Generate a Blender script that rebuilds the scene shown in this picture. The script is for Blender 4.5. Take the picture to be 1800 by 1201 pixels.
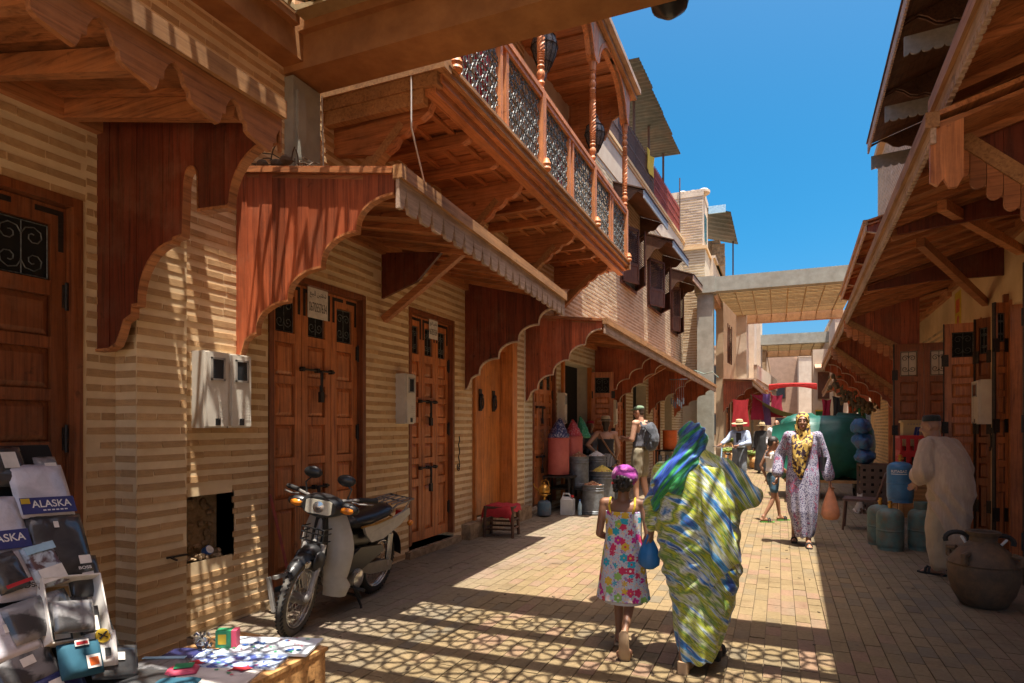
import bpy, bmesh, math, random
from mathutils import Vector, Matrix, noise as mnoise
R = math.radians; PI = math.pi
rnd = random.Random(7)
scene = bpy.context.scene
for o in list(bpy.data.objects): bpy.data.objects.remove(o)
COL = scene.collection

# ------------------------------------------------------------------ camera
# street runs along +Y; left house fronts stand at x = -4, right fronts near x = 2.4
YAW = math.atan(470/1100)
cam_d = bpy.data.cameras.new('camera'); cam = bpy.data.objects.new('camera', cam_d); COL.objects.link(cam)
cam.location = (0, 0, 1.55); cam.rotation_euler = (R(90), 0, YAW)
cam_d.sensor_width = 36; cam_d.lens = 22.0
cam_d.shift_y = (750-600.5)/1800
cam_d.clip_start = .05; cam_d.clip_end = 2000
scene.camera = cam

# ------------------------------------------------------------------ world, sun, exposure
SUN_DIR = Vector((-.14, .14, -1)).normalized()       # the way the light travels
elev = math.asin(-SUN_DIR.z)
azim = math.atan2(-SUN_DIR.x, -SUN_DIR.y)            # clockwise from +Y
w = bpy.data.worlds.new('World'); scene.world = w; w.use_nodes = True
nt = w.node_tree
sky = nt.nodes.new('ShaderNodeTexSky'); sky.sky_type = 'NISHITA'; sky.sun_disc = False
sky.sun_elevation = elev; sky.sun_rotation = azim
sky.air_density = .6; sky.dust_density = 7.0; sky.ozone_density = 2.0; sky.altitude = 450
bgn = nt.nodes['Background']; bgn.inputs[1].default_value = .066
hs = nt.nodes.new('ShaderNodeHueSaturation'); hs.inputs['Hue'].default_value = .476; hs.inputs['Saturation'].default_value = 1.75
nt.links.new(sky.outputs[0], hs.inputs['Color']); nt.links.new(hs.outputs[0], bgn.inputs[0])
sd = bpy.data.lights.new('sun', 'SUN'); sd.energy = 2.65; sd.angle = R(.4); sd.color = (1, .93, .82)
sun = bpy.data.objects.new('sun', sd); COL.objects.link(sun)
sun.rotation_euler = SUN_DIR.to_track_quat('-Z', 'Y').to_euler(); sun.location = (2, -3, 14)
scene.view_settings.view_transform = 'Standard'; scene.view_settings.look = 'None'
scene.view_settings.gamma = 1; scene.view_settings.use_curve_mapping = False
scene.view_settings.exposure = 2.2
scene.render.engine = 'CYCLES'
scene.cycles.max_bounces = 12; scene.cycles.diffuse_bounces = 9

# ------------------------------------------------------------------ materials
M = {}
def _nodes(name):
    m = bpy.data.materials.new(name); m.use_nodes = True
    t = m.node_tree; b = t.nodes['Principled BSDF']
    return m, t, b
def _ramp(t, fac, stops, interp='LINEAR'):
    r = t.nodes.new('ShaderNodeValToRGB'); r.color_ramp.interpolation = interp
    e = r.color_ramp.elements
    while len(e) < len(stops): e.new(.5)
    for k, (p, c) in enumerate(stops):
        e[k].position = p; e[k].color = (*c, 1)
    t.links.new(fac, r.inputs[0]); return r.outputs[0]
def _coord(t, stretch=(1,1,1), rot=(0,0,0), kind='Object'):
    tc = t.nodes.new('ShaderNodeTexCoord'); mp = t.nodes.new('ShaderNodeMapping')
    mp.inputs['Scale'].default_value = stretch; mp.inputs['Rotation'].default_value = rot
    t.links.new(tc.outputs[kind], mp.inputs[0]); return mp.outputs[0]
def _noise(t, vec, scale=5, detail=6, rough=.6, dist=0):
    n = t.nodes.new('ShaderNodeTexNoise'); n.inputs['Scale'].default_value = scale
    n.inputs['Detail'].default_value = detail; n.inputs['Roughness'].default_value = rough
    n.inputs['Distortion'].default_value = dist
    t.links.new(vec, n.inputs['Vector']); return n.outputs['Fac']
def _math(t, op, a, b=0., clamp=False):
    n = t.nodes.new('ShaderNodeMath'); n.operation = op; n.use_clamp = clamp
    for k, x in enumerate((a, b)):
        if isinstance(x, (int, float)): n.inputs[k].default_value = x
        else: t.links.new(x, n.inputs[k])
    return n.outputs[0]
def _mix(t, fac, a, b, mode='MIX'):
    n = t.nodes.new('ShaderNodeMix'); n.data_type = 'RGBA'; n.blend_type = mode
    if isinstance(fac, (int, float)): n.inputs[0].default_value = fac
    else: t.links.new(fac, n.inputs[0])
    for k, x in ((6, a), (7, b)):
        if isinstance(x, tuple): n.inputs[k].default_value = (*x, 1)
        else: t.links.new(x, n.inputs[k])
    return n.outputs[2]
def _piece_random(t):
    g = t.nodes.new('ShaderNodeNewGeometry'); oi = t.nodes.new('ShaderNodeObjectInfo')
    s = _math(t, 'ADD', g.outputs['Random Per Island'], oi.outputs['Random'])
    return _math(t, 'FRACT', s)
def _vary(t, col, amount):
    f = _math(t, 'MULTIPLY_ADD', _piece_random(t), amount)
    f.node.inputs[2].default_value = 1-amount/2
    return _mix(t, 1., col, f, 'MULTIPLY')
def _bump(t, b, h, strength, dist=.01):
    n = t.nodes.new('ShaderNodeBump'); n.inputs['Strength'].default_value = strength
    n.inputs['Distance'].default_value = dist
    t.links.new(h, n.inputs['Height']); t.links.new(n.outputs[0], b.inputs['Normal'])
def mat(name, c1, c2=None, scale=8, stretch=(1,1,1), rough=.7, bump=.3, vary=0, metal=0, detail=7,
        stain=None, stain_scale=1.2, stain_amt=.5, spec=.5, lo=.35, hi=.65, kind='Object', bdist=.008):
    m, t, b = _nodes(name); c2 = c2 or tuple(x*.7 for x in c1)
    v = _coord(t, stretch, kind=kind); n = _noise(t, v, scale, detail)
    c = _ramp(t, n, [(lo, c1), (hi, c2)])
    if stain:
        n2 = _noise(t, _coord(t), stain_scale, 8, .65)
        f = _ramp(t, n2, [(.45, (0,0,0)), (.72, (1,1,1))])
        f = _math(t, 'MULTIPLY', f, stain_amt)
        c = _mix(t, f, c, stain)
    if vary: c = _vary(t, c, vary)
    t.links.new(c, b.inputs['Base Color'])
    b.inputs['Roughness'].default_value = rough; b.inputs['Metallic'].default_value = metal
    b.inputs['Specular IOR Level'].default_value = spec
    if bump: _bump(t, b, n, bump, bdist)
    M[name] = m; return m
def wood(name, c, dark, axis='Z', vary=.35, rough=.5, bump=.35, sc=1., spec=.45):
    st = {'X': (1.2, 26, 26), 'Y': (26, 1.2, 26), 'Z': (26, 26, 1.2)}[axis]
    m, t, b = _nodes(name)
    v = _coord(t, tuple(s*sc for s in st)); n = _noise(t, v, 1.6, 8, .62, .6)
    c1 = _ramp(t, n, [(.3, dark), (.5, c), (.75, tuple(min(1, x*1.35) for x in c))])
    n2 = _noise(t, _coord(t, (2.2,2.2,2.2)), 1.1, 6, .7)
    f = _ramp(t, n2, [(.42, (1,1,1)), (.75, (.45,.42,.4))])
    c1 = _mix(t, .75, c1, f, 'MULTIPLY')
    n4 = _noise(t, _coord(t, (1.3,1.3,1.3)), 2.3, 9, .75)                  # dust and sun bleaching
    c1 = _mix(t, _math(t, 'MULTIPLY', _ramp(t, n4, [(.50, (0,0,0)), (.72, (1,1,1))]), .38), c1, tuple(.5*x+.5*g for x, g in zip(c, (.34,.25,.17))))
    n3 = _noise(t, _coord(t), 9, 4, .5)                       # knots and scuffs
    k = _ramp(t, n3, [(.68, (0,0,0)), (.74, (1,1,1))])
    c1 = _mix(t, _math(t, 'MULTIPLY', k, .55), c1, tuple(x*.35 for x in dark))
    if vary: c1 = _vary(t, c1, vary)
    t.links.new(c1, b.inputs['Base Color'])
    rr = _math(t, 'MULTIPLY_ADD', n2, .3); rr.node.inputs[2].default_value = rough-.15
    t.links.new(rr, b.inputs['Roughness']); b.inputs['Specular IOR Level'].default_value = spec
    _bump(t, b, n, bump, .004)
    M[name] = m; return m
def flat(name, c, rough=.6, metal=0, emit=0, alpha=None, trans=0, spec=.5, vary=0):
    m, t, b = _nodes(name); b.inputs['Base Color'].default_value = (*c, 1)
    b.inputs['Roughness'].default_value = rough; b.inputs['Metallic'].default_value = metal
    b.inputs['Specular IOR Level'].default_value = spec
    n = _noise(t, _coord(t), 14, 5)
    cc = _ramp(t, n, [(.3, tuple(x*.8 for x in c)), (.7, tuple(min(1, x*1.1) for x in c))])
    if vary: cc = _vary(t, cc, vary)
    t.links.new(cc, b.inputs['Base Color'])
    if trans: b.inputs['Transmission Weight'].default_value = trans
    M[name] = m; return m

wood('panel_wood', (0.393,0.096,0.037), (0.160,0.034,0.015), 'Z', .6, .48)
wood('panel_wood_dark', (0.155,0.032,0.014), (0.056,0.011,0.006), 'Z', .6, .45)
wood('board_wood_x', (0.447,0.170,0.061), (0.179,0.056,0.020), 'X', .45, .5)
wood('board_wood_y', (0.472,0.186,0.068), (0.208,0.069,0.025), 'Y', .35, .5)
wood('fascia_wood', (0.400,0.204,0.081), (0.220,0.097,0.038), 'Y', .25, .62)
wood('fascia_grey', (0.520,0.370,0.270), (0.340,0.230,0.160), 'Y', .2, .75)
wood('door_wood', (0.573,0.200,0.066), (0.263,0.074,0.025), 'Z', .22, .42)
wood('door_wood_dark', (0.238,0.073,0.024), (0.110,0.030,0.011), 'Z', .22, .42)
wood('plank_door_wood', (0.558,0.188,0.040), (0.264,0.075,0.017), 'Z', .2, .36)
wood('post_wood', (0.666,0.256,0.092), (0.341,0.113,0.040), 'Z', .15, .5)
wood('dark_wood', (0.100,0.044,0.022), (0.040,0.017,0.009), 'Y', .3, .6)
wood('shutter_wood', (0.120,0.044,0.020), (0.050,0.019,0.010), 'Z', .25, .6)
wood('stall_wood', (0.558,0.301,0.112), (0.264,0.128,0.046), 'X', .3, .6)
mat('mortar', (.80,.62,.385), (.72,.54,.325), 6, rough=.95, bump=.5, stain=(.33,.22,.13), stain_amt=.45, spec=.2)
mat('brick_clay', (.57,.365,.185), (.48,.29,.138), 18, rough=.92, bump=.5, vary=.25, stain=(.24,.15,.085), stain_amt=.45, stain_scale=2, spec=.2)
mat('mortar_pale', (.64,.57,.44), (.55,.48,.36), 6, rough=.95, bump=.4, stain=(.42,.33,.22), stain_amt=.35, spec=.2)
mat('brick_pale', (.46,.35,.22), (.38,.275,.165), 18, rough=.92, bump=.45, vary=.4, spec=.2)
mat('plaster', (.52,.385,.25), (.44,.31,.19), 3, rough=.95, bump=.35, stain=(.36,.25,.16), stain_amt=.4, spec=.2)
mat('plaster_ochre', (.70,.50,.28), (.62,.42,.225), 2.5, rough=.95, bump=.3, stain=(.32,.2,.11), stain_amt=.5, spec=.2)
mat('plaster_pale', (.62,.53,.42), (.53,.43,.33), 3, rough=.95, bump=.3, stain=(.4,.33,.25), stain_amt=.35, spec=.2)
mat('plaster_pink', (.44,.29,.20), (.36,.235,.16), 3, rough=.95, bump=.3, spec=.2)
mat('concrete', (.37,.375,.32), (.28,.28,.235), 4, rough=.95, bump=.5, stain=(.2,.18,.14), stain_amt=.5, spec=.2)
mat('pergola_paint', (.36,.175,.066), (.27,.125,.046), 5, rough=.9, bump=.7, stain=(.12,.06,.03), stain_amt=.5, spec=.2)
mat('pergola_lattice', (.36,.27,.13), (.28,.20,.09), 9, rough=.85, bump=.3)
mat('reed', (.42,.29,.12), (.28,.18,.07), 12, rough=.9, bump=.3, vary=.5)
mat('joint_sand', (.20,.15,.10), (.14,.105,.07), 9, rough=1, bump=.5, spec=.1)
mat('earth', (.36,.27,.18), (.28,.2,.13), 2, rough=1, bump=.4, spec=.1)
mat('rubble', (.42,.30,.18), (.22,.15,.09), 9, rough=1, bump=1.2, bdist=.03, spec=.1)
mat('iron', (.030,.028,.028), (.06,.045,.035), 30, rough=.55, bump=.4, metal=.6)
mat('grille_iron', (.17,.185,.18), (.05,.055,.055), 40, rough=.5, bump=.2, metal=.15)
mat('lantern_iron', (.26,.235,.21), (.06,.055,.05), 60, rough=.55, bump=.8, metal=.5)
mat('rail_iron', (.10,.055,.05), (.06,.035,.03), 20, rough=.7, bump=.3)
mat('rail_red', (.30,.045,.03), (.17,.03,.022), 14, rough=.7, bump=.3)
mat('tin_sheet', (.06,.068,.06), (.035,.04,.035), 6, rough=.55, bump=.2, metal=.3, stain=(.2,.11,.06), stain_amt=.35)
mat('meter_plastic', (.66,.62,.54), (.58,.53,.45), 7, rough=.45, bump=.08, stain=(.4,.33,.24), stain_amt=.3)
mat('galvanised', (.23,.25,.27), (.14,.155,.17), 14, rough=.5, bump=.25, metal=.55, stain=(.09,.08,.07), stain_amt=.5, stain_scale=5)
mat('gas_teal', (.13,.215,.185), (.085,.15,.13), 10, rough=.6, bump=.3, stain=(.20,.115,.06), stain_amt=.85, stain_scale=7)
mat('gas_blue', (.055,.20,.38), (.04,.155,.31), 8, rough=.38, bump=.12, stain=(.10,.12,.14), stain_amt=.35, stain_scale=4)
mat('brass', (.60,.34,.07), (.45,.22,.04), 20, rough=.35, bump=.2, metal=.8)
mat('clay_pot', (.115,.075,.045), (.06,.04,.026), 6, rough=.75, bump=.6, stain=(.24,.13,.06), stain_amt=.6, stain_scale=7)
mat('red_plastic', (.56,.022,.018), (.44,.016,.014), 6, rough=.38, bump=.05)
mat('brown_plastic', (.13,.065,.045), (.09,.045,.03), 12, rough=.45, bump=.1)
mat('cardboard', (.48,.34,.16), (.42,.29,.13), 6, rough=.9, bump=.1)
mat('tarp_green', (.007,.095,.066), (.004,.065,.048), 7, rough=.5, bump=.35)
mat('tarp_light', (.02,.21,.145), (.013,.16,.11), 7, rough=.5, bump=.35)
mat('bag_blue', (.03,.15,.34), (.015,.07,.20), 9, rough=.5, bump=1.2, bdist=.03, stain=(.3,.1,.12), stain_amt=.3, stain_scale=9)
mat('barrel_pink', (.52,.13,.11), (.42,.09,.08), 5, rough=.6, bump=.2, stain=(.3,.1,.08), stain_amt=.4)
flat('black_rubber', (.022,.021,.020), .75)
flat('dusty_rubber', (.115,.105,.09), .85)
flat('black_plastic', (.018,.018,.019), .35)
flat('grey_plastic', (.36,.34,.31), .4)
flat('chrome', (.62,.62,.62), .22, .9)
flat('engine_metal', (.40,.38,.35), .42, .7)
flat('dull_metal', (.24,.22,.2), .5, .6)
flat('amber', (.72,.22,.02), .2)
flat('headlight_glass', (.60,.56,.45), .12)
flat('white_paint', (.78,.76,.72), .5)
flat('white_cloth', (.74,.72,.69), .85)
flat('paper_white', (.72,.68,.62), .75)
flat('black_ink', (.02,.02,.02), .7)
flat('navy_ink', (.03,.035,.16), .6)
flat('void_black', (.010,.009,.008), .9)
flat('glass_blue', (.06,.25,.32), .15)
flat('glass_dark', (.03,.035,.04), .1)
flat('red_cloth', (.40,.016,.022), .8)
flat('crimson_cloth', (.35,.012,.045), .8)
flat('purple_cloth', (.20,.10,.30), .85)
flat('yellow_cloth', (.62,.42,.03), .8)
flat('olive_cloth', (.17,.16,.06), .85)
flat('orange_plastic', (.62,.12,.02), .5)
flat('green_cloth', (.03,.22,.09), .8)
flat('blue_cloth', (.03,.10,.34), .8)
flat('teal_cloth', (.02,.10,.15), .8)
flat('pink_card', (.60,.07,.13), .6)
flat('green_card', (.03,.26,.11), .45)
flat('clear_film', (.58,.56,.58), .12)
flat('water', (.35,.52,.62), .1)
flat('wire_white', (.6,.58,.55), .6)
flat('twig', (.09,.06,.035), .9)
flat('blue_white_frame', (.35,.55,.70), .5)

# ------------------------------------------------------------------ geometry collector
class MB:
    def __init__(s): s.v = []; s.f = []; s.m = []; s.cur = 0
    def add(s, vs, fs):
        b = len(s.v); s.v += [tuple(p) for p in vs]
        for f in fs: s.f.append(tuple(i+b for i in f)); s.m.append(s.cur)
        return s
    def hexa(s, p):          # 8 points: bottom ring 0-3, top ring 4-7
        return s.add(p, [(3,2,1,0),(4,5,6,7),(0,1,5,4),(1,2,6,5),(2,3,7,6),(3,0,4,7)])
    def box(s, x0, x1, y0, y1, z0, z1):
        return s.hexa([(x0,y0,z0),(x1,y0,z0),(x1,y1,z0),(x0,y1,z0),(x0,y0,z1),(x1,y0,z1),(x1,y1,z1),(x0,y1,z1)])
    def cbox(s, c, sx, sy, sz, rot=None):
        mt = rot if rot is not None else Matrix.Identity(3)
        q = [Vector((a*sx/2, b*sy/2, e*sz/2)) for e in (-1,1) for a, b in ((-1,-1),(1,-1),(1,1),(-1,1))]
        return s.hexa([Vector(c)+mt@k for k in q])
    def beam(s, a, b, w, h, up=(0,0,1)):   # bar from a to b
        a = Vector(a); b = Vector(b); d = (b-a).normalized(); u = Vector(up)
        if abs(d.dot(u)) > .98: u = Vector((0,1,0))
        x = d.cross(u).normalized(); u = x.cross(d).normalized()
        p = []
        for q in (a, b):
            p += [q-x*w/2-u*h/2, q+x*w/2-u*h/2, q+x*w/2+u*h/2, q-x*w/2+u*h/2]
        return s.hexa(p)
    def tube(s, pts, rad, seg=8, caps=True, closed=False):
        pts = [Vector(p) for p in pts]; n = len(pts)
        rs = rad if isinstance(rad, (list, tuple)) else [rad]*n
        rings = []; prev = None
        for i, p in enumerate(pts):
            if closed: d = pts[(i+1) % n]-pts[i-1]
            else: d = pts[min(i+1, n-1)]-pts[max(i-1, 0)]
            d = d.normalized() if d.length > 1e-9 else Vector((0,0,1))
            if prev is None:
                u = Vector((0,0,1)) if abs(d.z) < .9 else Vector((1,0,0))
                x = d.cross(u).normalized()
            else:
                x = prev-d*prev.dot(d)
                x = x.normalized() if x.length > 1e-6 else d.orthogonal().normalized()
            prev = x; y = d.cross(x)
            rings.append([p+(x*math.cos(2*PI*k/seg)+y*math.sin(2*PI*k/seg))*rs[i] for k in range(seg)])
        vs = [q for r_ in rings for q in r_]; fs = []
        m = n if closed else n-1
        for i in range(m):
            j = (i+1) % n
            for k in range(seg):
                l = (k+1) % seg
                fs.append((i*seg+k, i*seg+l, j*seg+l, j*seg+k))
        if caps and not closed:
            fs.append(tuple(range(seg-1, -1, -1))); fs.append(tuple((n-1)*seg+k for k in range(seg)))
        return s.add(vs, fs)
    def lathe(s, prof, c=(0,0,0), seg=16, rot=None, sx=1, sy=1):
        mt = rot if rot is not None else Matrix.Identity(3); c = Vector(c)
        vs = []; fs = []; n = len(prof)
        for r_, z in prof:
            for k in range(seg):
                a = 2*PI*k/seg; vs.append(c+mt@Vector((r_*sx*math.cos(a), r_*sy*math.sin(a), z)))
        for i in range(n-1):
            for k in range(seg):
                l = (k+1) % seg; fs.append((i*seg+k, i*seg+l, (i+1)*seg+l, (i+1)*seg+k))
        fs.append(tuple(range(seg-1, -1, -1))); fs.append(tuple((n-1)*seg+k for k in range(seg)))
        return s.add(vs, fs)
    def rings(s, rings, caps=True):
        n = len(rings); seg = len(rings[0]); vs = [q for r_ in rings for q in r_]; fs = []
        for i in range(n-1):
            for k in range(seg):
                l = (k+1) % seg; fs.append((i*seg+k, i*seg+l, (i+1)*seg+l, (i+1)*seg+k))
        if caps: fs.append(tuple(range(seg-1, -1, -1))); fs.append(tuple((n-1)*seg+k for k in range(seg)))
        return s.add(vs, fs)
    def ell(s, c, rx, ry, rz, seg=14, rot=None):
        n = max(5, seg//2); prof = [(max(.001, math.sin(PI*i/n)), -math.cos(PI*i/n)) for i in range(n+1)]
        mt = rot if rot is not None else Matrix.Identity(3)
        return s.lathe(prof, c, seg, mt @ Matrix.Diagonal((rx, ry, rz)))
    def cap(s, a, b, ra, rb, seg=12):      # tapered limb with round ends
        a = Vector(a); b = Vector(b); d = (b-a); L = d.length; d = d/L if L > 1e-6 else Vector((0,0,1))
        pts = []; rs = []
        for t in (1, .8, .45): pts.append(a-d*ra*t); rs.append(max(.0008, ra*math.sqrt(1-t*t)))
        for t in (0, .25, .5, .75, 1): pts.append(a+d*L*t); rs.append(ra+(rb-ra)*t)
        for t in (.45, .8, 1): pts.append(b+d*rb*t); rs.append(max(.0008, rb*math.sqrt(1-t*t)))
        return s.tube(pts, rs, seg)
    def strip(s, P, ss, top, bot, t0, t1):  # plate outlined by two functions of s; P(s,t,z) -> point
        n = len(ss); vs = []
        for i, q in enumerate(ss):
            vs += [P(q,t0,bot[i]), P(q,t0,top[i]), P(q,t1,top[i]), P(q,t1,bot[i])]
        fs = [(0,1,2,3), tuple((n-1)*4+k for k in (3,2,1,0))]
        for i in range(n-1):
            a = i*4; b = a+4
            for k in range(4):
                l = (k+1) % 4; fs.append((a+k, b+k, b+l, a+l))
        return s.add(vs, fs)
    def plate(s, poly, P, t0, t1):          # polygon (s,z) with thickness t0..t1
        n = len(poly); vs = [P(a,t0,b) for a, b in poly]+[P(a,t1,b) for a, b in poly]
        fs = [tuple(range(n)), tuple(range(2*n-1, n-1, -1))]+[(k, k+n, (k+1) % n+n, (k+1) % n) for k in range(n)]
        return s.add(vs, fs)

ORG = {}
def mesh_of(name, mb, mats, off=Vector((0,0,0)), smooth=False):
    me = bpy.data.meshes.new(name)
    me.from_pydata([(x-off.x, y-off.y, z-off.z) for x, y, z in mb.v], [], mb.f)
    for m in (mats if isinstance(mats, (list, tuple)) else [mats]): me.materials.append(M[m])
    if any(mb.m): me.polygons.foreach_set('material_index', mb.m)
    bm = bmesh.new(); bm.from_mesh(me); bmesh.ops.recalc_face_normals(bm, faces=bm.faces)
    if smooth:
        for f in bm.faces: f.smooth = True
        if smooth != 'all':
            for e in bm.edges:
                if len(e.link_faces) == 2 and e.calc_face_angle(0) > R(38): e.smooth = False
    bm.to_mesh(me); bm.free(); me.update()
    return me
def props(o, label=None, cat=None, group=None, kind=None):
    for k, x in (('label', label), ('category', cat), ('group', group), ('kind', kind)):
        if x: o[k] = x
    return o
def thing(name, label, cat, loc=(0,0,0), group=None, world=True):
    """an empty at the thing's base; parts built in world coordinates unless world=False"""
    o = bpy.data.objects.new(name, None); COL.objects.link(o); o.location = loc
    o.empty_display_size = .1
    ORG[o] = Vector(loc) if world else Vector((0,0,0))
    return props(o, label, cat, group)
def part(name, mb, mats, parent, smooth=False, label=None, kind=None):
    me = mb if isinstance(mb, bpy.types.Mesh) else mesh_of(name, mb, mats, ORG[parent], smooth)
    o = bpy.data.objects.new(name, me); COL.objects.link(o); o.parent = parent
    ORG[o] = ORG[parent]
    return props(o, label, None, None, kind)
def solo(name, mb, mats, label=None, cat=None, group=None, kind=None, smooth=False, loc=None):
    """a thing or piece of the setting that is one mesh"""
    off = Vector(loc) if loc else Vector((0,0,0))
    o = bpy.data.objects.new(name, mesh_of(name, mb, mats, off, smooth)); COL.objects.link(o); o.location = off
    ORG[o] = off
    return props(o, label, cat, group, kind)
def copy_thing(o, loc=None, rz=None, label=None, parent=None):
    c = o.copy(); COL.objects.link(c)
    if parent: c.parent = parent
    for ch in [x for x in bpy.data.objects if x.parent == o]: copy_thing(ch, parent=c)
    if loc is not None: c.location = loc
    if rz is not None: c.rotation_euler = (0,0,rz)
    if label: c['label'] = label
    return c
def rotz(a): return Matrix.Rotation(a, 3, 'Z')
class Fr:
    """house front: u along the street, n out from the wall, z up"""
    def __init__(s, ox, oy, ux, uy, flip=1):
        s.o = Vector((ox, oy, 0)); s.u = Vector((ux, uy, 0)).normalized()
        s.n = Vector((s.u.y, -s.u.x, 0))*flip
    def p(s, u, n, z): return s.o+s.u*u+s.n*n+Vector((0,0,z))
    def box(s, mb, u0, u1, n0, n1, z0, z1):
        return mb.hexa([s.p(u0,n0,z0), s.p(u1,n0,z0), s.p(u1,n1,z0), s.p(u0,n1,z0), s.p(u0,n0,z1), s.p(u1,n0,z1), s.p(u1,n1,z1), s.p(u0,n1,z1)])
CAMP = Vector((0,0,1.55))
mat('perforated_brown', (.17,.11,.08), (.12,.08,.055), 9, rough=.6, bump=.2)
mat('cat_fur', (.55,.5,.43), (.16,.11,.07), 9, rough=.95, bump=.6, lo=.48, hi=.54)
mat('gas_blue_old', (.07,.13,.18), (.05,.10,.14), 8, rough=.55, bump=.2, stain=(.18,.1,.06), stain_amt=.7, stain_scale=7)
mat('jerry_white', (.60,.60,.57), (.52,.52,.49), 6, rough=.45, bump=.05, stain=(.3,.3,.28), stain_amt=.3)
mat('twig_tan', (.22,.15,.07), (.10,.07,.04), 9, rough=.95, bump=.6)
flat('bag_blue_bright', (.02,.16,.42), .35); flat('carrier', (.66,.27,.13), .4); flat('hair_grey', (.45,.42,.39), .8)
# ------------------------------------------------------------------ ground and paving
g = MB(); g.add([(-300,-300,-.06),(300,-300,-.06),(300,500,-.06),(-300,500,-.06)], [(0,1,2,3)])
solo('ground', g, 'earth', kind='structure')

def paver_material():
    m, t, b = _nodes('paver')
    tc = t.nodes.new('ShaderNodeNewGeometry'); pos = tc.outputs['Position']
    mp = t.nodes.new('ShaderNodeMapping'); mp.inputs['Scale'].default_value = (1.1, .28, 1); t.links.new(pos, mp.inputs[0])
    zone = _noise(t, mp.outputs[0], .9, 3, .5)
    pr = _piece_random(t)
    z2 = _math(t, 'ADD', _math(t, 'MULTIPLY', zone, .70), _math(t, 'MULTIPLY', pr, .30))
    c = _ramp(t, z2, [(.28, (.17,.14,.092)), (.42, (.215,.156,.078)), (.55, (.225,.164,.085)), (.64, (.225,.14,.088)), (.74, (.19,.143,.092))])
    sx = t.nodes.new('ShaderNodeSeparateXYZ'); t.links.new(pos, sx.inputs[0])
    # a greyer course runs along both kerbs
    side = _ramp(t, _math(t, 'MULTIPLY_ADD', sx.outputs[0], .1), [(0, (0,0,0)), (1, (1,1,1))])
    ma = side.node.inputs[0].links[0].from_node; ma.inputs[2].default_value = .5
    side2 = _ramp(t, ma.outputs[0], [(.19, (1,1,1)), (.27, (0,0,0)), (.55, (0,0,0)), (.68, (1,1,1))])
    c = _mix(t, _math(t, 'MULTIPLY', side2, .6), c, (.205,.175,.135))
    fine = _noise(t, pos, 38, 8, .7); big = _noise(t, pos, 2.3, 8, .7)
    c = _mix(t, 1., c, _ramp(t, fine, [(.3, (.72,.70,.68)), (.6, (1,1,1)), (.8, (1.12,1.1,1.05))]), 'MULTIPLY')
    c = _mix(t, 1., c, _ramp(t, big, [(.35, (1.04,1.04,1.04)), (.55, (.92,.92,.92)), (.72, (.62,.58,.54))]), 'MULTIPLY')
    gum = _noise(t, pos, 13, 2, .4)
    c = _mix(t, _ramp(t, gum, [(.73, (0,0,0)), (.76, (.6,.6,.6))]), c, (.08,.06,.045))
    c = _vary(t, c, .10)
    t.links.new(c, b.inputs['Base Color']); b.inputs['Roughness'].default_value = .85
    b.inputs['Specular IOR Level'].default_value = .3
    _bump(t, b, fine, .45, .004); M['paver'] = m
paver_material()
pav = MB(); pav.add([(-4.3,-3,-.012),(3.2,-3,-.012),(3.2,62,-.012),(-4.3,62,-.012)], [(0,1,2,3)])
pavement = solo('pavement', pav, 'joint_sand', kind='structure')
PW, PL, PJ = .108, .215, .0055
unit = {}
def unit_box(name, m, chamfer=.0):
    mb = MB(); mb.box(-.5,.5,-.5,.5,-.5,.5); mb.f = mb.f[1:]      # open underneath
    return mesh_of(name, mb, m)
pv = [unit_box('paver', 'paver') for _ in range(2)]
cells = []; pf = MB()
nx = int(6.9/PW)
for i in range(nx):
    x = -4.2+PW*i+PW/2
    far = 46
    y = -1.2+(i % 2)*PL/2+(.03*math.sin(i*2.3))
    while y < far:
        L = PL if y < 24 else PL*2
        d = math.hypot(x, y-0)
        dep = -x*math.sin(YAW)+y*math.cos(YAW); lat = x*math.cos(YAW)+y*math.sin(YAW)
        vis = dep > .5 and abs(lat/dep*1100) < 905 and 1.55/dep*1100 < 456
        if dep > -1.5: cells.append((dep if vis else 99+dep, x, y+L/2, L, vis))
        y += L
cells.sort()
for k, (d, x, y, L, vis) in enumerate(cells):
    tx, ty, z = rnd.gauss(0,.006), rnd.gauss(0,.004), rnd.gauss(0,.0011)
    if k < 300 and vis:
        o = bpy.data.objects.new('paver', pv[k % 2]); COL.objects.link(o); o.parent = pavement
        o.location = (x, y, -.021+z); o.scale = (PW-PJ, L-PJ, .05); o.rotation_euler = (tx, ty*1.5, rnd.gauss(0,.006))
    else:
        a = (PW-PJ)/2; b = (L-PJ)/2; t = z+.004; q = tx*b; r_ = ty*a
        if not vis and d > 99+30: continue
        pf.add([(x-a,y-b,t-q-r_),(x+a,y-b,t-q+r_),(x+a,y+b,t+q+r_),(x-a,y+b,t+q-r_),(x-a-.003,y-b-.003,-.02),(x+a+.003,y-b-.003,-.02),(x+a+.003,y+b+.003,-.02),(x-a-.003,y+b+.003,-.02)],
               [(0,1,2,3),(4,5,1,0),(5,6,2,1),(6,7,3,2),(7,4,0,3)])
part('paver_field', pf, 'paver', pavement, kind='stuff')
# rubbish blown about on the paving
lit = MB()
for _ in range(90):
    x, y = rnd.uniform(-3.8, 2.2), rnd.uniform(3.2, 11); s_ = rnd.uniform(.006, .02); a = rnd.uniform(0, 6)
    lit.cbox((x, y, .008), s_*2, s_, .004, rotz(a))
solo('litter', lit, 'twig', kind='stuff')

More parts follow.
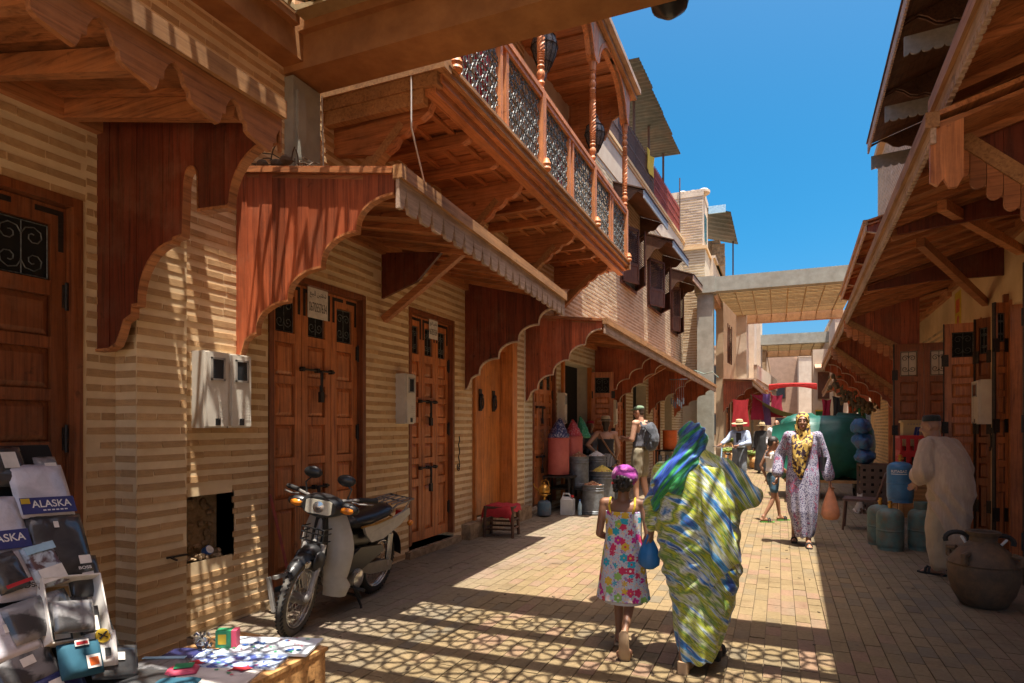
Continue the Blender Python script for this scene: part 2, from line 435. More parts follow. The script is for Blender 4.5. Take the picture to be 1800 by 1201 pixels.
# ------------------------------------------------------------------ walls and bricks
def subtract(u0, u1, z0, z1, holes):
    us = sorted({u0, u1, *[h[k] for h in holes for k in (0,1) if u0 < h[k] < u1]})
    zs = sorted({z0, z1, *[h[k] for h in holes for k in (2,3) if z0 < h[k] < z1]})
    for a, b in zip(us, us[1:]):
        run = None
        for c, d in zip(zs, zs[1:]):
            solid = not any(h[0] < (a+b)/2 < h[1] and h[2] < (c+d)/2 < h[3] for h in holes)
            if solid: run = [run[0], d] if run else [c, d]
            elif run: yield a, b, run[0], run[1]; run = None
        if run: yield a, b, run[0], run[1]
def wall_mesh(fr, u0, u1, z0, z1, holes, thick=.3, mb=None, n0=0):
    mb = mb or MB()
    for a, b, c, d in subtract(u0, u1, z0, z1, holes): fr.box(mb, a, b, n0-thick, n0, c, d)
    return mb
def brick_list(fr, u0, u1, z0, z1, holes=(), course=.092, bh=.042, bl=.235, n0=0, ragged=0):
    out = []; k = 0; z = z0+.03
    while z < z1-.03:
        u = u0+.004-(bl/2 if k % 2 else 0)-rnd.uniform(0,.05)
        while u < u1:
            L = bl*rnd.uniform(.88, 1.1); a, b = max(u, u0+.003), min(u+L-.008, u1-.003)
            zz = z+rnd.gauss(0,.0012)
            for h in holes:
                if h[2]-.02 < zz+bh/2 and zz-bh/2 < h[3]+.02:
                    if h[0] <= a and b <= h[1]: a = b
                    elif a < h[0] < b: b = h[0]-.004
                    elif a < h[1] < b: a = h[1]+.004
            if b-a > .03: out.append((fr, (a+b)/2, b-a, zz, bh*rnd.uniform(.93, 1.06), n0+rnd.gauss(.0045,.0016)))
            u += L
        z += course; k += 1
    return out
def in_view(p):
    dep = -p.x*math.sin(YAW)+p.y*math.cos(YAW)
    if dep < .3: return 0
    lat = p.x*math.cos(YAW)+p.y*math.sin(YAW); u = lat/dep*1100; v = (p.z-1.55)/dep*1100
    return dep if -915 < u < 915 and -460 < v < 760 else 0
BM = {}
def lay_bricks(wall, blist, m='brick_clay', count=300, covered=lambda p: False):
    """the nearest ones in view become parts, the rest one mesh"""
    if m not in BM:
        BM[m] = []
        for _ in range(3):
            mb = MB(); mb.box(-.5,.5,-.5,.5,-.5,.5); mb.f = [f for i, f in enumerate(mb.f) if i != 4]   # no back face
            mb.v = [(x*(1+rnd.uniform(-.05,.05)*(y < 0)), y, z*(1+rnd.uniform(-.12,.12)*(y < 0))) for x, y, z in mb.v]
            BM[m].append(mesh_of('brick', mb, m))
    rank = []
    for b in blist:
        p = b[0].p(b[1], b[5], b[3]); d = in_view(p)
        rank.append((d if d and not covered(p) else 1e3, len(rank), b))
    rank.sort(key=lambda q: q[:2]); rest = MB(); off = ORG[wall]
    for k, (d, _, (fr, u, L, z, h, n)) in enumerate(rank):
        if k < count and d < 900:
            o = bpy.data.objects.new('brick', BM[m][k % 3]); COL.objects.link(o); o.parent = wall
            o.location = fr.p(u, n-.01, z)-off; o.scale = (L, .02, h)
            o.rotation_euler = (0, rnd.gauss(0,.003), math.atan2(-fr.n.x, fr.n.y)+PI)
        else:
            e = .003; c = L/2; q = h/2; t = rnd.gauss(0,.0012)
            rest.add([fr.p(u-c, n, z-q-t), fr.p(u+c, n, z-q+t), fr.p(u+c, n, z+q+t), fr.p(u-c, n, z+q-t),
                      fr.p(u-c-e, -.003+(n>.05)*(n-.02), z-q-e-t), fr.p(u+c+e, -.003+(n>.05)*(n-.02), z-q-e+t), fr.p(u+c+e, -.003+(n>.05)*(n-.02), z+q+e+t), fr.p(u-c-e, -.003+(n>.05)*(n-.02), z+q+e-t)],
                     [(0,1,2,3),(4,5,1,0),(5,6,2,1),(6,7,3,2),(7,4,0,3)])
    if rest.v: part('brickwork', rest, m, wall, kind='stuff')

# ------------------------------------------------------------------ doors
def bevel_panel(mb, fr, u0, u1, z0, z1, n):
    i = min(.035, (u1-u0)*.2); p = fr.p
    mb.add([p(u0,n,z0),p(u1,n,z0),p(u1,n,z1),p(u0,n,z1),p(u0+i,n+.016,z0+i),p(u1-i,n+.016,z0+i),p(u1-i,n+.016,z1-i),p(u0+i,n+.016,z1-i)],
           [(4,5,6,7),(0,1,5,4),(1,2,6,5),(2,3,7,6),(3,0,4,7)])
def scroll_pts(c, r0, a0, turns, fl, P, n=11):
    out = []
    for i in range(n):
        t = i/(n-1); a = a0+fl*turns*2*PI*t; r_ = r0*(1-.8*t)
        out.append(P(c[0]+r_*math.cos(a), c[1]+r_*math.sin(a)))
    return out
def small_grille(fr, u0, u1, z0, z1, n):
    mb = MB(); P = lambda u, z: fr.p(u, n, z); w_, h_ = u1-u0, z1-z0; r_ = min(w_, h_)*.24
    for sx in (0,1):
        for sz in (0,1):
            c = (u0+w_*(.27+.46*sx), z0+h_*(.27+.46*sz)); fl = 1 if (sx+sz) % 2 else -1
            mb.tube(scroll_pts(c, r_, PI*(1.0 if sx else 0), 1.3, fl, P), .004, 4)
    for a, b in (((u0,z0),(u1,z0)),((u0,z1),(u1,z1)),((u0,z0),(u0,z1)),((u1,z0),(u1,z1)),((u0+w_/2,z0),(u0+w_/2,z1))):
        mb.tube([P(*a), P(*b)], .004, 4)
    return mb
def door_leaf(dpart, fr, u0, u1, z0, z1, n, rows, m='door_wood', grille=.34, thick=.045, tall=True, glass=None):
    """one leaf of stiles and rails with raised panels; sub-parts of the door"""
    s_ = min(.085, (u1-u0)*.2); a, b = u0+s_, u1-s_; mb = MB(); pan = MB()
    fr.box(mb, u0, a, n-thick, n, z0, z1); fr.box(mb, b, u1, n-thick, n, z0, z1)
    H = z1-z0; top = z1-.12; zg0 = top-grille
    tb = z0+.12; th = .55 if tall else 0
    if tall: bands = [(tb, tb+th)]; y0 = tb+th+.09
    else: bands = []; y0 = tb
    ph = (zg0-.09-y0+.07)/rows-.07
    for k in range(rows): bands.append((y0+k*(ph+.07), y0+k*(ph+.07)+ph))
    edges = [z0]
    for c, d in bands+[(zg0, top)]: edges += [c, d]
    edges.append(z1)
    for k in range(0, len(edges), 2): fr.box(mb, a, b, n-thick, n-.0015, edges[k], edges[k+1])
    fr.box(mb, a, b, n-thick, n-thick+.012, z0+.1, zg0-.05)
    part('door_leaf', mb, m, dpart)
    for c, d in bands: 
        q = MB(); bevel_panel(q, fr, a+.006, b-.006, c+.006, d-.006, n-.026); part('panel', q, m, dpart)
    bk = MB(); fr.box(bk, a, b, n-thick, n-thick+.01, zg0, top); part('grille_back', bk, glass or 'void_black', dpart)
    part('grille', small_grille(fr, a+.012, b-.012, zg0+.012, top-.012, n-.018), 'grille_iron' if not glass else 'iron', dpart)
def hinges(fr, u, zs, n, mb, side=1):
    for z in zs:
        fr.box(mb, u-.018, u+.018, n, n+.012, z-.07, z+.07)
        mb.tube([fr.p(u, n+.016, z-.085), fr.p(u, n+.016, z+.085)], .011, 6)
def bolt(fr, u0, u1, z, n):
    mb = MB(); mb.tube([fr.p(u0, n+.03, z), fr.p(u1, n+.03, z)], .011, 6)
    for u in (u0+.04, (u0+u1)/2, u1-.04): fr.box(mb, u-.014, u+.014, n, n+.045, z-.02, z+.02)
    c = (u0+u1)/2+.03; mb.cap(fr.p(c, n+.05, z-.01), fr.p(c+.005, n+.05, z-.20), .016, .012, 8)
    fr.box(mb, c-.026, c+.026, n+.03, n+.062, z-.30, z-.20)
    mb.tube([fr.p(c-.018, n+.046, z-.2), fr.p(c-.016, n+.046, z-.14), fr.p(c+.016, n+.046, z-.14), fr.p(c+.018, n+.046, z-.2)], .006, 6)
    return mb
def leaf_door(building, fr, u0, u1, z0, z1, leaves, rows, n=-.06, m='door_wood', bolts=(), lintel=True, label=None, grille=.34):
    f = MB(); j = .055
    fr.box(f, u0-j, u0, -.16, .012, z0, z1+j); fr.box(f, u1, u1+j, -.16, .012, z0, z1+j); fr.box(f, u0, u1, -.16, .010, z1, z1+j)
    fr.box(f, u0-.02, u1+.02, -.3, -.2, z0, z1)
    d = part('door', f, 'door_wood_dark', building, label=label)
    W = (u1-u0)/leaves
    for k in range(leaves): door_leaf(d, fr, u0+k*W+.004, u0+(k+1)*W-.004, z0+.012, z1-.006, n, rows, m, grille)
    for uu in (u0+.01, u1-.01):
        for z in (z0+.35, (z0+z1)/2, z1-.55): h = MB(); hinges(fr, uu, [z], n+.002, h); part('hinge', h, 'iron', d, smooth=True)
    for k in range(leaves):
        for s_ in (0, 1):
            uu = u0+(k+s_)*W+(.02 if s_ == 0 else -.02); dr = 1 if s_ == 0 else -1
            st = MB(); fr.box(st, min(uu, uu+dr*.03), max(uu, uu+dr*.03), n, n+.004, z1-.28, z1-.03)
            fr.box(st, min(uu+dr*.03, uu+dr*.16), max(uu+dr*.03, uu+dr*.16), n, n+.004, z1-.062, z1-.03)
            part('corner_strap', st, 'iron', d)
    for (a, b, z) in bolts: part('bolt', bolt(fr, a, b, z, n), 'iron', d, smooth=True)
    return d

# ------------------------------------------------------------------ awnings of board and fretwork
def foil_profile(n0, z0, n1, z1, foils=4, lip=True, step=.045):
    """stepped arch outline from the wall up to the eave"""
    pts = []
    if lip:
        pts += [(n0, z0), (n0+.035, z0+.005), (n0+.07, z0+.07), (n0+.10, z0+.15), (n0+.17, z0+.19), (n0+.22, z0+.20)]
        n0 += .22; z0 += .20
    w_ = (n1-n0)/foils; h_ = (z1-z0)/foils
    for k in range(foils):
        a, b = n0+k*w_, z0+k*h_
        pts.append((a+.002, b+step)); hh = h_-step
        for i in range(1, 8):
            t = i/7*PI/2; pts.append((a+w_*.93*(1-math.cos(t))+.004, b+step+hh*math.sin(t)))
        pts.append((a+w_-.001, b+step+hh))
    return pts
def at(pts, q):
    if q <= pts[0][0]: return pts[0][1]
    for (a, b), (c, d) in zip(pts, pts[1:]):
        if a <= q <= c: return b+(d-b)*((q-a)/(c-a) if c > a else 1)
    return pts[-1][1]
def side_panel(root, fr, u, prof, ztop, m='panel_wood', thick=.032, plank=.125, name='side_panel', rim='fascia_grey', n_end=None):
    """gable board of an awning, a plank at a time; prof = lower edge (n,z), ztop(n) = upper edge"""
    n0, n1 = prof[0][0], n_end or prof[-1][0]
    P = lambda s_, t, z: fr.p(u+t, s_, z)
    rm = MB(); ss = [q[0] for q in prof]
    rm.strip(P, ss, [q[1]+.014 for q in prof], [q[1]-.004 for q in prof], -.012, thick+.012)
    sp = part(name, rm, rim, root)
    k = 0; a = n0
    while a < n1-.01:
        b = min(a+plank*rnd.uniform(.9, 1.1), n1)
        if n1-b < .04: b = n1
        ss = sorted({a+.0015, b-.0015, *[q[0] for q in prof if a < q[0] < b]})
        mb = MB(); o = rnd.uniform(-.003, .003)
        mb.strip(P, ss, [ztop(q) for q in ss], [at(prof, q)+.006 for q in ss], o, thick+o)
        part('plank', mb, m, sp); a = b; k += 1
    bt = MB(); P2 = [fr.p(u-.006, n0, ztop(n0)+.012), fr.p(u-.006, n1, ztop(n1)+.012)]
    bt.beam(P2[0], P2[1], .055, .035); part('top_batten', bt, 'board_wood_x', sp)
    return sp
def tooth_fascia(fr, u0, u1, n, zt, zb, style, thick=.03):
    mb = MB(); us = []; bs = []
    if style == 'drop': per, pat = .19, [(0,0),(.26,.0),(.32,.03),(.38,.035),(.40,.085),(.45,.095),(.49,.15),(.51,.15),(.55,.095),(.60,.085),(.62,.035),(.68,.03),(.74,0)]
    elif style == 'ogee': per, pat = .34, [(0,.0),(.40,-.03),(.44,.0),(.46,.03),(.52,.035),(.53,.075),(.60,.12),(.68,.14),(.78,.12),(.86,.06),(.92,.05),(.93,.015)]
    elif style == 'scallop': per, pat = .13, [(.0,.045),(.1,.02),(.25,.005),(.5,0),(.75,.005),(.9,.02),(.97,.04)]
    else: per, pat = .075, [(0,0),(.56,0),(.58,.04),(.97,.04)]
    u = u0
    while u < u1-1e-4:
        for a, d in pat:
            q = u+a*per
            if q < u1: us.append(q); bs.append(zb(q)+d)
        u += per
    us.append(u1); bs.append(zb(u1))
    mb.strip(lambda s_, t, z: fr.p(s_, n(s_)+t, z), us, [zt(q) for q in us], bs, -thick, 0)
    return mb
def awning(label, fr, u0, u1, nf0, nf1, zw, zf, group, board=.19, style='drop', name='awning', fascia=('fascia_wood','fascia_grey'),
           drop=.16, boards='board_wood_x', n_in=.0, lath=True, zf1=None, rafters=0, tiles=None):
    zf1 = zf if zf1 is None else zf1
    lin = lambda a, b: (lambda u: a+(b-a)*(u-u0)/(u1-u0))
    nf = lin(nf0, nf1); zz = lin(zf, zf1)
    root = thing(name, label, 'awning', fr.p((u0+u1)/2, 0, 0)+Vector((0,0,zf)), group)
    u = u0; k = 0
    while u < u1-.02:
        b = min(u+board*rnd.uniform(.95,1.05), u1); mb = MB()
        l = .0 if k % 2 else .022                     # every other board laps below its neighbour
        a0 = [fr.p(u, n_in, zw-.03-l), fr.p(b, n_in, zw-.03-l), fr.p(b, nf(b)-.02, zz(b)-.03-l), fr.p(u, nf(u)-.02, zz(u)-.03-l)]
        mb.hexa(a0+[p+Vector((0,0,.028)) for p in a0]); part('roof_board', mb, boards, root)
        if lath and k % 2 == 0 and k:
            q = MB(); q.beam(fr.p(u+.012, n_in, zw-.065), fr.p(u+.012, nf(u)-.03, zz(u)-.065), .026, .03); part('lath', q, boards, root)
        u = b; k += 1
    cv = MB()
    a0 = [fr.p(u0-.02, n_in, zw+.002), fr.p(u1+.02, n_in, zw+.002), fr.p(u1+.02, nf1+.03, zf1+.002), fr.p(u0-.02, nf0+.03, zf+.002)]
    cv.hexa(a0+[p+Vector((0,0,.03)) for p in a0]); part('roof_deck', cv, tiles or 'board_wood_y', root)
    tr = MB(); tr.hexa([fr.p(u0-.03, nf0-.035, zf-.05), fr.p(u1+.03, nf1-.035, zf1-.05), fr.p(u1+.03, nf1+.04, zf1-.05), fr.p(u0-.03, nf0+.04, zf-.05),
             fr.p(u0-.03, nf0-.035, zf+.045), fr.p(u1+.03, nf1-.035, zf1+.045), fr.p(u1+.03, nf1+.04, zf1+.045), fr.p(u0-.03, nf0+.04, zf+.045)])
    part('eave_board', tr, fascia[0], root)
    part('fascia', tooth_fascia(fr, u0-.02, u1+.02, lambda q: nf(q)+.012, lambda q: zz(q)-.045, lambda q: zz(q)-.045-drop, style), fascia[1], root)
    wl = MB(); fr.box(wl, u0, u1, n_in-.02, n_in+.06, zw-.17, zw-.04); part('wall_plate', wl, 'board_wood_y', root)
    for r_ in range(rafters):
        q = u0+(r_+.5)*(u1-u0)/rafters; mb = MB()
        mb.beam(fr.p(q, n_in, zw-.11), fr.p(q, nf(q)-.03, zz(q)-.11), .06, .11); part('rafter', mb, boards, root)
    return root
def strut(root, a, b, w_=.075, h_=.075, m='board_wood_x'):
    mb = MB(); mb.beam(a, b, w_, h_); return part('strut', mb, m, root)
# ================================================================== left side: the near brick house
L1 = Fr(-4, 0, 0, 1)                                   # u = y
ux, uy = .6, 14.1
L2 = Fr(-4, 9.9, ux, uy)
house = thing('brick_house', 'tall house of striped brick courses with studded doors and a carved balcony, on the left', 'house', (-4, 4, 0))
holes1 = [(.95,2.52,0,2.95), (4.08,5.43,.08,2.92), (6.28,7.38,.09,2.95), (7.95,9.04,.22,2.85), (3.29,3.70,.54,1.03)]
w1 = part('wall', wall_mesh(L1, -3, 9.9, 0, 8.35, holes1), 'mortar', house)
PN = Fr(-4, 2.75, 1, 0); PF = Fr(-3.8, 0, 0, 1)        # the pier: near side and front
pm = MB(); pm.box(-4.0,-3.8,2.75,3.12,0,3.45); part('pier', pm, 'mortar', house)
bl = brick_list(L1, 2.56, 9.88, .02, 4.7, holes1+[(2.75,3.12,0,3.45)]) + brick_list(L1, -1, 9.88, 2.95, 4.7, [(2.56,9.88,0,4.7)])
bl += brick_list(PN, 0.0, .2, .02, 3.45) + brick_list(PF, 2.75, 3.12, .02, 3.45, bl=.36)
bl += brick_list(L1, 4.4, 9.88, 4.72, 8.3, course=.088)
cover = lambda p: (p.z > 3.3 and p.y > 3.7) or (p.x < -3.9 and p.y < 2.55)
lay_bricks(w1, bl, covered=cover)
ni = MB(); L1.box(ni, 3.27,3.72,-.3,-.17,.5,1.06); L1.box(ni, 3.27,3.29,-.28,0,.52,1.05); L1.box(ni, 3.70,3.72,-.28,0,.52,1.05); L1.box(ni, 3.29,3.70,-.28,-.002,.50,.54); L1.box(ni, 3.29,3.70,-.28,-.003,1.03,1.06)
for _ in range(26):
    ni.ell(L1.p(rnd.uniform(3.3,3.69), rnd.uniform(-.16,-.03), .545+rnd.uniform(0,.02)), rnd.uniform(.015,.05), rnd.uniform(.015,.05), rnd.uniform(.01,.035), 7)
for _ in range(30):
    ni.ell(L1.p(rnd.uniform(3.3,3.69), -.165, rnd.uniform(.6,1.02)), .03, rnd.uniform(.02,.06), rnd.uniform(.02,.05), 6)
part('niche', ni, 'rubble', house)
can = MB(); can.lathe([(.034,0),(.036,.002),(.036,.05),(.034,.052)], (-4.06,3.5,.585), 14, Matrix.Rotation(R(62),3,'Y'))
can.cur = 1; can.lathe([(.031,0),(.032,.004),(.02,.006)], Vector((-4.06,3.5,.585))+Matrix.Rotation(R(62),3,'Y')@Vector((0,0,.05)), 14, Matrix.Rotation(R(62),3,'Y'))
solo('tin_can', can, ['blue_cloth','paper_white'], 'small round tin with a pale lid lying in the wall niche', 'tin', smooth=True, loc=(-4.1,3.5,.56))
peg = MB(); peg.beam((-3.79,2.96,.665),(-3.79,3.12,.66),.012,.012); peg.beam((-3.84,3.0,.667),(-3.72,2.98,.652),.012,.01); part('iron_peg', peg, 'iron', house)
# doors
leaf_door(house, L1, 1.02, 2.48, .05, 2.9, 3, 5, m='door_wood_dark', label='dark panelled door behind the goods table')
leaf_door(house, L1, 4.14, 5.38, .13, 2.86, 3, 4, bolts=[(4.5,4.98,2.08),(4.5,4.9,.98)], label='wide three-leaf panelled door behind the moped')
leaf_door(house, L1, 6.33, 7.33, .14, 2.9, 3, 6, bolts=[(6.56,7.0,1.86),(6.56,7.0,1.04)], label='narrow three-leaf panelled door with two bolts')
dm = MB(); L1.box(dm, 7.95,9.04,-.3,-.26,.22,2.85)
d3 = part('door', dm, 'void_black', house, label='smooth boarded door with two ring knockers')
for k in range(6):
    q = MB(); a = 7.99+k*.168; L1.box(q, a, a+.164, -.09, -.05+rnd.uniform(-.002,.002), .25, 2.72); part('door_board', q, 'plank_door_wood', d3)
q = MB(); L1.box(q, 7.93,7.985,-.1,.05,.22,2.86); L1.box(q, 7.93,9.1,-.1,.05,2.72,2.86); L1.box(q, 9.01,9.2,-.1,.16,.22,2.95); part('door_frame', q, 'plank_door_wood', d3)
for u in (8.28, 8.74):
    q = MB(); L1.box(q, u-.045,u+.045,-.05,-.035,1.78,2.1)
    q.tube([L1.p(u+.055*math.cos(t), -.02, 1.9+.09*math.sin(t)) for t in [2*PI*i/14 for i in range(14)]], .014, 6, closed=True)
    q.ell(L1.p(u,-.02,2.0),.03,.03,.035,8); part('knocker', q, 'iron', d3, smooth=True)
for q_ in ((3.99,5.52,-.3,.05,0,.085),(6.2,7.46,-.3,.07,0,.09),(7.6,9.9,-.3,.14,0,.21),(.9,2.6,-.3,.03,0,.05)):
    st = MB(); L1.box(st, *q_); part('threshold', st, 'rubble', house)
pil = MB(); L1.box(pil, 4.27,4.62,0,.1,3.35,4.62); L1.box(pil, 4.3,4.4,.1,.13,3.35,4.5); part('pilaster', pil, 'concrete', house)
# signs on the doors
def sign(fr, u0, u1, z0, z1, n, lines, label, tilt=0):
    mb = MB(); fr.box(mb, u0, u1, n, n+.006, z0, z1)
    o = solo('door_sign', mb, 'paper_white', label, 'sign', 'paper signs on the doors', loc=fr.p((u0+u1)/2, n, z0))
    for (txt, zc, hgt, wid) in lines:
        cu = bpy.data.curves.new('t', 'FONT'); cu.body = txt; cu.align_x = 'CENTER'; cu.align_y = 'CENTER'; cu.size = 1; cu.extrude = .004
        to = bpy.data.objects.new('t', cu); COL.objects.link(to); bpy.context.view_layer.update()
        dg = bpy.context.evaluated_depsgraph_get(); me = bpy.data.meshes.new_from_object(to.evaluated_get(dg))
        bpy.data.objects.remove(to)
        xs = [v.co.x for v in me.vertices]; ys = [v.co.y for v in me.vertices]
        sx = wid/(max(xs)-min(xs)); sy = hgt/(max(ys)-min(ys)); cx = (max(xs)+min(xs))/2; cy = (max(ys)+min(ys))/2
        for v in me.vertices:
            p = fr.p((u0+u1)/2+(v.co.x-cx)*sx, n+.0065+v.co.z*.1, zc+(v.co.y-cy)*sy)-ORG[o]; v.co = p
        me.materials.clear(); me.materials.append(M['black_ink'])
        part('lettering', me, None, o)
    return o
AR = '\uFECA\uFEF4\uFE92\uFEDF\uFEDF \uFEE6\uFEF4\uFE98\uFED8\uFEB7'      # the arabic line, in reading shapes
def lettering(parent, txt, P, wid, hgt, m, seg_font=None, shear=0, bold=0):
    """flat letters; P(x,y) -> world"""
    cu = bpy.data.curves.new('t', 'FONT'); cu.body = txt; cu.align_x = 'CENTER'; cu.align_y = 'CENTER'; cu.size = 1; cu.shear = shear; cu.offset = bold
    to = bpy.data.objects.new('t', cu); COL.objects.link(to); bpy.context.view_layer.update()
    me = bpy.data.meshes.new_from_object(to.evaluated_get(bpy.context.evaluated_depsgraph_get())); bpy.data.objects.remove(to)
    xs = [v.co.x for v in me.vertices]; ys = [v.co.y for v in me.vertices]
    sx = wid/(max(xs)-min(xs)); sy = hgt/(max(ys)-min(ys)); cx = (max(xs)+min(xs))/2; cy = (max(ys)+min(ys))/2
    for v in me.vertices: v.co = Vector(P((v.co.x-cx)*sx, (v.co.y-cy)*sy))-ORG[parent]
    me.materials.clear(); me.materials.append(M[m])
    return part('lettering', me, None, parent)
for (u0, u1, z0, z1, lab) in ((4.62,4.90,2.575,2.895,'white paper sign with a phone number on the wide door behind the moped'), (6.82,7.03,2.66,2.93,'smaller white paper sign with a phone number on the narrow bolted door')):
    sign(L1, u0, u1, z0, z1, -.05, [(AR, z0+(z1-z0)*.70, (z1-z0)*.22, (u1-u0)*.82), ('0670557634', z0+(z1-z0)*.33, (z1-z0)*.27, (u1-u0)*.88)], lab)
# electricity meters
def meter_box(fr, u0, u1, z0, z1, n, label, group='plastic meter boxes on the walls', depth=.15):
    o = thing('meter_box', label, 'meter box', fr.p((u0+u1)/2, n, z0), group)
    mb = MB(); fr.box(mb, u0, u1, n, n+depth*.82, z0, z1); fr.box(mb, u0+.012, u1-.012, n+depth*.8, n+depth, z0+.012, z1-.012); part('case', mb, 'meter_plastic', o)
    h = z1-z0; w_ = u1-u0; a, b = u0+w_*.2, u1-w_*.2; c, d = z0+h*.62, z1-h*.08
    mb = MB()
    for (p, q, r_, s_) in ((a,b,c,c+.014),(a,b,d-.014,d),(a,a+.014,c,d),(b-.014,b,c,d)): fr.box(mb, p, q, n+depth, n+depth+.008, r_, s_)
    part('window_frame', mb, 'grey_plastic', o)
    mb = MB(); fr.box(mb, a+.014, b-.014, n+depth, n+depth+.003, c+.014, d-.014); part('window', mb, 'glass_dark', o)
    mb = MB(); fr.box(mb, (a+b)/2-.022, (a+b)/2+.022, n+depth, n+depth+.003, z0+.02, z0+.07); part('seal_slot', mb, 'black_plastic', o)
    mb = MB()
    for i in range(5):
        for k in range(7): fr.box(mb, b-.06+i*.017, b-.052+i*.017, n+depth, n+depth+.003, z0+.06+k*.022, z0+.07+k*.022)
    part('vent_dimples', mb, 'meter_plastic', o, kind='stuff')
    return o
meter_box(L1, 3.325, 3.535, 1.54, 2.11, 0, 'left one of the pair of white meter boxes beside the pier')
meter_box(L1, 3.55, 3.76, 1.54, 2.11, 0, 'right one of the pair of white meter boxes beside the pier')
meter_box(L1, 6.0, 6.2, 1.58, 2.15, 0, 'single white meter box between the two panelled doors')
gf = MB()
gf.tube([L1.p(7.52+.02*math.sin(k*2.1), .008, 1.42-.055*k) for k in range(9)], .007, 5); gf.tube([L1.p(7.5+.035*math.cos(k), .008, 1.0+.05*math.sin(k)) for k in range(7)], .006, 5)
part('scrawl', gf, 'black_ink', house)

# ------------------------------------------------------------------ awnings on the left
a0 = awning('brown timber awning in the upper left corner, with a deep fretted eave', L1, -1.6, 2.66, 1.48, 1.46, 3.58, 3.30, 'timber awnings along the left fronts', board=.5, style='ogee',
            lath=False, rafters=9, fascia=('fascia_wood','board_wood_y'), drop=.19, boards='board_wood_x')
prof0 = [(0,2.03),(.12,2.03),(.19,2.06),(.23,2.13),(.26,2.20),(.33,2.23),(.335,2.29),(.385,2.29)]
prof0 += [(.39+.30*(1-math.cos(t)), 2.30+.34*math.sin(t)) for t in [PI/2*i/8 for i in range(9)]]
prof0 += [(.695,2.66),(.77,2.67),(.785,2.98)]+[(.84-.05*math.cos(t), 3.0+.06*math.sin(t)) for t in [PI*i/6 for i in range(7)]]+[(.895,2.80),(1.13,2.79)]
prof0 += [(1.14+.31*(1-math.cos(t)), 2.80+.31*math.sin(t)) for t in [PI/2*i/8 for i in range(9)]]
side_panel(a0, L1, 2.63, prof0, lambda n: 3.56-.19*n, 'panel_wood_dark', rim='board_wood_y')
a1 = awning('timber awning over the two panelled doors, its eave cut into hanging drops', L1, 3.74, 7.74, 1.54, 1.42, 3.60, 3.34, 'timber awnings along the left fronts', zf1=3.24, drop=.21)
side_panel(a1, L1, 3.74, foil_profile(0, 2.08, 1.50, 3.19), lambda n: 3.585-.165*n, rim='board_wood_y')
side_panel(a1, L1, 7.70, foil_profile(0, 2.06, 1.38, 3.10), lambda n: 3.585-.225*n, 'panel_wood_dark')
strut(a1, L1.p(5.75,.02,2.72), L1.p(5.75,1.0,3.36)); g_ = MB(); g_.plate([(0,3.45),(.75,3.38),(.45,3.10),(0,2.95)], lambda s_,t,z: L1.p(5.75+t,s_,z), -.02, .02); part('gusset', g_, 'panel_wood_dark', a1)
a3 = awning('long timber awning with fringed eave over the open shops on the left', L2, .05, 13.2, 1.41, 1.38, 3.44, 3.26, 'timber awnings along the left fronts', board=.26, style='dentil', zf1=2.96)
for k, (u, top0) in enumerate(((.05,3.43),(3.85,3.40),(5.1,3.40),(9.0,3.38),(12.9,3.3))):
    zf_ = 3.26-.3*u/13.2
    side_panel(a3, L2, u, foil_profile(0, 1.98-.02*k, 1.36, zf_-.13), lambda n, a=3.43, b=zf_: a-(a-b)*n/1.4, 'panel_wood', plank=.14 if k < 3 else .2)
for u in (6.6, 10.8): strut(a3, L2.p(u,.02,2.55), L2.p(u,1.0,3.1))

# ------------------------------------------------------------------ balcony
bal = thing('balcony', 'carved timber balcony with turned posts and scrolled iron railings high on the left', 'balcony', L1.p(8,0,4.4))
B0, B1, BN = 4.84, 12.05, 1.30
u = B0; k = 0
while u < B1-.05:                                       # floor boards, seen from below
    b = min(u+.2, B1); mb = MB(); l = .018*(k % 2)
    L1.box(mb, u+.002, b-.002, 0, BN-.08, 4.60-l, 4.64); part('floor_board', mb, 'board_wood_x', bal); u = b; k += 1
mb = MB()
for n in (.35,.62,.9,1.08): L1.box(mb, B0, B1, n-.03, n+.03, 4.555, 4.583)
part('floor_batten', mb, 'board_wood_y', bal)
for (n0,n1,z0,z1,nm) in ((1.10,1.21,4.50,4.62,'edge_moulding'),(1.16,1.27,4.58,4.66,'edge_moulding'),(1.2,1.32,4.655,4.72,'edge_moulding'),(1.24,1.345,4.715,4.75,'edge_moulding')):
    mb = MB(); L1.box(mb, B0-.02, B1+.02, n0, n1, z0, z1); part(nm, mb, 'board_wood_y' if z0 < 4.65 else 'fascia_wood', bal)
mb = MB()                                               # near end: a worn moulded beam
for (a,b,c,d,e) in ((0,1.34,4.66,4.80,.10),(0,1.25,4.55,4.66,.07),(0,1.1,4.42,4.55,.05)): L1.box(mb, B0-e, B0+.03, a, b, c, d)
part('end_beam', mb, 'fascia_wood', bal); mb = MB(); L1.box(mb, B1-.03, B1+.05, 0, 1.34, 4.6, 4.78); part('end_beam', mb, 'fascia_wood', bal)
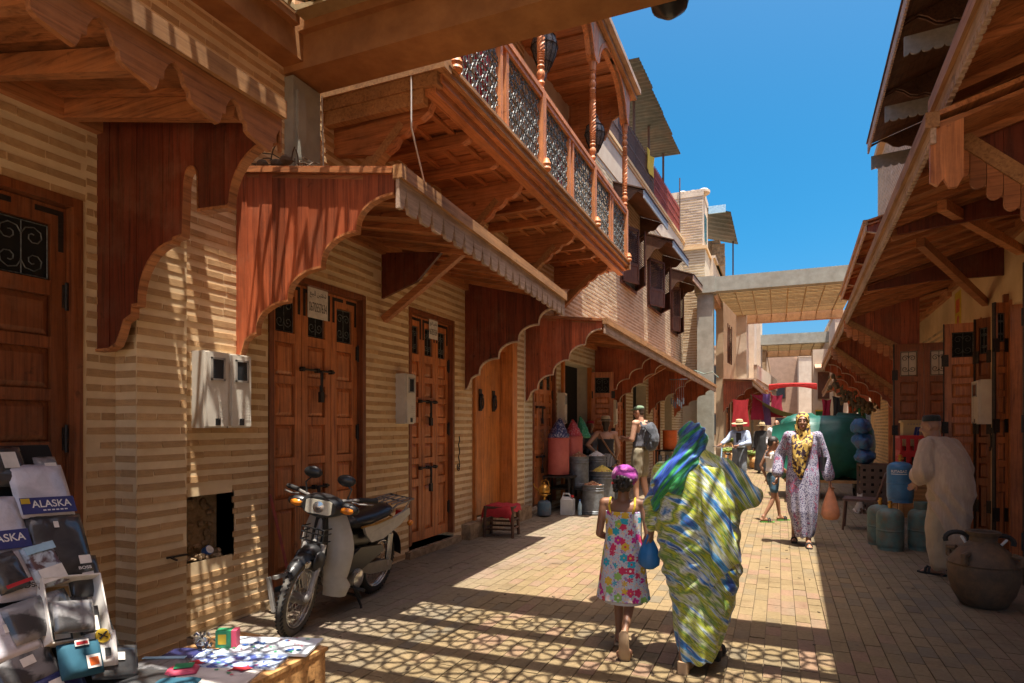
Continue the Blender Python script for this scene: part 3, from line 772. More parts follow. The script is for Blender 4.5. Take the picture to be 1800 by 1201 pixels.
def joist(u, big):
    if big: prof = [(0,4.60),(1.08,4.60),(1.1,4.5),(1.06,4.42),(.98,4.37),(.9,4.36),(.86,4.30),(.80,4.26),(.74,4.25),(.7,4.18),(.62,4.13),(.5,4.12),(0,4.20)]
    else: prof = [(0,4.58),(1.1,4.58),(1.1,4.54),(1.07,4.49),(1.0,4.46),(0,4.46)]
    mb = MB(); mb.plate(prof, lambda s_,t,z: L1.p(u+t,s_,z), -.045, .045); part('bracket' if big else 'joist', mb, 'board_wood_x', bal)
    if big:
        q = MB(); q.beam(L1.p(u,.0,3.62), L1.p(u,.78,4.36), .08, .11, up=(0,1,0)); q.beam(L1.p(u,.3,4.0), L1.p(u,.80,4.46), .115, .03, up=(0,1,0)); part('brace', q, 'fascia_wood', bal)
for u, big in ((4.98,1),(5.75,0),(6.42,0),(7.1,1),(7.85,0),(8.5,0),(9.25,1),(9.9,0),(10.5,0),(11.3,1)): joist(u, big)
def twist_post(u, z0, z1, lo):
    mb = MB(); L1.box(mb, u-.055, u+.055, 1.215, 1.325, z0, lo)
    prof = []; H = z1-lo
    def bead(z, r_, h): prof.extend([(.034, z), (r_*.8, z+h*.2), (r_, z+h*.5), (r_*.8, z+h*.8), (.034, z+h)])
    z = lo
    for r_, h in ((.05,.05),(.052,.09),(.058,.13),(.052,.06),(.048,.05)): bead(z, r_, h); z += h
    for k in range(4): bead(z, .05, .03); z += .03
    za = z; zb = z1-.62
    prof += [(.043, za), (.043, zb)]; z = zb
    for k in range(4): bead(z, .05, .03); z += .03
    for r_, h in ((.052,.08),(.058,.12),(.052,.1)): bead(z, r_, h); z += h
    bead(z, .048, .05); z += .05
    prof += [(.05, z), (.06, z1)]
    mb.lathe(prof, L1.p(u, 1.27, 0), 14)
    for s_ in range(5):                                # rope twist
        mb.tube([L1.p(u,1.27,za+(zb-za)*i/26)+Vector((math.cos(2*PI*(s_/5+i/13)),math.sin(2*PI*(s_/5+i/13)),0))*.04 for i in range(27)], .012, 4)
    p = part('turned_post', mb, 'post_wood', bal, smooth=True)
    q = MB(); L1.box(q, u-.07, u+.07, 1.19, 1.34, z1, z1+.16)
    q.plate([(u-.13,z1+.3),(u-.07,z1+.1),(u+.07,z1+.1),(u+.13,z1+.3),(u+.16,z1+.62),(u-.16,z1+.62)], lambda s_,t,z: L1.p(s_,t,z), 1.2, 1.335); part('capital', q, 'post_wood', bal)
    q = MB(); q.lathe([(.05,0),(.062,.02),(.05,.05),(.06,.08),(.04,.12),(.03,.15)], L1.p(u, 1.345, 4.72), 10); part('knob', q, 'post_wood', bal, smooth=True)
POSTS = [4.95, 7.3, 9.65, 11.9]
for u in POSTS: twist_post(u, 4.75, 7.35, 5.72)
def scroll_panel(u0, u1, z0, z1, n):
    mb = MB(); w_, h_ = u1-u0, z1-z0; nx_, nz = max(2, round(w_/.115)), 8; cw, ch = w_/nx_, h_/nz
    P = lambda a, b: L1.p(a, n, b)
    for i in range(nx_):
        for k in range(nz):
            c = (u0+(i+.5)*cw, z0+(k+.5)*ch); fl = 1 if (i+k) % 2 else -1
            for e in (0, 1):
                mb.tube(scroll_pts((c[0]+(e-.5)*cw*.45, c[1]+(e-.5)*ch*.42*fl), cw*.30, PI*e+rnd.uniform(-.2,.2), .95, fl, P, 8), .0065, 3, caps=False)
            mb.tube([P(c[0]-cw*.25*fl, c[1]-ch*.5), P(c[0]+cw*.25*fl, c[1]+ch*.5)], .0055, 3, caps=False)
        mb.tube([P(u0+i*cw, z0), P(u0+i*cw, z1)], .006, 3, caps=False)
    for k in range(0, nz+1, 2): mb.tube([P(u0, z0+k*ch), P(u1, z0+k*ch)], .007, 3, caps=False)
    part('iron_scrollwork', mb, 'grille_iron', bal, kind='stuff')
for a, b in zip(POSTS, POSTS[1:]):
    m_ = (a+b)/2
    mb = MB(); L1.box(mb, a+.055, b-.055, 1.215, 1.325, 5.66, 5.72); part('hand_rail', mb, 'post_wood', bal)
    mb = MB(); L1.box(mb, a+.055, b-.055, 1.235, 1.31, 5.60, 5.655); part('under_rail', mb, 'post_wood', bal)
    for s_ in (-.08, .08):
        mb = MB(); L1.box(mb, m_+s_-.03, m_+s_+.03, 1.24, 1.30, 4.75, 5.60); part('baluster', mb, 'post_wood', bal)
    scroll_panel(a+.06, m_-.115, 4.77, 5.59, 1.27); scroll_panel(m_+.115, b-.06, 4.77, 5.59, 1.27)
mb = MB(); L1.box(mb, B0, B0+.04, .0, 1.22, 5.6, 5.7); part('hand_rail', mb, 'post_wood', bal)
# balcony roof
u = B0; k = 0
while u < 12.2:
    mb = MB(); L1.box(mb, u+.003, u+.215, 0, 1.36, 8.02-.03*(k % 2), 8.06); part('roof_board', mb, 'board_wood_x', bal); u += .22; k += 1
mb = MB(); L1.box(mb, B0-.1, 12.3, -.1, 1.5, 8.07, 8.16); part('roof_deck', mb, 'fascia_grey', bal)
mb = MB(); L1.box(mb, B0-.1, 12.3, 1.34, 1.42, 7.98, 8.07); part('fascia', mb, 'fascia_wood', bal)
for a, b in zip(POSTS, POSTS[1:]):                     # horseshoe arches between the posts
    ss = [a+.05+(b-a-.1)*i/24 for i in range(25)]
    bots = []
    for q in ss:
        x = abs((q-(a+b)/2)/((b-a)/2-.05)); bots.append(7.95-.62*(max(0, x-.12)/.88)**2.6-(.08 if .86 < x < .97 else 0))
    mb = MB(); mb.strip(lambda s_,t,z: L1.p(s_,t,z), ss, [8.0]*25, bots, 1.28, 1.33); part('arch', mb, 'fascia_grey', bal)
    mb = MB(); mb.strip(lambda s_,t,z: L1.p(s_,t,z), ss, [x+.09 for x in bots], bots, 1.20, 1.345); part('arch_rim', mb, 'post_wood', bal)
prof = [(0,6.5),(.12,6.55),(.2,6.5),(.3,6.75),(.5,6.82),(.6,7.1),(.85,7.2),(1.0,7.55),(1.3,7.7)]
side_panel(bal, L1, 12.03, prof, lambda n: 8.0, 'board_wood_x', rim='fascia_wood', plank=.16)
def lantern(u, n, ztop, chain, s_, label):
    o = thing('lantern', label, 'lantern', L1.p(u,n,ztop-chain-.75*s_), 'pierced metal lanterns under the balcony roof')
    z = ztop-chain; mb = MB()
    mb.lathe([(r_*s_, z-h*s_) for r_, h in ((.03,0),(.05,.03),(.07,.05),(.05,.08),(.075,.12),(.10,.16),(.14,.22),(.17,.30),(.175,.36),(.15,.46),(.10,.58),(.05,.68),(.03,.70),(.035,.73),(.012,.80))], L1.p(u,n,0), 12); part('lantern_body', mb, 'lantern_iron', o, smooth=True)
    mb = MB()
    for zz in (.22,.36,.58): mb.tube([L1.p(u,n,z-zz*s_)+Vector((math.cos(t),math.sin(t),0))*s_*({.22:.148,.36:.183,.58:.108}[zz]) for t in [2*PI*i/16 for i in range(16)]], .008*s_, 4, closed=True)
    for i in range(12):
        t = 2*PI*i/12; mb.tube([L1.p(u,n,z-h*s_)+Vector((math.cos(t),math.sin(t),0))*s_*(r_+.004) for r_, h in ((.14,.22),(.175,.33),(.15,.46),(.10,.58),(.05,.68))], .006*s_, 3)
    part('lantern_ribs', mb, 'iron', o)
    mb = MB(); mb.tube([L1.p(u,n,z), L1.p(u,n,ztop)], .012, 5); part('chain', mb, 'iron', o)
lantern(8.3, .95, 8.02, .75, 1.05, 'pierced metal lantern nearer the pergola beam under the balcony roof')
lantern(10.75, 1.0, 8.02, .95, 1.0, 'pierced metal lantern on a long chain near the last balcony post')
# washing and cloths behind the railing
def hung_cloth(name, u0, u1, n, z0, z1, m, label, cat='cloth', group=None, fr=L1):
    mb = MB(); nu, nz = 9, 6; vs = []
    for k in range(nz+1):
        for i in range(nu+1):
            a = i/nu; b = k/nz; vs.append(fr.p(u0+(u1-u0)*a+.03*math.sin(5*b+a*3), n+.03*math.sin(a*9+b)*(1.2-b*.5), z1-(z1-z0)*b-.04*math.sin(a*PI)*(1-b)))
    fs = [(k*(nu+1)+i, k*(nu+1)+i+1, (k+1)*(nu+1)+i+1, (k+1)*(nu+1)+i) for k in range(nz) for i in range(nu)]
    mb.add(vs, fs); mb.add([v+fr.n*.012 for v in vs], [f[::-1] for f in fs])
    return solo(name, mb, m, label, cat, group, smooth='all', loc=fr.p((u0+u1)/2, n, z0))
hung_cloth('hanging_cloth', 5.95, 6.35, 1.0, 4.9, 5.75, 'red_cloth', 'bright red cloth hung behind the first gap of the balcony railing', group='cloths hung on the balcony')
hung_cloth('hanging_cloth', 5.3, 5.55, .95, 5.2, 5.8, 'yellow_cloth', 'yellow cloth hung behind the nearest railing of the balcony', group='cloths hung on the balcony')
hung_cloth('hanging_cloth', 5.6, 5.85, 1.02, 5.0, 5.8, 'crimson_cloth', 'dark crimson cloth between yellow and red ones on the balcony', group='cloths hung on the balcony')
hung_cloth('hanging_cloth', 8.5, 8.75, 1.05, 4.85, 5.5, 'crimson_cloth', 'dark red cloth behind the middle gap of the balcony railing', group='cloths hung on the balcony')
# loose wires and twigs on the awning
wr = MB()
wr.tube([L1.p(4.75,1.0,4.9), L1.p(4.75,1.0,4.2), L1.p(4.9,.98,4.0), L1.p(5.2,.9,3.75), L1.p(5.3,.85,3.5)], .008, 5)
wr.tube([L1.p(4.9,.5,3.5), L1.p(5.05,.65,3.7), L1.p(5.15,.8,3.85), L1.p(5.2,.82,3.75), L1.p(5.2,.8,3.5)], .006, 5)
wr.tube([L1.p(4.62,.12,4.6), L1.p(4.64,.13,3.55)], .007, 5)
solo('loose_cable', wr, 'wire_white', 'pale cable dangling from the near end of the balcony onto the awning', 'cable', loc=L1.p(4.75,1,3.5))
tw = MB()
for _ in range(60):
    a = Vector(L1.p(rnd.uniform(3.8,4.25), rnd.uniform(.1,.5), 3.6+rnd.uniform(0,.1))); d = Vector((rnd.gauss(0,.1), rnd.gauss(0,.1), rnd.gauss(.02,.05))); tw.tube([a, a+d*.5+Vector((0,0,.02)), a+d], .006, 3)
for _ in range(14): tw.ell(L1.p(rnd.uniform(3.8,4.2), rnd.uniform(.15,.45), 3.64), .05, .05, .04, 6)
solo('dry_brush', tw, 'twig', 'heap of dry twigs lying on the awning beside the pilaster', 'twigs', loc=L1.p(4,.3,3.6))

# ================================================================== overhead pergola at the camera
per = thing('pergola', 'brown painted pergola beam frame with pierced rosette panels overhead', 'pergola', (-1,2.5,4.6))
def pb(name, x0, x1, y0, y1, z0, z1, m='pergola_paint', lab=None):
    mb = MB(); mb.box(x0,x1,y0,y1,z0,z1); return part(name, mb, m, per, label=lab)
pb('cross_beam', -4, 2.9, 4.26, 4.64, 4.64, 5.0); pb('cross_beam', -4, 2.9, -1.3, -1.0, 4.64, 5.0)
pb('side_beam', -4, -3.78, -1.0, 4.26, 4.70, 5.0); pb('side_beam', 1.9, 2.4, -1.0, 4.26, 4.70, 5.0)
pb('ledger', -3.78, 1.9, 4.20, 4.26, 4.93, 5.06); pb('ledger', -3.78, -3.71, -1.0, 4.14, 4.93, 5.06)
def rosette(mb, cx, cy, c, z0, z1, wd):
    """one pierced square: centre ring, eight petals, outer arcs"""
    def seg(p, q): 
        d = Vector((q[0]-p[0], q[1]-p[1], 0)); 
        if d.length < 1e-5: return
        d.normalize(); s_ = Vector((-d.y, d.x, 0))*wd/2; e = d*wd*.3
        a = Vector((*p, 0))-e; b = Vector((*q, 0))+e
        mb.hexa([a-s_+Vector((0,0,z0)), b-s_+Vector((0,0,z0)), b+s_+Vector((0,0,z0)), a+s_+Vector((0,0,z0)), a-s_+Vector((0,0,z1)), b-s_+Vector((0,0,z1)), b+s_+Vector((0,0,z1)), a+s_+Vector((0,0,z1))])
    h = c/2; r1, r2 = .052, .175
    pol = lambda r_, a: (cx+r_*math.cos(a), cy+r_*math.sin(a))
    for k in range(8):
        a = (k+.5)*PI/4; b = a+PI/4; m_ = a+PI/8
        seg(pol(r1, a), pol(r1*.90, m_)); seg(pol(r1*.90, m_), pol(r1, b))
        seg(pol(r1, a), pol(r2*.97, a))
        for f0, f1 in ((0,.3),(.3,.7),(.7,1)):
            rr = lambda f: r2*(.97+.12*math.sin(PI*f)); seg(pol(rr(f0), a+(b-a)*f0), pol(rr(f1), a+(b-a)*f1))
    for sx in (-1,1):
        for sy in (-1,0,1):
            a = math.atan2(sy*.42, sx); q = pol(r2*1.0, a); seg(q, (cx+sx*h, q[1]+sy*.05))
LC = .475
rowy = [3.875-.535*k for k in range(9)]
for r_, yc in enumerate(rowy):
    pb('lattice_bar', -3.71, 1.9, yc+.208, yc+.327, 5.0, 5.05, 'pergola_lattice')
    for g_ in range(6):
        x0 = -3.63+g_*.968+(.2 if r_ % 2 else 0)
        mb = MB()
        for i in (0, 1): rosette(mb, x0+LC*(i+.5)-.06, yc, LC, 5.018, 5.032, .028)
        for (a,b,c,d) in ((-.072,-.058,-.2,.2),(2*LC-.066,2*LC-.055,-.2,.2),(-.06,2*LC-.06,-.205,-.19),(-.06,2*LC-.06,.19,.205)):
            mb.box(x0+a, x0+b, yc+c, yc+d, 5.0, 5.045)
        part('rosette_panel', mb, 'pergola_lattice', per)
lamp = MB(); lamp.lathe([(.02,.30),(.05,.29),(.06,.22),(.13,.17),(.15,.08),(.13,0),(.05,-.06),(.02,-.07)], (-.76,4.80,4.70), 18); lamp.beam((-.76,4.62,4.95),(-.76,4.8,4.97),.03,.03)
solo('beam_lamp', lamp, 'black_plastic', 'small dark globe lamp fixed to the near pergola beam', 'lamp', smooth=True, loc=(-.76,4.8,4.63))
# ================================================================== left side: second house, tower, beyond
house2 = thing('brick_house', 'second brick house with louvred shutters, plaster parapet and terrace railings', 'house', L2.p(7,0,0))
holes2 = [(.35,1.45,.12,2.75), (1.75,3.5,.0,2.85), (5.45,6.45,.1,2.7), (7.2,8.7,0,2.75), (9.6,10.6,.1,2.6), (11.3,12.5,0,2.7),
          (5.95,7.45,5.3,6.75), (8.9,10.6,5.2,6.6), (12.3,13.4,4.9,6.45)]
w2 = part('wall', wall_mesh(L2, 0, 14.6, 0, 7.75, holes2), 'mortar_pale', house2)
q = MB(); L2.box(q, 2.1, 14.6, -.3, .02, 7.75, 8.62); L2.box(q, 0, 2.1, -.3, .0, 7.75, 8.3); part('parapet', q, 'plaster_pale', house2)
q = MB(); L2.box(q, 2.1, 14.65, -.3, .075, 8.55, 8.64); L2.box(q, 2.1,14.65,-.3,.05,8.48,8.55); part('coping', q, 'plaster_ochre', house2)
bl2 = brick_list(L2, .02, 14.55, .02, 3.0, holes2)+brick_list(L2, .02, 14.55, 3.02, 7.7, holes2, course=.088)
lay_bricks(w2, bl2, 'brick_pale', 260, lambda p: 2.9 < p.z < 3.5)
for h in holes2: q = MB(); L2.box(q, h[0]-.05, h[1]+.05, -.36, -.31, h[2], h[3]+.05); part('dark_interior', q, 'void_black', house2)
leaf_door(house2, L2, .40, 1.40, .14, 2.7, 3, 6, bolts=[(.6,1.0,1.9),(.6,1.0,1.0)], label='panelled door beside the red spice barrel')
leaf_door(house2, L2, 5.5, 6.4, .12, 2.65, 3, 6, label='panelled door behind the man in shorts')
leaf_door(house2, L2, 9.65, 10.55, .12, 2.55, 2, 5, label='panelled door under the far end of the long awning')
def open_leaf(building, P0, ang, width, z0, z1, rows, label, m='door_wood', leaves=1, grille=.34, glass=None):
    """door leaves swung away from the wall: own frame from the hinge outward"""
    fr = Fr(P0[0], P0[1], math.cos(ang), math.sin(ang))
    if fr.n.y > 0: fr = Fr(P0[0]+math.cos(ang)*width, P0[1]+math.sin(ang)*width, -math.cos(ang), -math.sin(ang))
    h = MB(); fr.box(h, -.012, .004, -.03, .02, z0, z1)
    d = part('open_door', h, 'iron', building, label=label)
    W = width/leaves
    for k in range(leaves): door_leaf(d, fr, k*W+.004, (k+1)*W-.006, z0, z1, 0, rows, m, grille, glass=glass)
    for z in (z0+.4, (z0+z1)/2, z1-.5):
        for a in (-.03, width-.05): hh = MB(); fr.box(hh, a, a+.08, .0, .012, z-.08, z+.08); part('hinge', hh, 'iron', d)
    return d
a = L2.p(3.5,0,0); open_leaf(house2, (a.x+.02, a.y), R(12), .5, .12, 2.75, 6, 'door leaf folded open behind the shopkeeper')
q = MB(); L2.box(q, 1.72,1.80,-.05,.06,0,2.85); L2.box(q, 3.46,3.53,-.05,.04,0,2.85); part('door_post', q, 'plank_door_wood', house2)
meter_box(L2, 1.52, 1.68, 1.6, 2.2, 0, 'white meter box above the red and blue spice cones')
meter_box(L2, 5.0, 5.18, 1.6, 2.2, 0, 'white meter box behind the woman in the straw hat')
meter_box(L2, 14.05, 14.3, 2.4, 3.1, .0, 'white meter box far along the left wall near the concrete pillar')
# windows with louvred shutters
def louvre(parent_part, fr, u0, u1, z0, z1, n):
    mb = MB()
    for (a,b,c,d) in ((u0,u0+.06,z0,z1),(u1-.06,u1,z0,z1),(u0,u1,z0,z0+.09),(u0,u1,z1-.07,z1),(u0,u1,z0+.45,z0+.52)): fr.box(mb, a, b, n-.02, n+.02, c, d)
    k = z0+.52
    while k < z1-.08:
        mb.hexa([fr.p(u0+.05,n+.014,k),fr.p(u1-.05,n+.014,k),fr.p(u1-.05,n-.012,k+.035),fr.p(u0+.05,n-.012,k+.035),fr.p(u0+.05,n+.014,k+.01),fr.p(u1-.05,n+.014,k+.01),fr.p(u1-.05,n-.012,k+.045),fr.p(u0+.05,n-.012,k+.045)]); k += .05
    fr.box(mb, u0+.05, u1-.05, n-.012, n+.008, z0+.08, z0+.46)
    return part('shutter', mb, 'shutter_wood', parent_part)
for (u0,u1,z0,z1,lab) in ((5.95,7.45,5.3,6.75,'shuttered window nearest the balcony'),(8.9,10.6,5.2,6.6,'shuttered window with both leaves ajar'),(12.3,13.4,4.9,6.45,'narrow shuttered window beside the tower')):
    q = MB(); L2.box(q,u0-.06,u0,-.1,.03,z0,z1); L2.box(q,u1,u1+.06,-.1,.03,z0,z1); L2.box(q,u0-.06,u1+.06,-.1,.03,z1,z1+.07); L2.box(q,u0-.06,u1+.06,-.1,.04,z0-.07,z0)
    wn = part('window', q, 'shutter_wood', house2, label=lab); m_ = (u0+u1)/2
    for (b, c, ang) in ((u0, m_, .35), (u1, m_, .55)):
        p0 = L2.p(b, .04, 0); dr = L2.u*(1 if c > b else -1); d = (dr*math.cos(ang)+L2.n*math.sin(ang))
        fr = Fr(p0.x, p0.y, d.x, d.y)
        louvre(wn, fr, 0, abs(c-b), z0, z1, 0)
def small_canopy(fr, u0, u1, z, nf, label, group, m='dark_wood', fringe='fascia_grey', drop=.5):
    o = thing('window_canopy', label, 'window canopy', fr.p((u0+u1)/2, 0, z), group)
    k = u0
    while k < u1-.02:
        b = min(k+.22, u1); mb = MB(); p = [fr.p(k,0,z),fr.p(b-.004,0,z),fr.p(b-.004,nf,z-.32),fr.p(k,nf,z-.32)]
        mb.hexa(p+[v+Vector((0,0,.03)) for v in p]); part('roof_board', mb, m, o); k = b
    for u in (u0, u1-.03):
        mb = MB(); ss = [nf*i/10 for i in range(11)]
        mb.strip(lambda s_,t,zz: fr.p(u+t,s_,zz), ss, [z-.32*s_/nf-.01 for s_ in ss], [z-drop-.25+(drop-.08)*math.sin(PI/2*min(1, s_/nf*1.1))-.05*math.sin(s_/nf*14) for s_ in ss], 0, .03)
        part('side_board', mb, m, o)
    part('fringe', tooth_fascia(fr, u0-.02, u1+.02, lambda q: nf+.03, lambda q: z-.29, lambda q: z-.48, 'dentil'), fringe, o)
    mb = MB(); mb.hexa([fr.p(u0-.04,-.0,z+.03),fr.p(u1+.04,0,z+.03),fr.p(u1+.04,nf+.05,z-.28),fr.p(u0-.04,nf+.05,z-.28),fr.p(u0-.04,0,z+.06),fr.p(u1+.04,0,z+.06),fr.p(u1+.04,nf+.05,z-.25),fr.p(u0-.04,nf+.05,z-.25)]); part('roof_cover', mb, 'dark_wood', o)
    return o
flat('fringe_blue', (.30,.36,.42), .7); flat('fringe_grey', (.32,.30,.27), .8)
small_canopy(L2, 5.3, 8.0, 7.55, .75, 'dark timber canopy over the shuttered window nearest the balcony', 'window canopies on the second house', fringe='fringe_blue')
small_canopy(L2, 8.6, 11.0, 7.2, .8, 'dark timber canopy over the shutters that stand ajar', 'window canopies on the second house', fringe='fringe_blue')
small_canopy(L2, 12.0, 13.9, 6.95, .8, 'dark timber canopy over the narrow window beside the tower', 'window canopies on the second house')
# terrace railings and tin roof
def railing(label, fr, u0, u1, z0, z1, m, n=-.1, gap=.11, rails=(0,.55,1)):
    o = thing('terrace_railing', label, 'railing', fr.p((u0+u1)/2, n, z0), 'terrace railings on the second house')
    for r_ in rails:
        z = z0+(z1-z0)*r_; mb = MB(); fr.box(mb, u0, u1, n-.02, n+.02, z-.02, z+.02); part('rail', mb, m, o)
    k = u0; i = 0
    while k < u1:
        mb = MB(); fr.box(mb, k, k+.03, n-.012, n+.012, z0-.05, z1+(.12 if i % 2 else 0)); part('bar', mb, m, o); k += gap; i += 1
    return o
railing('dark metal railing of upright bars on the terrace of the second house', L2, 2.4, 10.1, 8.66, 9.75, 'rail_iron')
railing('red painted railing at the far end of the terrace', L2, 10.2, 14.4, 8.66, 9.75, 'rail_red', gap=.085, rails=(0,.25,.5,.75,1))
q = MB()
for (a,b,c,d) in ((10.25,11.0,9.1,9.6),(11.2,12.0,8.8,9.2),(12.3,13.2,9.0,9.5)): L2.box(q, a, b, -.16, -.13, c, d)
solo('terrace_sheet', q, 'rail_red', 'red metal sheets fastened behind the red terrace railing', 'sheet metal', loc=L2.p(11.5,-.15,8.8))
tin = thing('tin_roof', 'grey corrugated tin roof sheets projecting over the terrace', 'tin roof', L2.p(6,0,10.5))
for k in range(4):
    mb = MB(); u0 = 5.9+k*1.5; n1 = .50-.03*k; N = 24; vs = []
    for i in range(N+1):
        u = u0+1.58*i/N; o_ = .022*math.cos(i*PI/1.5)
        for s_, n in ((0,-2.2),(1,n1)): vs.append(L2.p(u, n, 10.95-.12*s_+o_-.02*(k % 2)))
    mb.add(vs, [(2*i,2*i+1,2*i+3,2*i+2) for i in range(N)]); mb.add([v+Vector((0,0,.012)) for v in vs], [(2*i,2*i+2,2*i+3,2*i+1) for i in range(N)])
    part('tin_sheet', mb, 'tin_sheet', tin, smooth='all')
for u in (6.1, 7.8, 9.6, 11.7):
    mb = MB(); L2.box(mb, u-.03, u+.03, -.16, -.10, 8.6, 10.85); part('post', mb, 'rail_iron', tin)
hung_cloth('hanging_cloth', 9.0, 9.9, -.05, 9.3, 9.95, 'yellow_cloth', 'yellowish cloth bundle draped over the dark terrace railing', fr=L2)
ant = MB(); ant.tube([L2.p(14.5,-.1,8.6), L2.p(14.5,-.1,11.0)], .025, 6); solo('roof_pole', ant, 'rail_iron', 'thin dark pole standing at the corner of the terrace by the tower', 'pole', loc=L2.p(14.5,-.1,8.6))

# tower of pale brick
tower = thing('brick_tower', 'pale brick stair tower with a plastered street side and a small tin roof', 'tower', (-2.9,25,0))
TY = 24.5; T1 = Fr(-3.6, TY, 1, 0)
q = MB(); q.box(-5.5,-2.56,TY,27.2,0,8.32); part('lower_storey', q, 'mortar_pale', tower)
q = MB(); q.box(-5.5,-2.64,TY,26.2,8.32,10.25); part('upper_storey', q, 'plaster_pale', tower)
q = MB(); q.box(-5.5,-2.50,TY-.08,27.3,8.24,8.36); part('string_course', q, 'plaster_ochre', tower)
q = MB()
for i in range(8): q.ell((-3.55+i*.13, TY+.25, 10.44+.02*math.sin(i*2)), .24, .3, .12+.02*math.sin(i), 10)
q.box(-5.5,-2.62,TY-.02,26.2,10.25,10.5); part('mud_top', q, 'plaster_pale', tower, smooth=True)
lay_bricks(tower.children[0] if tower.children else tower, brick_list(T1, .0, 1.02, 3.0, 8.2, course=.1)+brick_list(T1, .0, .94, 8.4, 10.2, course=.1), 'brick_pale', 150)
q = MB(); q.box(-2.66,-2.62,24.9,25.6,8.7,9.7); part('window', q, 'glass_blue', tower)
q = MB(); q.box(-2.70,-2.44,26.2,31.5,6.9,8.3); q.box(-2.7,-2.35,26.2,31.5,8.3,8.4); part('side_parapet', q, 'plaster_pale', tower)
q = MB(); q.box(-2.6,-2.1,27.5,27.6,8.3,9.2); q.box(-3.2,-2.3,27.6,30.5,8.3,9.4); part('roof_hut', q, 'rubble', tower)
def corrugated(x0,x1,y0,y1,za,zb,m='tin_sheet',N=22):
    mb = MB(); vs = []
    for i in range(N+1):
        y = y0+(y1-y0)*i/N; o_ = .03*math.cos(i*PI/1.5)
        vs += [(x0,y,za+o_),(x1,y,zb+o_)]
    mb.add(vs, [(2*i,2*i+1,2*i+3,2*i+2) for i in range(N)]); mb.add([(x,y,z+.015) for x,y,z in vs], [(2*i,2*i+2,2*i+3,2*i+1) for i in range(N)]); return mb
part('tin_roof', corrugated(-3.2,-1.75,26.0,30.6,10.4,9.95), 'tin_sheet', tower, smooth='all')
q = MB(); q.box(-2.6,-1.95,26.0,26.06,10.02,10.32); part('blue_sheet', q, 'blue_white_frame', tower)
q = MB(); q.beam((-1.95,30.3,8.3),(-1.95,30.3,10.1),.06,.06); part('post', q, 'rail_iron', tower)

# concrete frames roofed with reed
def reed_pergola(label, x0, x1, y0, y1, zb, zt, bars, left_post=True):
    o = thing('reed_pergola', label, 'pergola', ((x0+x1)/2, y0, 0), 'concrete frames roofed with reed across the street')
    q = MB(); q.box(x0,x1,y0-.25,y0+.2,zb,zt); part('front_beam', q, 'concrete', o)
    q = MB(); q.box(x0,x1,y1-.2,y1+.2,zb-.05,zb+.35); part('back_beam', q, 'fascia_wood', o)
    if left_post:
        q = MB(); q.box(x0-.28,x0+.28,y0-.2,y0+.3,0,zb-.02); part('post', q, 'concrete', o)
        q = MB(); q.box(x0-.36,x0+.36,y0-.32,y0+.36,zb-.03,zt+.03); part('post_head', q, 'concrete', o)
    q = MB(); q.box(x0,x0+.25,y0+.2,y1-.2,zb+.02,zb+.3); part('side_beam', q, 'fascia_wood', o)
    st = (y1-y0-.4)/bars; reed = MB()
    for k in range(bars):
        y = y0+.2+k*st
        if k < 40:
            mb = MB(); mb.box(x0+.1,x1,y+st*.05,y+st*.60,zb+.30,zb+.335); part('reed_slat', mb, 'reed', o)
    x = x0+.3
    while x < x1:
        mb = MB(); mb.box(x,x+.035,y0+.2,y1-.2,zb+.24,zb+.298); part('reed_batten', mb, 'reed', o); x += .62
    return o
reed_pergola('nearest concrete beam spanning the street with a slatted reed roof behind it', -2.5, 2.6, 24.0, 31.5, 6.45, 6.98, 26)
reed_pergola('farther concrete beam spanning the street with a reed roof', -1.6, 3.4, 37, 43, 6.0, 6.55, 20)
wr = MB(); wr.tube([(-2.85,23.6,3.6),(-2.5,23.5,3.45),(-2.2,23.4,3.5),(-2.0,23.4,3.3)], .02, 5); solo('pipe_cable', wr, 'gas_teal', 'greenish hose looped round the concrete pillar', 'hose', loc=(-2.5,23.5,3.4))

# beyond the first pergola, left
L3 = Fr(-2.35, 24.6, .075, 1)
hl = thing('plaster_house', 'pale plaster house with square piers and a small balcony beyond the concrete pillar', 'house', L3.p(8,0,0))
q = wall_mesh(L3, 2.8, 17, 0, 7.6, [(3.4,4.6,.1,2.7),(5,6.3,0,2.6),(7.2,9,0,2.7),(3.9,4.9,4.3,5.9),(7.6,8.4,4.6,6.0)]); part('wall', q, 'plaster', hl)
for (a,b,d) in ((6.6,7.4,.45),(9.2,10.2,.5),(12,13,.5)):
    q = MB(); L3.box(q,a,b,.0,d,3.5,7.4); part('pier', q, 'plaster_pale', hl)
q = MB(); L3.box(q,5.8,16.5,0,.95,3.3,3.75); L3.box(q,5.8,16.5,.85,1.0,3.7,4.35); part('balcony_slab', q, 'plaster_pale', hl)
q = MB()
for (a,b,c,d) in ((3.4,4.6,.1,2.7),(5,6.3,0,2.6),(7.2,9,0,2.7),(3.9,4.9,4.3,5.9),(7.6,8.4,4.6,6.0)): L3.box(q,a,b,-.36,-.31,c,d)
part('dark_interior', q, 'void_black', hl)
for (a,b) in ((3.9,4.9),(7.6,8.4)):
    q = MB(); L3.box(q,a-.05,a,-.05,.04,4.3,6); L3.box(q,b,b+.05,-.05,.04,4.3,6); L3.box(q,(a+b)/2-.02,(a+b)/2+.02,-.05,.03,4.3,6); part('window', q, 'shutter_wood', hl)
leaf_door(hl, L3, 3.45, 4.55, .1, 2.6, 2, 4, label='panelled door under the first awning past the pillar')
a4 = awning('orange timber awning just beyond the concrete pillar', L3, 2.7, 12.5, 1.15, 1.15, 3.5, 3.42, 'timber awnings along the left fronts', board=.4, style='dentil', zf1=3.0)
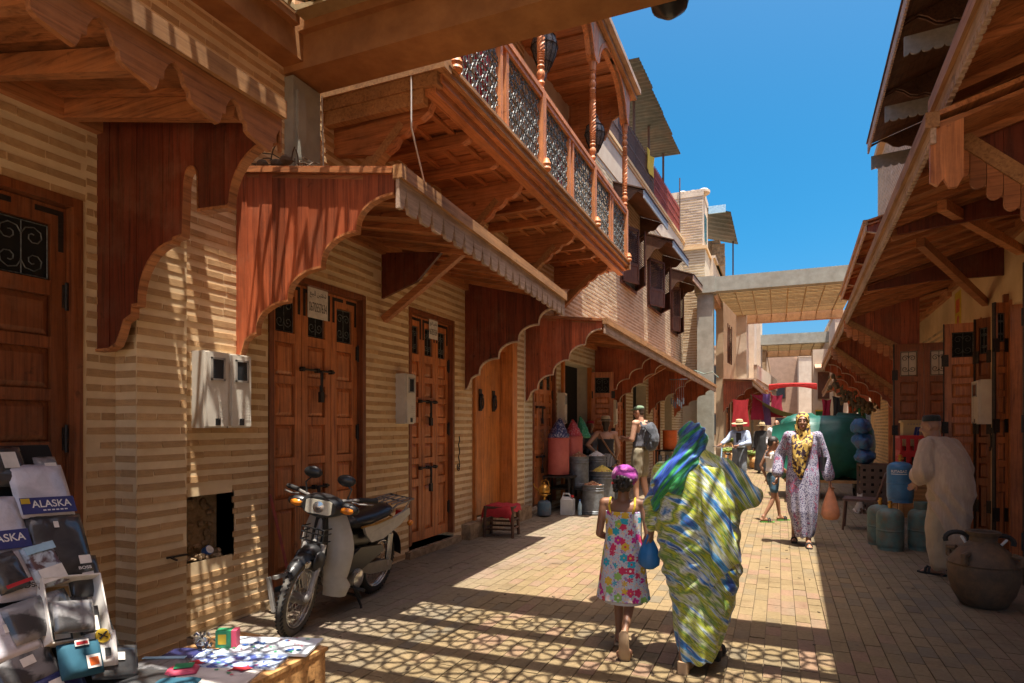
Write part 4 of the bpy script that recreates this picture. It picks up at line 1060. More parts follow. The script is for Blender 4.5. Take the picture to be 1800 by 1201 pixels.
for u in (2.75, 5.2, 7.4, 9.5, 11.6): side_panel(a4, L3, u, foil_profile(0, 2.15, 1.12, 3.2-.03*u, foils=3), lambda n: 3.5-.12*n, 'panel_wood', plank=.28)
# houses farther along, left and right, and closing the street
for (x0,x1,y0,y1,h,m,lab) in ((-7,-.75,41.8,58,6.2,'plaster','low plaster house far along the left side of the street'),
        (2.4,8,33,47,6.8,'plaster_pale','pale house far along on the right with a green signboard'),(-9,3,62,70,9.0,'plaster_pink','pink plaster house closing the end of the street'),
        (1.5,12,58,70,7.4,'plaster_pale','pale house beside the pink one at the end of the street')):
    o = thing('plaster_house', lab, 'house', ((x0+x1)/2,(y0+y1)/2,0)); q = MB(); q.box(x0,x1,y0,y1,0,h); part('wall', q, m, o)
    q = MB(); q.box(x0-.05,x1+.05,y0-.05,y1+.05,h,h+.2); part('parapet', q, m, o)
    for k in range(3):
        xa = x0+(x1-x0)*(.18+.27*k)
        for z in (1.0, 4.1):
            q = MB(); q.box(xa,xa+.9,y0-.05,y0-.002,z,z+1.4); wn = part('window', q, 'shutter_wood', o); q = MB(); q.box(xa+.08,xa+.82,y0-.06,y0-.052,z+.08,z+1.32); part('pane', q, 'glass_dark', wn)
far = MB(); far.box(1.62,2.45,36.5,38,0,5.6); 
fo = thing('corner_house', 'narrow whitish corner house with a tiled hood and green signboard on the right', 'house', (2,37,0)); part('wall', far, 'plaster_pale', fo)
q = MB(); q.box(1.75,2.4,36.3,36.5,2.1,2.35); part('signboard', q, 'green_cloth', fo); q = MB(); q.box(1.72,2.45,36.2,36.5,2.35,2.42); part('sign_top', q, 'yellow_cloth', fo)
q = MB(); q.hexa([(1.7,35.9,4.55),(3.2,35.9,4.55),(3.2,36.5,4.75),(1.7,36.5,4.75),(1.7,35.9,4.6),(3.2,35.9,4.6),(3.2,36.5,4.82),(1.7,36.5,4.82)]); part('tiled_hood', q, 'plaster_pink', fo)
q = MB(); q.box(1.85,2.4,36.42,36.5,3.0,4.4); part('window', q, 'shutter_wood', fo)
# red cloth canopy far down the street
mb = MB(); N = 16; vs = []
for i in range(N+1):
    x = -.45+2.0*i/N; sag = .04*math.sin(i/N*PI)
    for (dy, dz) in ((0,-.26+.12*math.sin(i/N*PI)),(0,0),(1.2,.12)): vs.append((x, 31+dy, 3.45+sag+dz))
mb.add(vs, [(3*i+k,3*i+k+1,3*i+k+4,3*i+k+3) for i in range(N) for k in (0,1)])
flat('canopy_red', (.80,.03,.015), .6); solo('red_canopy', mb, 'canopy_red', 'bright red cloth canopy stretched across the far part of the street', 'canopy', smooth='all', loc=(.5,31,3.4))
mb = MB(); vs = []
for i in range(13):
    for k in range(7):
        a, b = i/12, k/6; vs.append((-1.0+1.9*a, 24.5+3*b, 2.75-.75*a-.25*math.sin(PI*a)-.1*math.sin(PI*b)+.05*math.sin(9*b+4*a)))
mb.add(vs, [(i*7+k,i*7+k+1,(i+1)*7+k+1,(i+1)*7+k) for i in range(12) for k in range(6)])
solo('shade_cloth', mb, 'olive_cloth', 'sagging olive shade cloth strung low over the left stalls', 'shade cloth', smooth='all', loc=(-.5,25,2.4))
for (x,y,z0,z1,w_,m,lab) in ((-1.3,24.2,1.55,2.55,.55,'red_cloth','patterned red dress hanging from the first awning past the pillar'),(-.75,24.8,1.8,2.75,.4,'crimson_cloth','crimson kaftan hanging beside the red dress'),
        (-.45,25.2,1.6,2.8,.3,'purple_cloth','lilac robe hanging between two crimson kaftans'),(-.1,25.6,1.9,2.75,.42,'crimson_cloth','crimson kaftan hanging right of the lilac robe')):
    fr = Fr(x, y, 1, .1); hung_cloth('hanging_dress', -w_/2, w_/2, 0, z0, z1, m, lab, 'clothing', 'clothes hung outside the far stall', fr=fr)

# ================================================================== right side
RU = (.0232, 1)
R1 = Fr(2.36-.0232*4.5, 0, *RU, flip=-1)
rh = thing('plaster_house', 'ochre plastered shop house with folded studded doors, on the right', 'house', R1.p(7,0,0))
holesR = [(4.6,6.95,0,2.95), (7.25,8.9,0,2.95), (10.2,12.2,0,2.95), (13.2,14.4,.1,2.6), (15.2,16.8,0,2.7),(18,19.4,0,2.7)]
wr1 = part('wall', wall_mesh(R1, -3, 24, 0, 4.6, holesR), 'plaster_ochre', rh)
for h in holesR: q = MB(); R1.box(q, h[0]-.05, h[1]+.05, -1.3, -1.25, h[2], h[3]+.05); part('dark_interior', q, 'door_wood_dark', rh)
q = MB()
for h in holesR:
    for u in (h[0], h[1]): R1.box(q, u-.03, u+.03, -.2, .02, 0, h[3]+.06)
part('door_post', q, 'door_wood', rh, kind='stuff')
lay_bricks(wr1, brick_list(R1, 12.4, 23, .02, 3.3, holesR, course=.095), 'brick_pale', 120)
pR = lambda u, n=0: R1.p(u, n, 0)
p0 = pR(11.75); open_leaf(rh, (p0.x, p0.y), PI, .82, .1, 2.88, 5, 'pair of door leaves standing open beside the red crate', leaves=2, m='door_wood_dark', glass='plaster_pale', grille=.4)
p0 = pR(10.15); open_leaf(rh, (p0.x, p0.y), PI-.18, .42, .12, 2.95, 6, 'door leaf folded open behind the old man')
p0 = pR(9.75); open_leaf(rh, (p0.x, p0.y), PI-.9, .2, .12, 2.95, 6, 'narrow door leaf edge beside the white meter box', m='door_wood_dark')
p0 = pR(9.0); open_leaf(rh, (p0.x, p0.y), PI+.35, .16, .12, 3.0, 6, 'folded door leaf close to the clay jar')
p0 = pR(7.08); open_leaf(rh, (p0.x, p0.y), PI, .36, .1, 3.05, 6, 'dark door leaf at the right edge behind the clay jar', m='door_wood_dark')
q = MB(); R1.box(q, 9.0,9.06,.0,.05,.1,3.1); part('door_post', q, 'door_wood_dark', rh)
meter_box(R1, 9.66, 10.02, 1.58, 2.15, .0, 'white meter box on the ochre wall above the black scrawl')
q = MB()
for c, r_, a0, a1 in (((9.8,1.36),.10,.3,5.2),((9.8,1.2),.075,-1.2,2.6),((9.72,1.45),.06,.5,3)):
    q.tube([R1.p(c[0]+r_*math.cos(t), .006, c[1]+r_*1.3*math.sin(t)) for t in [a0+(a1-a0)*i/9 for i in range(10)]], .011, 5)
q.tube([R1.p(9.62,.006,1.42), R1.p(9.6,.006,1.62)], .011, 5)
part('scrawl', q, 'black_ink', rh)
q = MB(); R1.box(q, 11.32, 11.72, .0, .006, 3.02, 3.62); po = solo('wall_poster', q, 'yellow_cloth', 'faded yellow poster on the ochre wall under the awning', 'poster', loc=R1.p(11.5,0,3.02))
q = MB(); R1.box(q, 11.40,11.64,.006,.009,3.3,3.5); q.lathe([(.07,0),(.07,.003)], R1.p(11.5,.008,3.18), 14, Matrix.Rotation(R(90),3,'Y')); part('print', q, 'orange_plastic', po)

def diag_panel(root, fr, u, nw, ne, zw_bot, zw_top, ze, m='panel_wood', tile=.125, scal=True):
    """triangular gable: straight raking edge from eave down to the wall, edged with scalloped pendants"""
    ztop = lambda n: zw_top-(zw_top-ze)*n/ne
    prof = [(nw+(ne-nw)*i/20, zw_bot+(ze-.18-zw_bot)*i/20) for i in range(21)]
    sp = side_panel(root, fr, u, prof, ztop, m)
    for row in range(2 if scal else 0):
        k = nw+.02+row*.05; d = -.03-row*.03
        while k < ne:
            z = zw_bot+(ze-.18-zw_bot)*(k-nw)/(ne-nw); mb = MB(); w_ = .085; h = .09+.07*row
            pts = [(k, z-h+.05), *[(k+w_/2-w_/2*math.cos(t), z-h+.05-.05*math.sin(t)) for t in [PI*i/6 for i in range(1,6)]], (k+w_, z-h+.05), (k+w_, z+.12), (k, z+.05)]
            mb.plate(pts, lambda s_,t,zz: fr.p(u+t, s_, zz), d, d+.022); part('pendant', mb, 'board_wood_x', sp); k += w_+.004
    mb = MB(); mb.beam(fr.p(u-.03, nw, zw_bot+.06), fr.p(u-.03, ne, ze-.12), .10, .09, up=(0,0,1)); part('raking_rail', mb, 'fascia_wood', sp)
    return sp
GR = 'timber awnings along the right fronts'
nE = 1.50
b1 = awning('nearest timber awning on the right, filling the upper right corner', R1, .4, 4.98, 1.38, 1.40, 4.15, 3.80, GR, board=.24, style='dentil', zf1=3.72, drop=.13)
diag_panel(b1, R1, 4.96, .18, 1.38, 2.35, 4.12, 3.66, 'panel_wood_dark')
b2 = awning('long timber awning on the right above the gas bottles and old man', R1, 4.5, 11.9, nE, nE, 3.86, 3.42, GR, board=.2, style='dentil', drop=.10, fascia=('fascia_wood','fascia_grey'))
diag_panel(b2, R1, 11.86, .45, nE-.02, 2.58, 3.84, 3.42, scal=True)
q = MB(); q.plate([(1.34,3.06),(1.37,3.0),(1.41,3.0),(1.44,3.06),(1.47,3.02),(1.51,3.05),(1.51,3.40),(1.34,3.44)], lambda s_,t,z: R1.p(4.5+t,s_,z), 0, .035); part('end_board', q, 'post_wood', b2)
for (u, z) in ((5.85,2.78),(4.75,2.85)): pass
strut(b2, R1.p(9.9,.02,3.16), R1.p(7.2,1.15,3.36), .07, .09); strut(b2, R1.p(8.5,.02,3.48), R1.p(6.2,1.15,3.40), .07, .09)
for u in (6.6, 9.2):
    q = MB(); q.plate([(0,3.72),(1.42,3.36),(1.42,3.30),(.75,3.36),(0,3.36)], lambda s_,t,z: R1.p(u+t,s_,z), -.02, .02); part('gusset', q, 'panel_wood_dark', b2)
    q = MB(); R1.box(q, u-.05,u+.05,.02,nE-.05,3.30,3.40) if 0 else q.beam(R1.p(u+.1,.02,3.70), R1.p(u+.1,nE-.04,3.32), .07, .10); part('rafter', q, 'board_wood_x', b2)
b3 = awning('third timber awning on the right with stepped arched gables', R1, 11.95, 21.5, nE, nE+.02, 3.80, 3.42, GR, board=.3, style='dentil', drop=.10)
diag_panel(b3, R1, 15.6, .3, nE-.02, 2.25, 3.78, 3.40)
for u in (17.2, 18.9, 21.3): side_panel(b3, R1, u, foil_profile(0, 2.05, nE-.03, 3.22, foils=4), lambda n: 3.78-.22*n, 'panel_wood', plank=.2)
b5 = awning('far timber awning on the right past the reed pergola', R1, 22.5, 34, 1.2, 1.1, 3.5, 3.2, GR, board=.5, style='dentil')
for u in (24.5, 28): side_panel(b5, R1, u, foil_profile(0, 2.05, 1.1, 3.0, foils=3), lambda n: 3.5-.22*n, 'panel_wood', plank=.3)
# upper storey on the right
up = thing('upper_storey', 'upper storey of rough plaster above the right-hand awnings', 'house', R1.p(12,0,4.6))
q = MB(); R1.box(q, -3, 21.5, -6, .05, 4.6, 9.3); part('wall', q, 'plaster_pale', up)
q = MB(); R1.box(q, 21.5, 30, -6, -.4, 4.6, 6.2); part('wall', q, 'plaster', up)
q = MB(); R1.box(q, -3, 21.6, -.2, .2, 9.3, 9.5); part('parapet', q, 'plaster', up)
lay_bricks(up.children[0], brick_list(R1, 14.2, 21.45, 4.7, 9.2, n0=.05, course=.1), 'brick_pale', 80)
for (u0, u1, lab) in ((2.6,6.95,'dark window canopy nearest overhead on the right'),(7.0,9.75,'dark window canopy with a pale fringe high on the right'),(9.8,11.75,'second fringed window canopy along the right upper storey'),(11.8,13.8,'farthest dark window canopy on the right upper storey')):
    o = small_canopy(R1, u0, u1, 7.3, .98, lab, 'window canopies on the right upper storey', drop=.45)
    for u in (u0-.05, u1+.01):
        part('end_fringe', tooth_fascia(Fr(*R1.p(u,.1,0).xy, R1.n.x, R1.n.y), 0, .85, lambda q: 0, lambda q: 6.80-.05*q, lambda q: 6.54-.05*q, 'scallop', .02), 'fringe_grey', o)
    q = MB(); R1.box(q, u0+.15,u1-.15,.05,.12,5.3,6.9); part('window', q, 'void_black', o)
    mb = MB(); R1.box(mb, u0, u1, .05, .45, 5.15, 6.2); part('boxed_window', mb, 'dark_wood', o)
b4 = awning('upper timber awning beyond the fringed canopies on the right', R1, 12.6, 19.2, 1.15, 1.15, 5.45, 5.15, GR, board=.3, style='scallop', drop=.14)
for u in (12.65, 15, 17.2, 19.1): side_panel(b4, R1, u, [(0,4.4),(.2,4.4),(.3,4.65),(.6,4.75),(.7,4.62),(.8,4.7),(.95,4.95),(1.12,5.0)], lambda n: 5.45-.26*n, 'panel_wood', plank=.22)
# ================================================================== moped
def moped():
    o = thing('moped', 'black moped with a dull white leg shield leaning on its stand before the wide door', 'moped', world=False)
    ST = Matrix.Rotation(R(11), 3, 'Z')               # bars and front wheel turned to the left
    RK = Matrix.Rotation(R(-24), 3, 'X')
    FA = Vector((0, .62, .285)); RA = Vector((0, -.60, .285))
    HEAD = Vector((0, .36, .80))
    def sp(p): return HEAD+ST@(Vector(p)-HEAD)          # steered point
    def wheel(c, steer, label):
        fw = (lambda p: sp(p)) if steer else (lambda p: Vector(p))
        circ = lambda r_, x, n=36: [fw(c+Vector((x, r_*math.cos(2*PI*i/n), r_*math.sin(2*PI*i/n)))) for i in range(n)]
        mb = MB(); mb.tube(circ(.252, 0), .036, 10, closed=True)
        w_ = part('wheel', mb, 'dusty_rubber' if steer else 'black_rubber', o, smooth='all', label=label)
        mb = MB()
        for i in range(48):                            # tread blocks
            a = 2*PI*i/48
            for s_ in (-1, 1):
                p = c+Vector((s_*.014, .286*math.cos(a+s_*.05), .286*math.sin(a+s_*.05))); q = c+Vector((s_*.028, .278*math.cos(a+.04), .278*math.sin(a+.04)))
                mb.beam(fw(p), fw(q), .012, .008)
        part('tread', mb, 'black_rubber', w_, kind='stuff')
        mb = MB()
        for s_ in (-.022, .022): mb.tube(circ(.214, s_), .009, 6, closed=True)
        mb.tube(circ(.209, 0), .015, 6, closed=True); part('rim', mb, 'chrome', w_, smooth='all')
        mb = MB()
        for i in range(28):
            a = 2*PI*i/28; b = a+(.5 if i % 2 else -.5); s_ = .03 if i % 4 < 2 else -.03
            mb.tube([fw(c+Vector((s_, .04*math.cos(b), .04*math.sin(b)))), fw(c+Vector((0, .208*math.cos(a), .208*math.sin(a))))], .0018, 3)
        part('spokes', mb, 'chrome', w_, kind='stuff')
        mb = MB(); mb.tube([fw(c+Vector((-.055,0,0))), fw(c+Vector((.055,0,0)))], .045, 14); mb.tube([fw(c+Vector((-.085,0,0))), fw(c+Vector((.085,0,0)))], .012, 8); part('hub', mb, 'dull_metal', w_, smooth=True)
        return w_
    wheel(FA, True, 'dusty front wheel turned to the left'); wheel(RA, False, 'black rear wheel')
    mb = MB()
    for s_ in (-1, 1):
        mb.tube([sp((s_*.075, .62, .285)), sp((s_*.075, .53, .46)), sp((s_*.07, .44, .66))], [.02,.026,.024], 8)
        mb.cap(sp((s_*.075, .64, .30)), sp((s_*.075, .565, .345)), .03, .024, 8)
    mb.tube([sp((0,.43,.66)), sp((0,.33,.92))], .028, 10); part('fork', mb, 'grey_plastic', o, smooth=True)
    mb = MB(); rr = []                                  # front mudguard with a nose
    for i in range(15):
        a = R(48+i*8.2); w_ = .04+.022*math.sin(max(0, min(1, i/14))*PI); r_ = .312
        rr.append([sp(FA+Vector((x, r_*math.cos(a)-.0, r_*math.sin(a)+(.02 if abs(x) < w_*.6 else -.015)))) for x in (-w_, -w_*.5, 0, w_*.5, w_)])
    for i in range(14):
        mb.add(rr[i]+rr[i+1], [(k,k+1,k+6,k+5) for k in range(4)])
    mb.ell(sp((0,.47,.60)), .085, .10, .07, 14); mb.ell(sp((-.075,.50,.54)), .03, .08, .085, 10); mb.ell(sp((.075,.50,.54)), .03, .08, .085, 10)
    part('front_mudguard', mb, 'black_plastic', o, smooth='all')
    mb = MB(); mb.ell(sp((0,.60,.545)), .06, .055, .055, 14); part('horn', mb, 'chrome', o, smooth='all')
    # leg shield: two curved white wings with a black spine
    for s_ in (-1, 1):
        mb = MB(); vs = []; n = 14
        for i in range(n+1):
            t = i/n; z = .92-.70*t; y = .34-.05*math.sin(t*PI)+.02*t-(.10*max(0, t-.6)/.4)
            w0 = .035+.01*t; w1 = .13+.10*math.sin(min(1, t*1.25)*PI*.85)+.02*t
            if t > .8: w1 = .25-.28*(t-.8)
            for x, dy in ((w0, .03), ((w0+w1)/2, .015), (w1*.93, -.02), (w1, -.06)): vs.append((s_*x, y+dy, z))
        mb.add(vs, [(i*4+k,i*4+k+1,i*4+k+5,i*4+k+4) for i in range(n) for k in range(3)])
        mb.add([(x*.985, y-.014, z) for x, y, z in vs], [(i*4+k,i*4+k+4,i*4+k+5,i*4+k+1) for i in range(n) for k in range(3)])
        part('leg_shield', mb, 'shield_white', o, smooth='all')
    mb = MB(); mb.hexa([(-.06,.33,.52),(.06,.33,.52),(.055,.42,.54),(-.055,.42,.54),(-.05,.27,.94),(.05,.27,.94),(.04,.375,.95),(-.04,.375,.95)]); mb.ell((0,.385,.60),.075,.05,.11,12); part('front_spine', mb, 'black_plastic', o, smooth=True)
    mb = MB()
    for x in (-.012, .012): mb.tube([(x+.014*math.cos(t), .402-.0, .875+.014*math.sin(t)) for t in [2*PI*i/10 for i in range(10)]], .003, 4, closed=True)
    mb.beam((-.04,.40,.875),(.04,.40,.875),.006,.006); part('badge', mb, 'brass', o)
    mb = MB()                                           # wire carrier on the nose
    for z in (.68,.74,.78): mb.tube([(-.10,.37,z),(-.10,.47,z),(.10,.47,z),(.10,.37,z)], .006, 5)
    for x in (-.10,-.05,0,.05,.10): mb.tube([(x,.42,.665),(x,.47,.68),(x,.47,.78)], .005, 5)
    part('wire_carrier', mb, 'black_plastic', o, smooth=True)
    # head: nacelle, lamps, bars, mirrors
    mb = MB(); mb.rings([[sp(HEAD+Vector((x*sx, dy+.03, .15+z*sz))) for x, z in [(math.cos(2*PI*k/18), math.sin(2*PI*k/18)) for k in range(18)]] for dy, sx, sz in ((-.13,.05,.04),(-.09,.15,.075),(-.02,.185,.095),(.05,.16,.088),(.075,.14,.078))]); part('headlamp_shell', mb, 'black_plastic', o, smooth=True)
    mb = MB(); mb.rings([[sp(HEAD+Vector((max(-.105,min(.105,x*.14)), .075+dy, .15+max(-.055,min(.055,z*.075))))) for x, z in [(math.cos(2*PI*k/20), math.sin(2*PI*k/20)) for k in range(20)]] for dy in (-.01,.035)]); hl_ = part('headlight', mb, 'headlight_glass', o, smooth=True)
    mb = MB(); mb.lathe([(.03,0),(.045,.006),(.02,.012),(.005,.016)], sp(HEAD+Vector((0,.108,.15))), 14, ST@Matrix.Rotation(R(-90),3,'X')); part('bulb', mb, 'chrome', hl_, smooth=True)
    for s_ in (-1, 1):
        mb = MB(); mb.ell(sp(HEAD+Vector((s_*.205,.045,.145))), .06, .035, .032, 12, ST); part('indicator', mb, 'amber', o, smooth='all')
        mb = MB(); mb.ell(sp(HEAD+Vector((s_*.20,.02,.15))), .095, .05, .05, 12, ST); part('indicator_housing', mb, 'black_plastic', o, smooth='all')
        mb = MB(); mb.tube([sp(HEAD+Vector((s_*.10,-.02,.19))), sp(HEAD+Vector((s_*.22,-.04,.215))), sp(HEAD+Vector((s_*.27,-.08,.22)))], .014, 8); part('handlebar', mb, 'dull_metal', o, smooth=True)
        mb = MB(); mb.tube([sp(HEAD+Vector((s_*.25,-.065,.22))), sp(HEAD+Vector((s_*.38,-.13,.225)))], .019, 10); part('grip', mb, 'black_rubber', o, smooth=True)
        mb = MB(); mb.tube([sp(HEAD+Vector((s_*.22,.0,.205))), sp(HEAD+Vector((s_*.28,.0,.20))), sp(HEAD+Vector((s_*.37,-.06,.20)))], .007, 6); part('lever', mb, 'dull_metal', o, smooth=True)
        mc = sp(HEAD+Vector((.02+s_*.12 if s_ > 0 else -.14, -.03, .385 if s_ > 0 else .36)))
        mb = MB(); mb.tube([sp(HEAD+Vector((s_*.17,-.03,.22))), sp(HEAD+Vector((s_*.19,-.03,.30))), mc-Vector((0,0,.03))], .007, 6); mr = part('mirror_stem', mb, 'black_plastic', o, smooth=True)
        mb = MB(); mb.ell(mc, .078, .024, .048, 14, ST); part('mirror', mb, 'black_plastic', mr, smooth='all')
    # body
    mb = MB(); mb.beam((0,.30,.62),(0,-.10,.42),.10,.12); mb.beam((0,-.08,.44),(0,-.35,.62),.10,.10); mb.cbox((0,-.14,.58),.14,.26,.16); part('frame', mb, 'black_plastic', o)
    mb = MB(); mb.rings([[Vector((x*sx, y, z0+z*sz)) for x, z in [(math.cos(2*PI*k/16), math.sin(2*PI*k/16)) for k in range(16)]] for y, sx, sz, z0 in ((.02,.05,.03,.74),(-.02,.10,.06,.755),(-.15,.13,.07,.765),(-.3,.13,.062,.775),(-.46,.14,.07,.80),(-.56,.12,.055,.81),(-.60,.06,.03,.81))]); part('seat', mb, 'black_plastic', o, smooth=True)
    mb = MB(); mb.tube([Vector((s_,y,z)) for s_, y, z in ((-.132,-.02,.735),(-.145,-.25,.74),(-.148,-.5,.765),(0,-.61,.78),(.148,-.5,.765),(.145,-.25,.74),(.132,-.02,.735))], .010, 6); part('seat_trim', mb, 'brass', o, smooth=True)
    for s_ in (-1, 1):
        mb = MB(); pts = [(-.1,.66),(-.05,.73),(-.55,.75),(-.85,.80),(-.88,.74),(-.7,.66),(-.4,.58),(-.2,.58)]
        mb.plate(pts, lambda a,t,b: Vector((s_*(.12+t-.03*max(0,-a-.55)), a, b)), 0, .025); part('side_panel', mb, 'grey_plastic' if s_ < 0 else 'black_plastic', o)
        mb = MB(); mb.plate([(.12,.36),(.16,.46),(-.05,.56),(-.42,.52),(-.46,.46),(-.12,.36)], lambda a,t,b: Vector((s_*(.105+t), a, b)), 0, .03); part('engine_cover', mb, 'black_plastic', o)
        mb = MB(); mb.plate([(-.30,.27),(-.66,.235),(-.70,.30),(-.62,.345),(-.2,.385),(-.12,.33)], lambda a,t,b: Vector((s_*(.09+t), a, b)), 0, .03); part('chain_case', mb, 'dull_metal' if s_ < 0 else 'shield_white', o)
        mb = MB(); mb.tube([(s_*.11,-.60,.285),(s_*.12,-.55,.70)], .018, 8); mb.tube([(s_*.115,-.59,.36),(s_*.12,-.56,.60)], .03, 8); part('shock_absorber', mb, 'chrome', o, smooth=True)
        mb = MB(); mb.tube([(s_*.06,.02,.26),(s_*.20,.04,.245),(s_*.27,.03,.245)], .014, 8); part('footrest', mb, 'black_rubber', o, smooth=True)
        mb = MB(); mb.ell((s_*.16,-.86,.66),.03,.035,.03,8); part('rear_indicator', mb, 'amber', o, smooth='all')
    mb = MB(); mb.cap((0,.12,.30),(0,-.06,.30),.085,.10,14); mb.tube([(-.16,-.03,.30),(.16,-.03,.30)], .085, 16); mb.cap((0,.10,.33),(0,.24,.40),.06,.05,12)
    for k in range(6): mb.lathe([(.068,0),(.068,.006)], (0,.13+k*.02,.345+k*.011), 12, Matrix.Rotation(R(-60),3,'X'))
    part('engine', mb, 'engine_metal', o, smooth=True)
    mb = MB(); mb.lathe([(.07,0),(.075,.012),(.05,.022),(.02,.026)], (-.155,-.03,.30), 16, Matrix.Rotation(R(-90),3,'Y')); part('crank_cover', mb, 'chrome', o, smooth=True)
    mb = MB(); mb.tube([(.09,.16,.27),(.12,.05,.21),(.13,-.2,.21),(.135,-.35,.235),(.14,-.86,.30)], [.018,.018,.02,.04,.035], 10); part('exhaust', mb, 'chrome', o, smooth=True)
    mb = MB()                                           # rear carrier
    for z_, x_ in ((.86,.13),): mb.tube([(-x_,-.50,.82),(-x_,-.60,z_),(-x_,-.92,z_+.02),(x_,-.92,z_+.02),(x_,-.60,z_),(x_,-.50,.82)], .010, 6)
    for x in (-.08,-.03,.03,.08): mb.tube([(x,-.58,.86),(x,-.92,.88)], .007, 5)
    mb.tube([(-.13,-.75,.87),(.13,-.75,.87)], .008, 5); mb.tube([(-.13,-.85,.875),(-.12,-.7,.72)], .008, 5); mb.tube([(.13,-.85,.875),(.12,-.7,.72)], .008, 5); part('rear_carrier', mb, 'dull_metal', o, smooth=True)
    mb = MB(); vs = []
    for i in range(9):
        a = R(70+i*13)
        for x in (-.075, 0, .075): vs.append(RA+Vector((x, .325*math.cos(a), .325*math.sin(a)+(.015 if x == 0 else 0))))
    mb.add(vs, [(i*3+k,i*3+k+1,i*3+k+4,i*3+k+3) for i in range(8) for k in (0,1)]); part('rear_mudguard', mb, 'black_plastic', o, smooth='all')
    mb = MB(); mb.cbox((0,-.95,.70),.09,.05,.07); part('tail_light', mb, 'red_plastic', o)
    mb = MB(); mb.tube([(-.10,-.06,.23),(-.17,-.12,.05),(-.20,-.10,.0)], .012, 6); mb.tube([(-.20,-.10,.012),(-.26,-.06,.012)], .014, 6); part('side_stand', mb, 'black_plastic', o, smooth=True)
    mb = MB(); mb.tube([(-.08,-.1,.22),(-.11,-.2,.09),(.11,-.2,.09),(.08,-.1,.22)], .014, 6); part('centre_stand', mb, 'black_plastic', o, smooth=True)
    return o
mat('shield_white', (.50,.47,.42), (.42,.385,.335), 5, rough=.4, bump=.05, stain=(.25,.2,.15), stain_amt=.4, stain_scale=4)
mp = moped(); mp.location = (-3.45, 4.27, 0); mp.rotation_euler = (0, R(-9), PI+.087); mp.rotation_mode = 'XYZ'

# ================================================================== stool, pot, gas bottles, crate, chair
o = thing('stool', 'low wooden stool with a red cloth over its seat before the smooth boarded door', 'stool', world=False)
for x in (-.19,.19):
    for y in (-.16,.16):
        mb = MB(); mb.tube([(x*1.08,y*1.08,0),(x,y,.44)], [.022,.028], 8); part('leg', mb, 'dark_wood', o, smooth=True)
for z in (.12,.24):
    for (a,b) in (((-.2,-.17),(.2,-.17)),((-.2,.17),(.2,.17)),((-.2,-.17),(-.2,.17)),((.2,-.17),(.2,.17))):
        mb = MB(); mb.tube([(a[0],a[1],z),(b[0],b[1],z)], .014, 6); part('stretcher', mb, 'dark_wood', o, smooth=True)
mb = MB(); mb.cbox((0,0,.42),.42,.36,.03); part('seat', mb, 'dark_wood', o)
o.location = (-3.62, 8.1, 0); o.rotation_euler = (0,0,.15)
mb = MB(); N = 12; vs = []
for i in range(N+1):
    for k in range(N+1):
        x, y = -.26+.5*i/N, -.24+.44*k/N; over = max(0, abs(x)-.20)+max(0, -y-.17)
        vs.append((-3.62+min(.225,max(-.23,x)), 8.1+max(-.2,y), .445+.012*math.sin(i*1.7)*math.cos(k*1.3)-over*2.2))
mb.add(vs, [(i*(N+1)+k,i*(N+1)+k+1,(i+1)*(N+1)+k+1,(i+1)*(N+1)+k) for i in range(N) for k in range(N)])
solo('seat_cloth', mb, 'red_cloth', 'crumpled red cloth draped over the low wooden stool', 'cloth', smooth='all', loc=(-3.62,8.1,.44))

o = thing('clay_jar', 'big dark clay jar with four loop handles on the paving at the right', 'jar', (1.62,6.57,0))
mb = MB(); mb.lathe([(.13,0),(.17,.02),(.225,.12),(.258,.24),(.262,.33),(.255,.36),(.262,.375),(.25,.40),(.19,.48),(.125,.535),(.10,.56),(.10,.60),(.125,.63),(.13,.645),(.115,.65),(.10,.64),(.085,.58)], (1.62,6.57,0), 40); part('jar_body', mb, 'clay_pot', o, smooth=True)
for k, a in enumerate((-.7, .9, 2.4, 4.0)):
    c = Vector((1.62,6.57,.44)); d = Vector((math.cos(a), math.sin(a), 0)); mb = MB()
    mb.tube([c+d*.245+Vector((0,0,-.06)), c+d*.285+Vector((0,0,-.04)), c+d*.29+Vector((0,0,.02)), c+d*.22+Vector((0,0,.03))], [.024,.026,.026,.024], 8); part('handle', mb, 'clay_pot', o, smooth=True)
for x, y, zz, m_ in ((-.15,.18,.57,'black_rubber'),(.17,.16,.56,'black_rubber')):
    mb = MB(); mb.tube([(1.62+x+.09*math.cos(t), 6.57+y, zz-.03+.065*math.sin(t)) for t in [R(-20+i*22) for i in range(11)]], .022, 6); mb.cur = 1
    mb.cap((1.62+x-.02*(1 if x>0 else -3), 6.57+y-.03, zz-.06),(1.62+x+.03, 6.57+y-.02, zz-.005), .012, .012, 6)
    solo('bag_strap', mb, [m_,'white_cloth'], 'dark strap loop with a white end hanging behind the clay jar, '+('on its left' if x < 0 else 'on its right'), 'strap', smooth=True, loc=(1.62+x,6.57+y,zz))

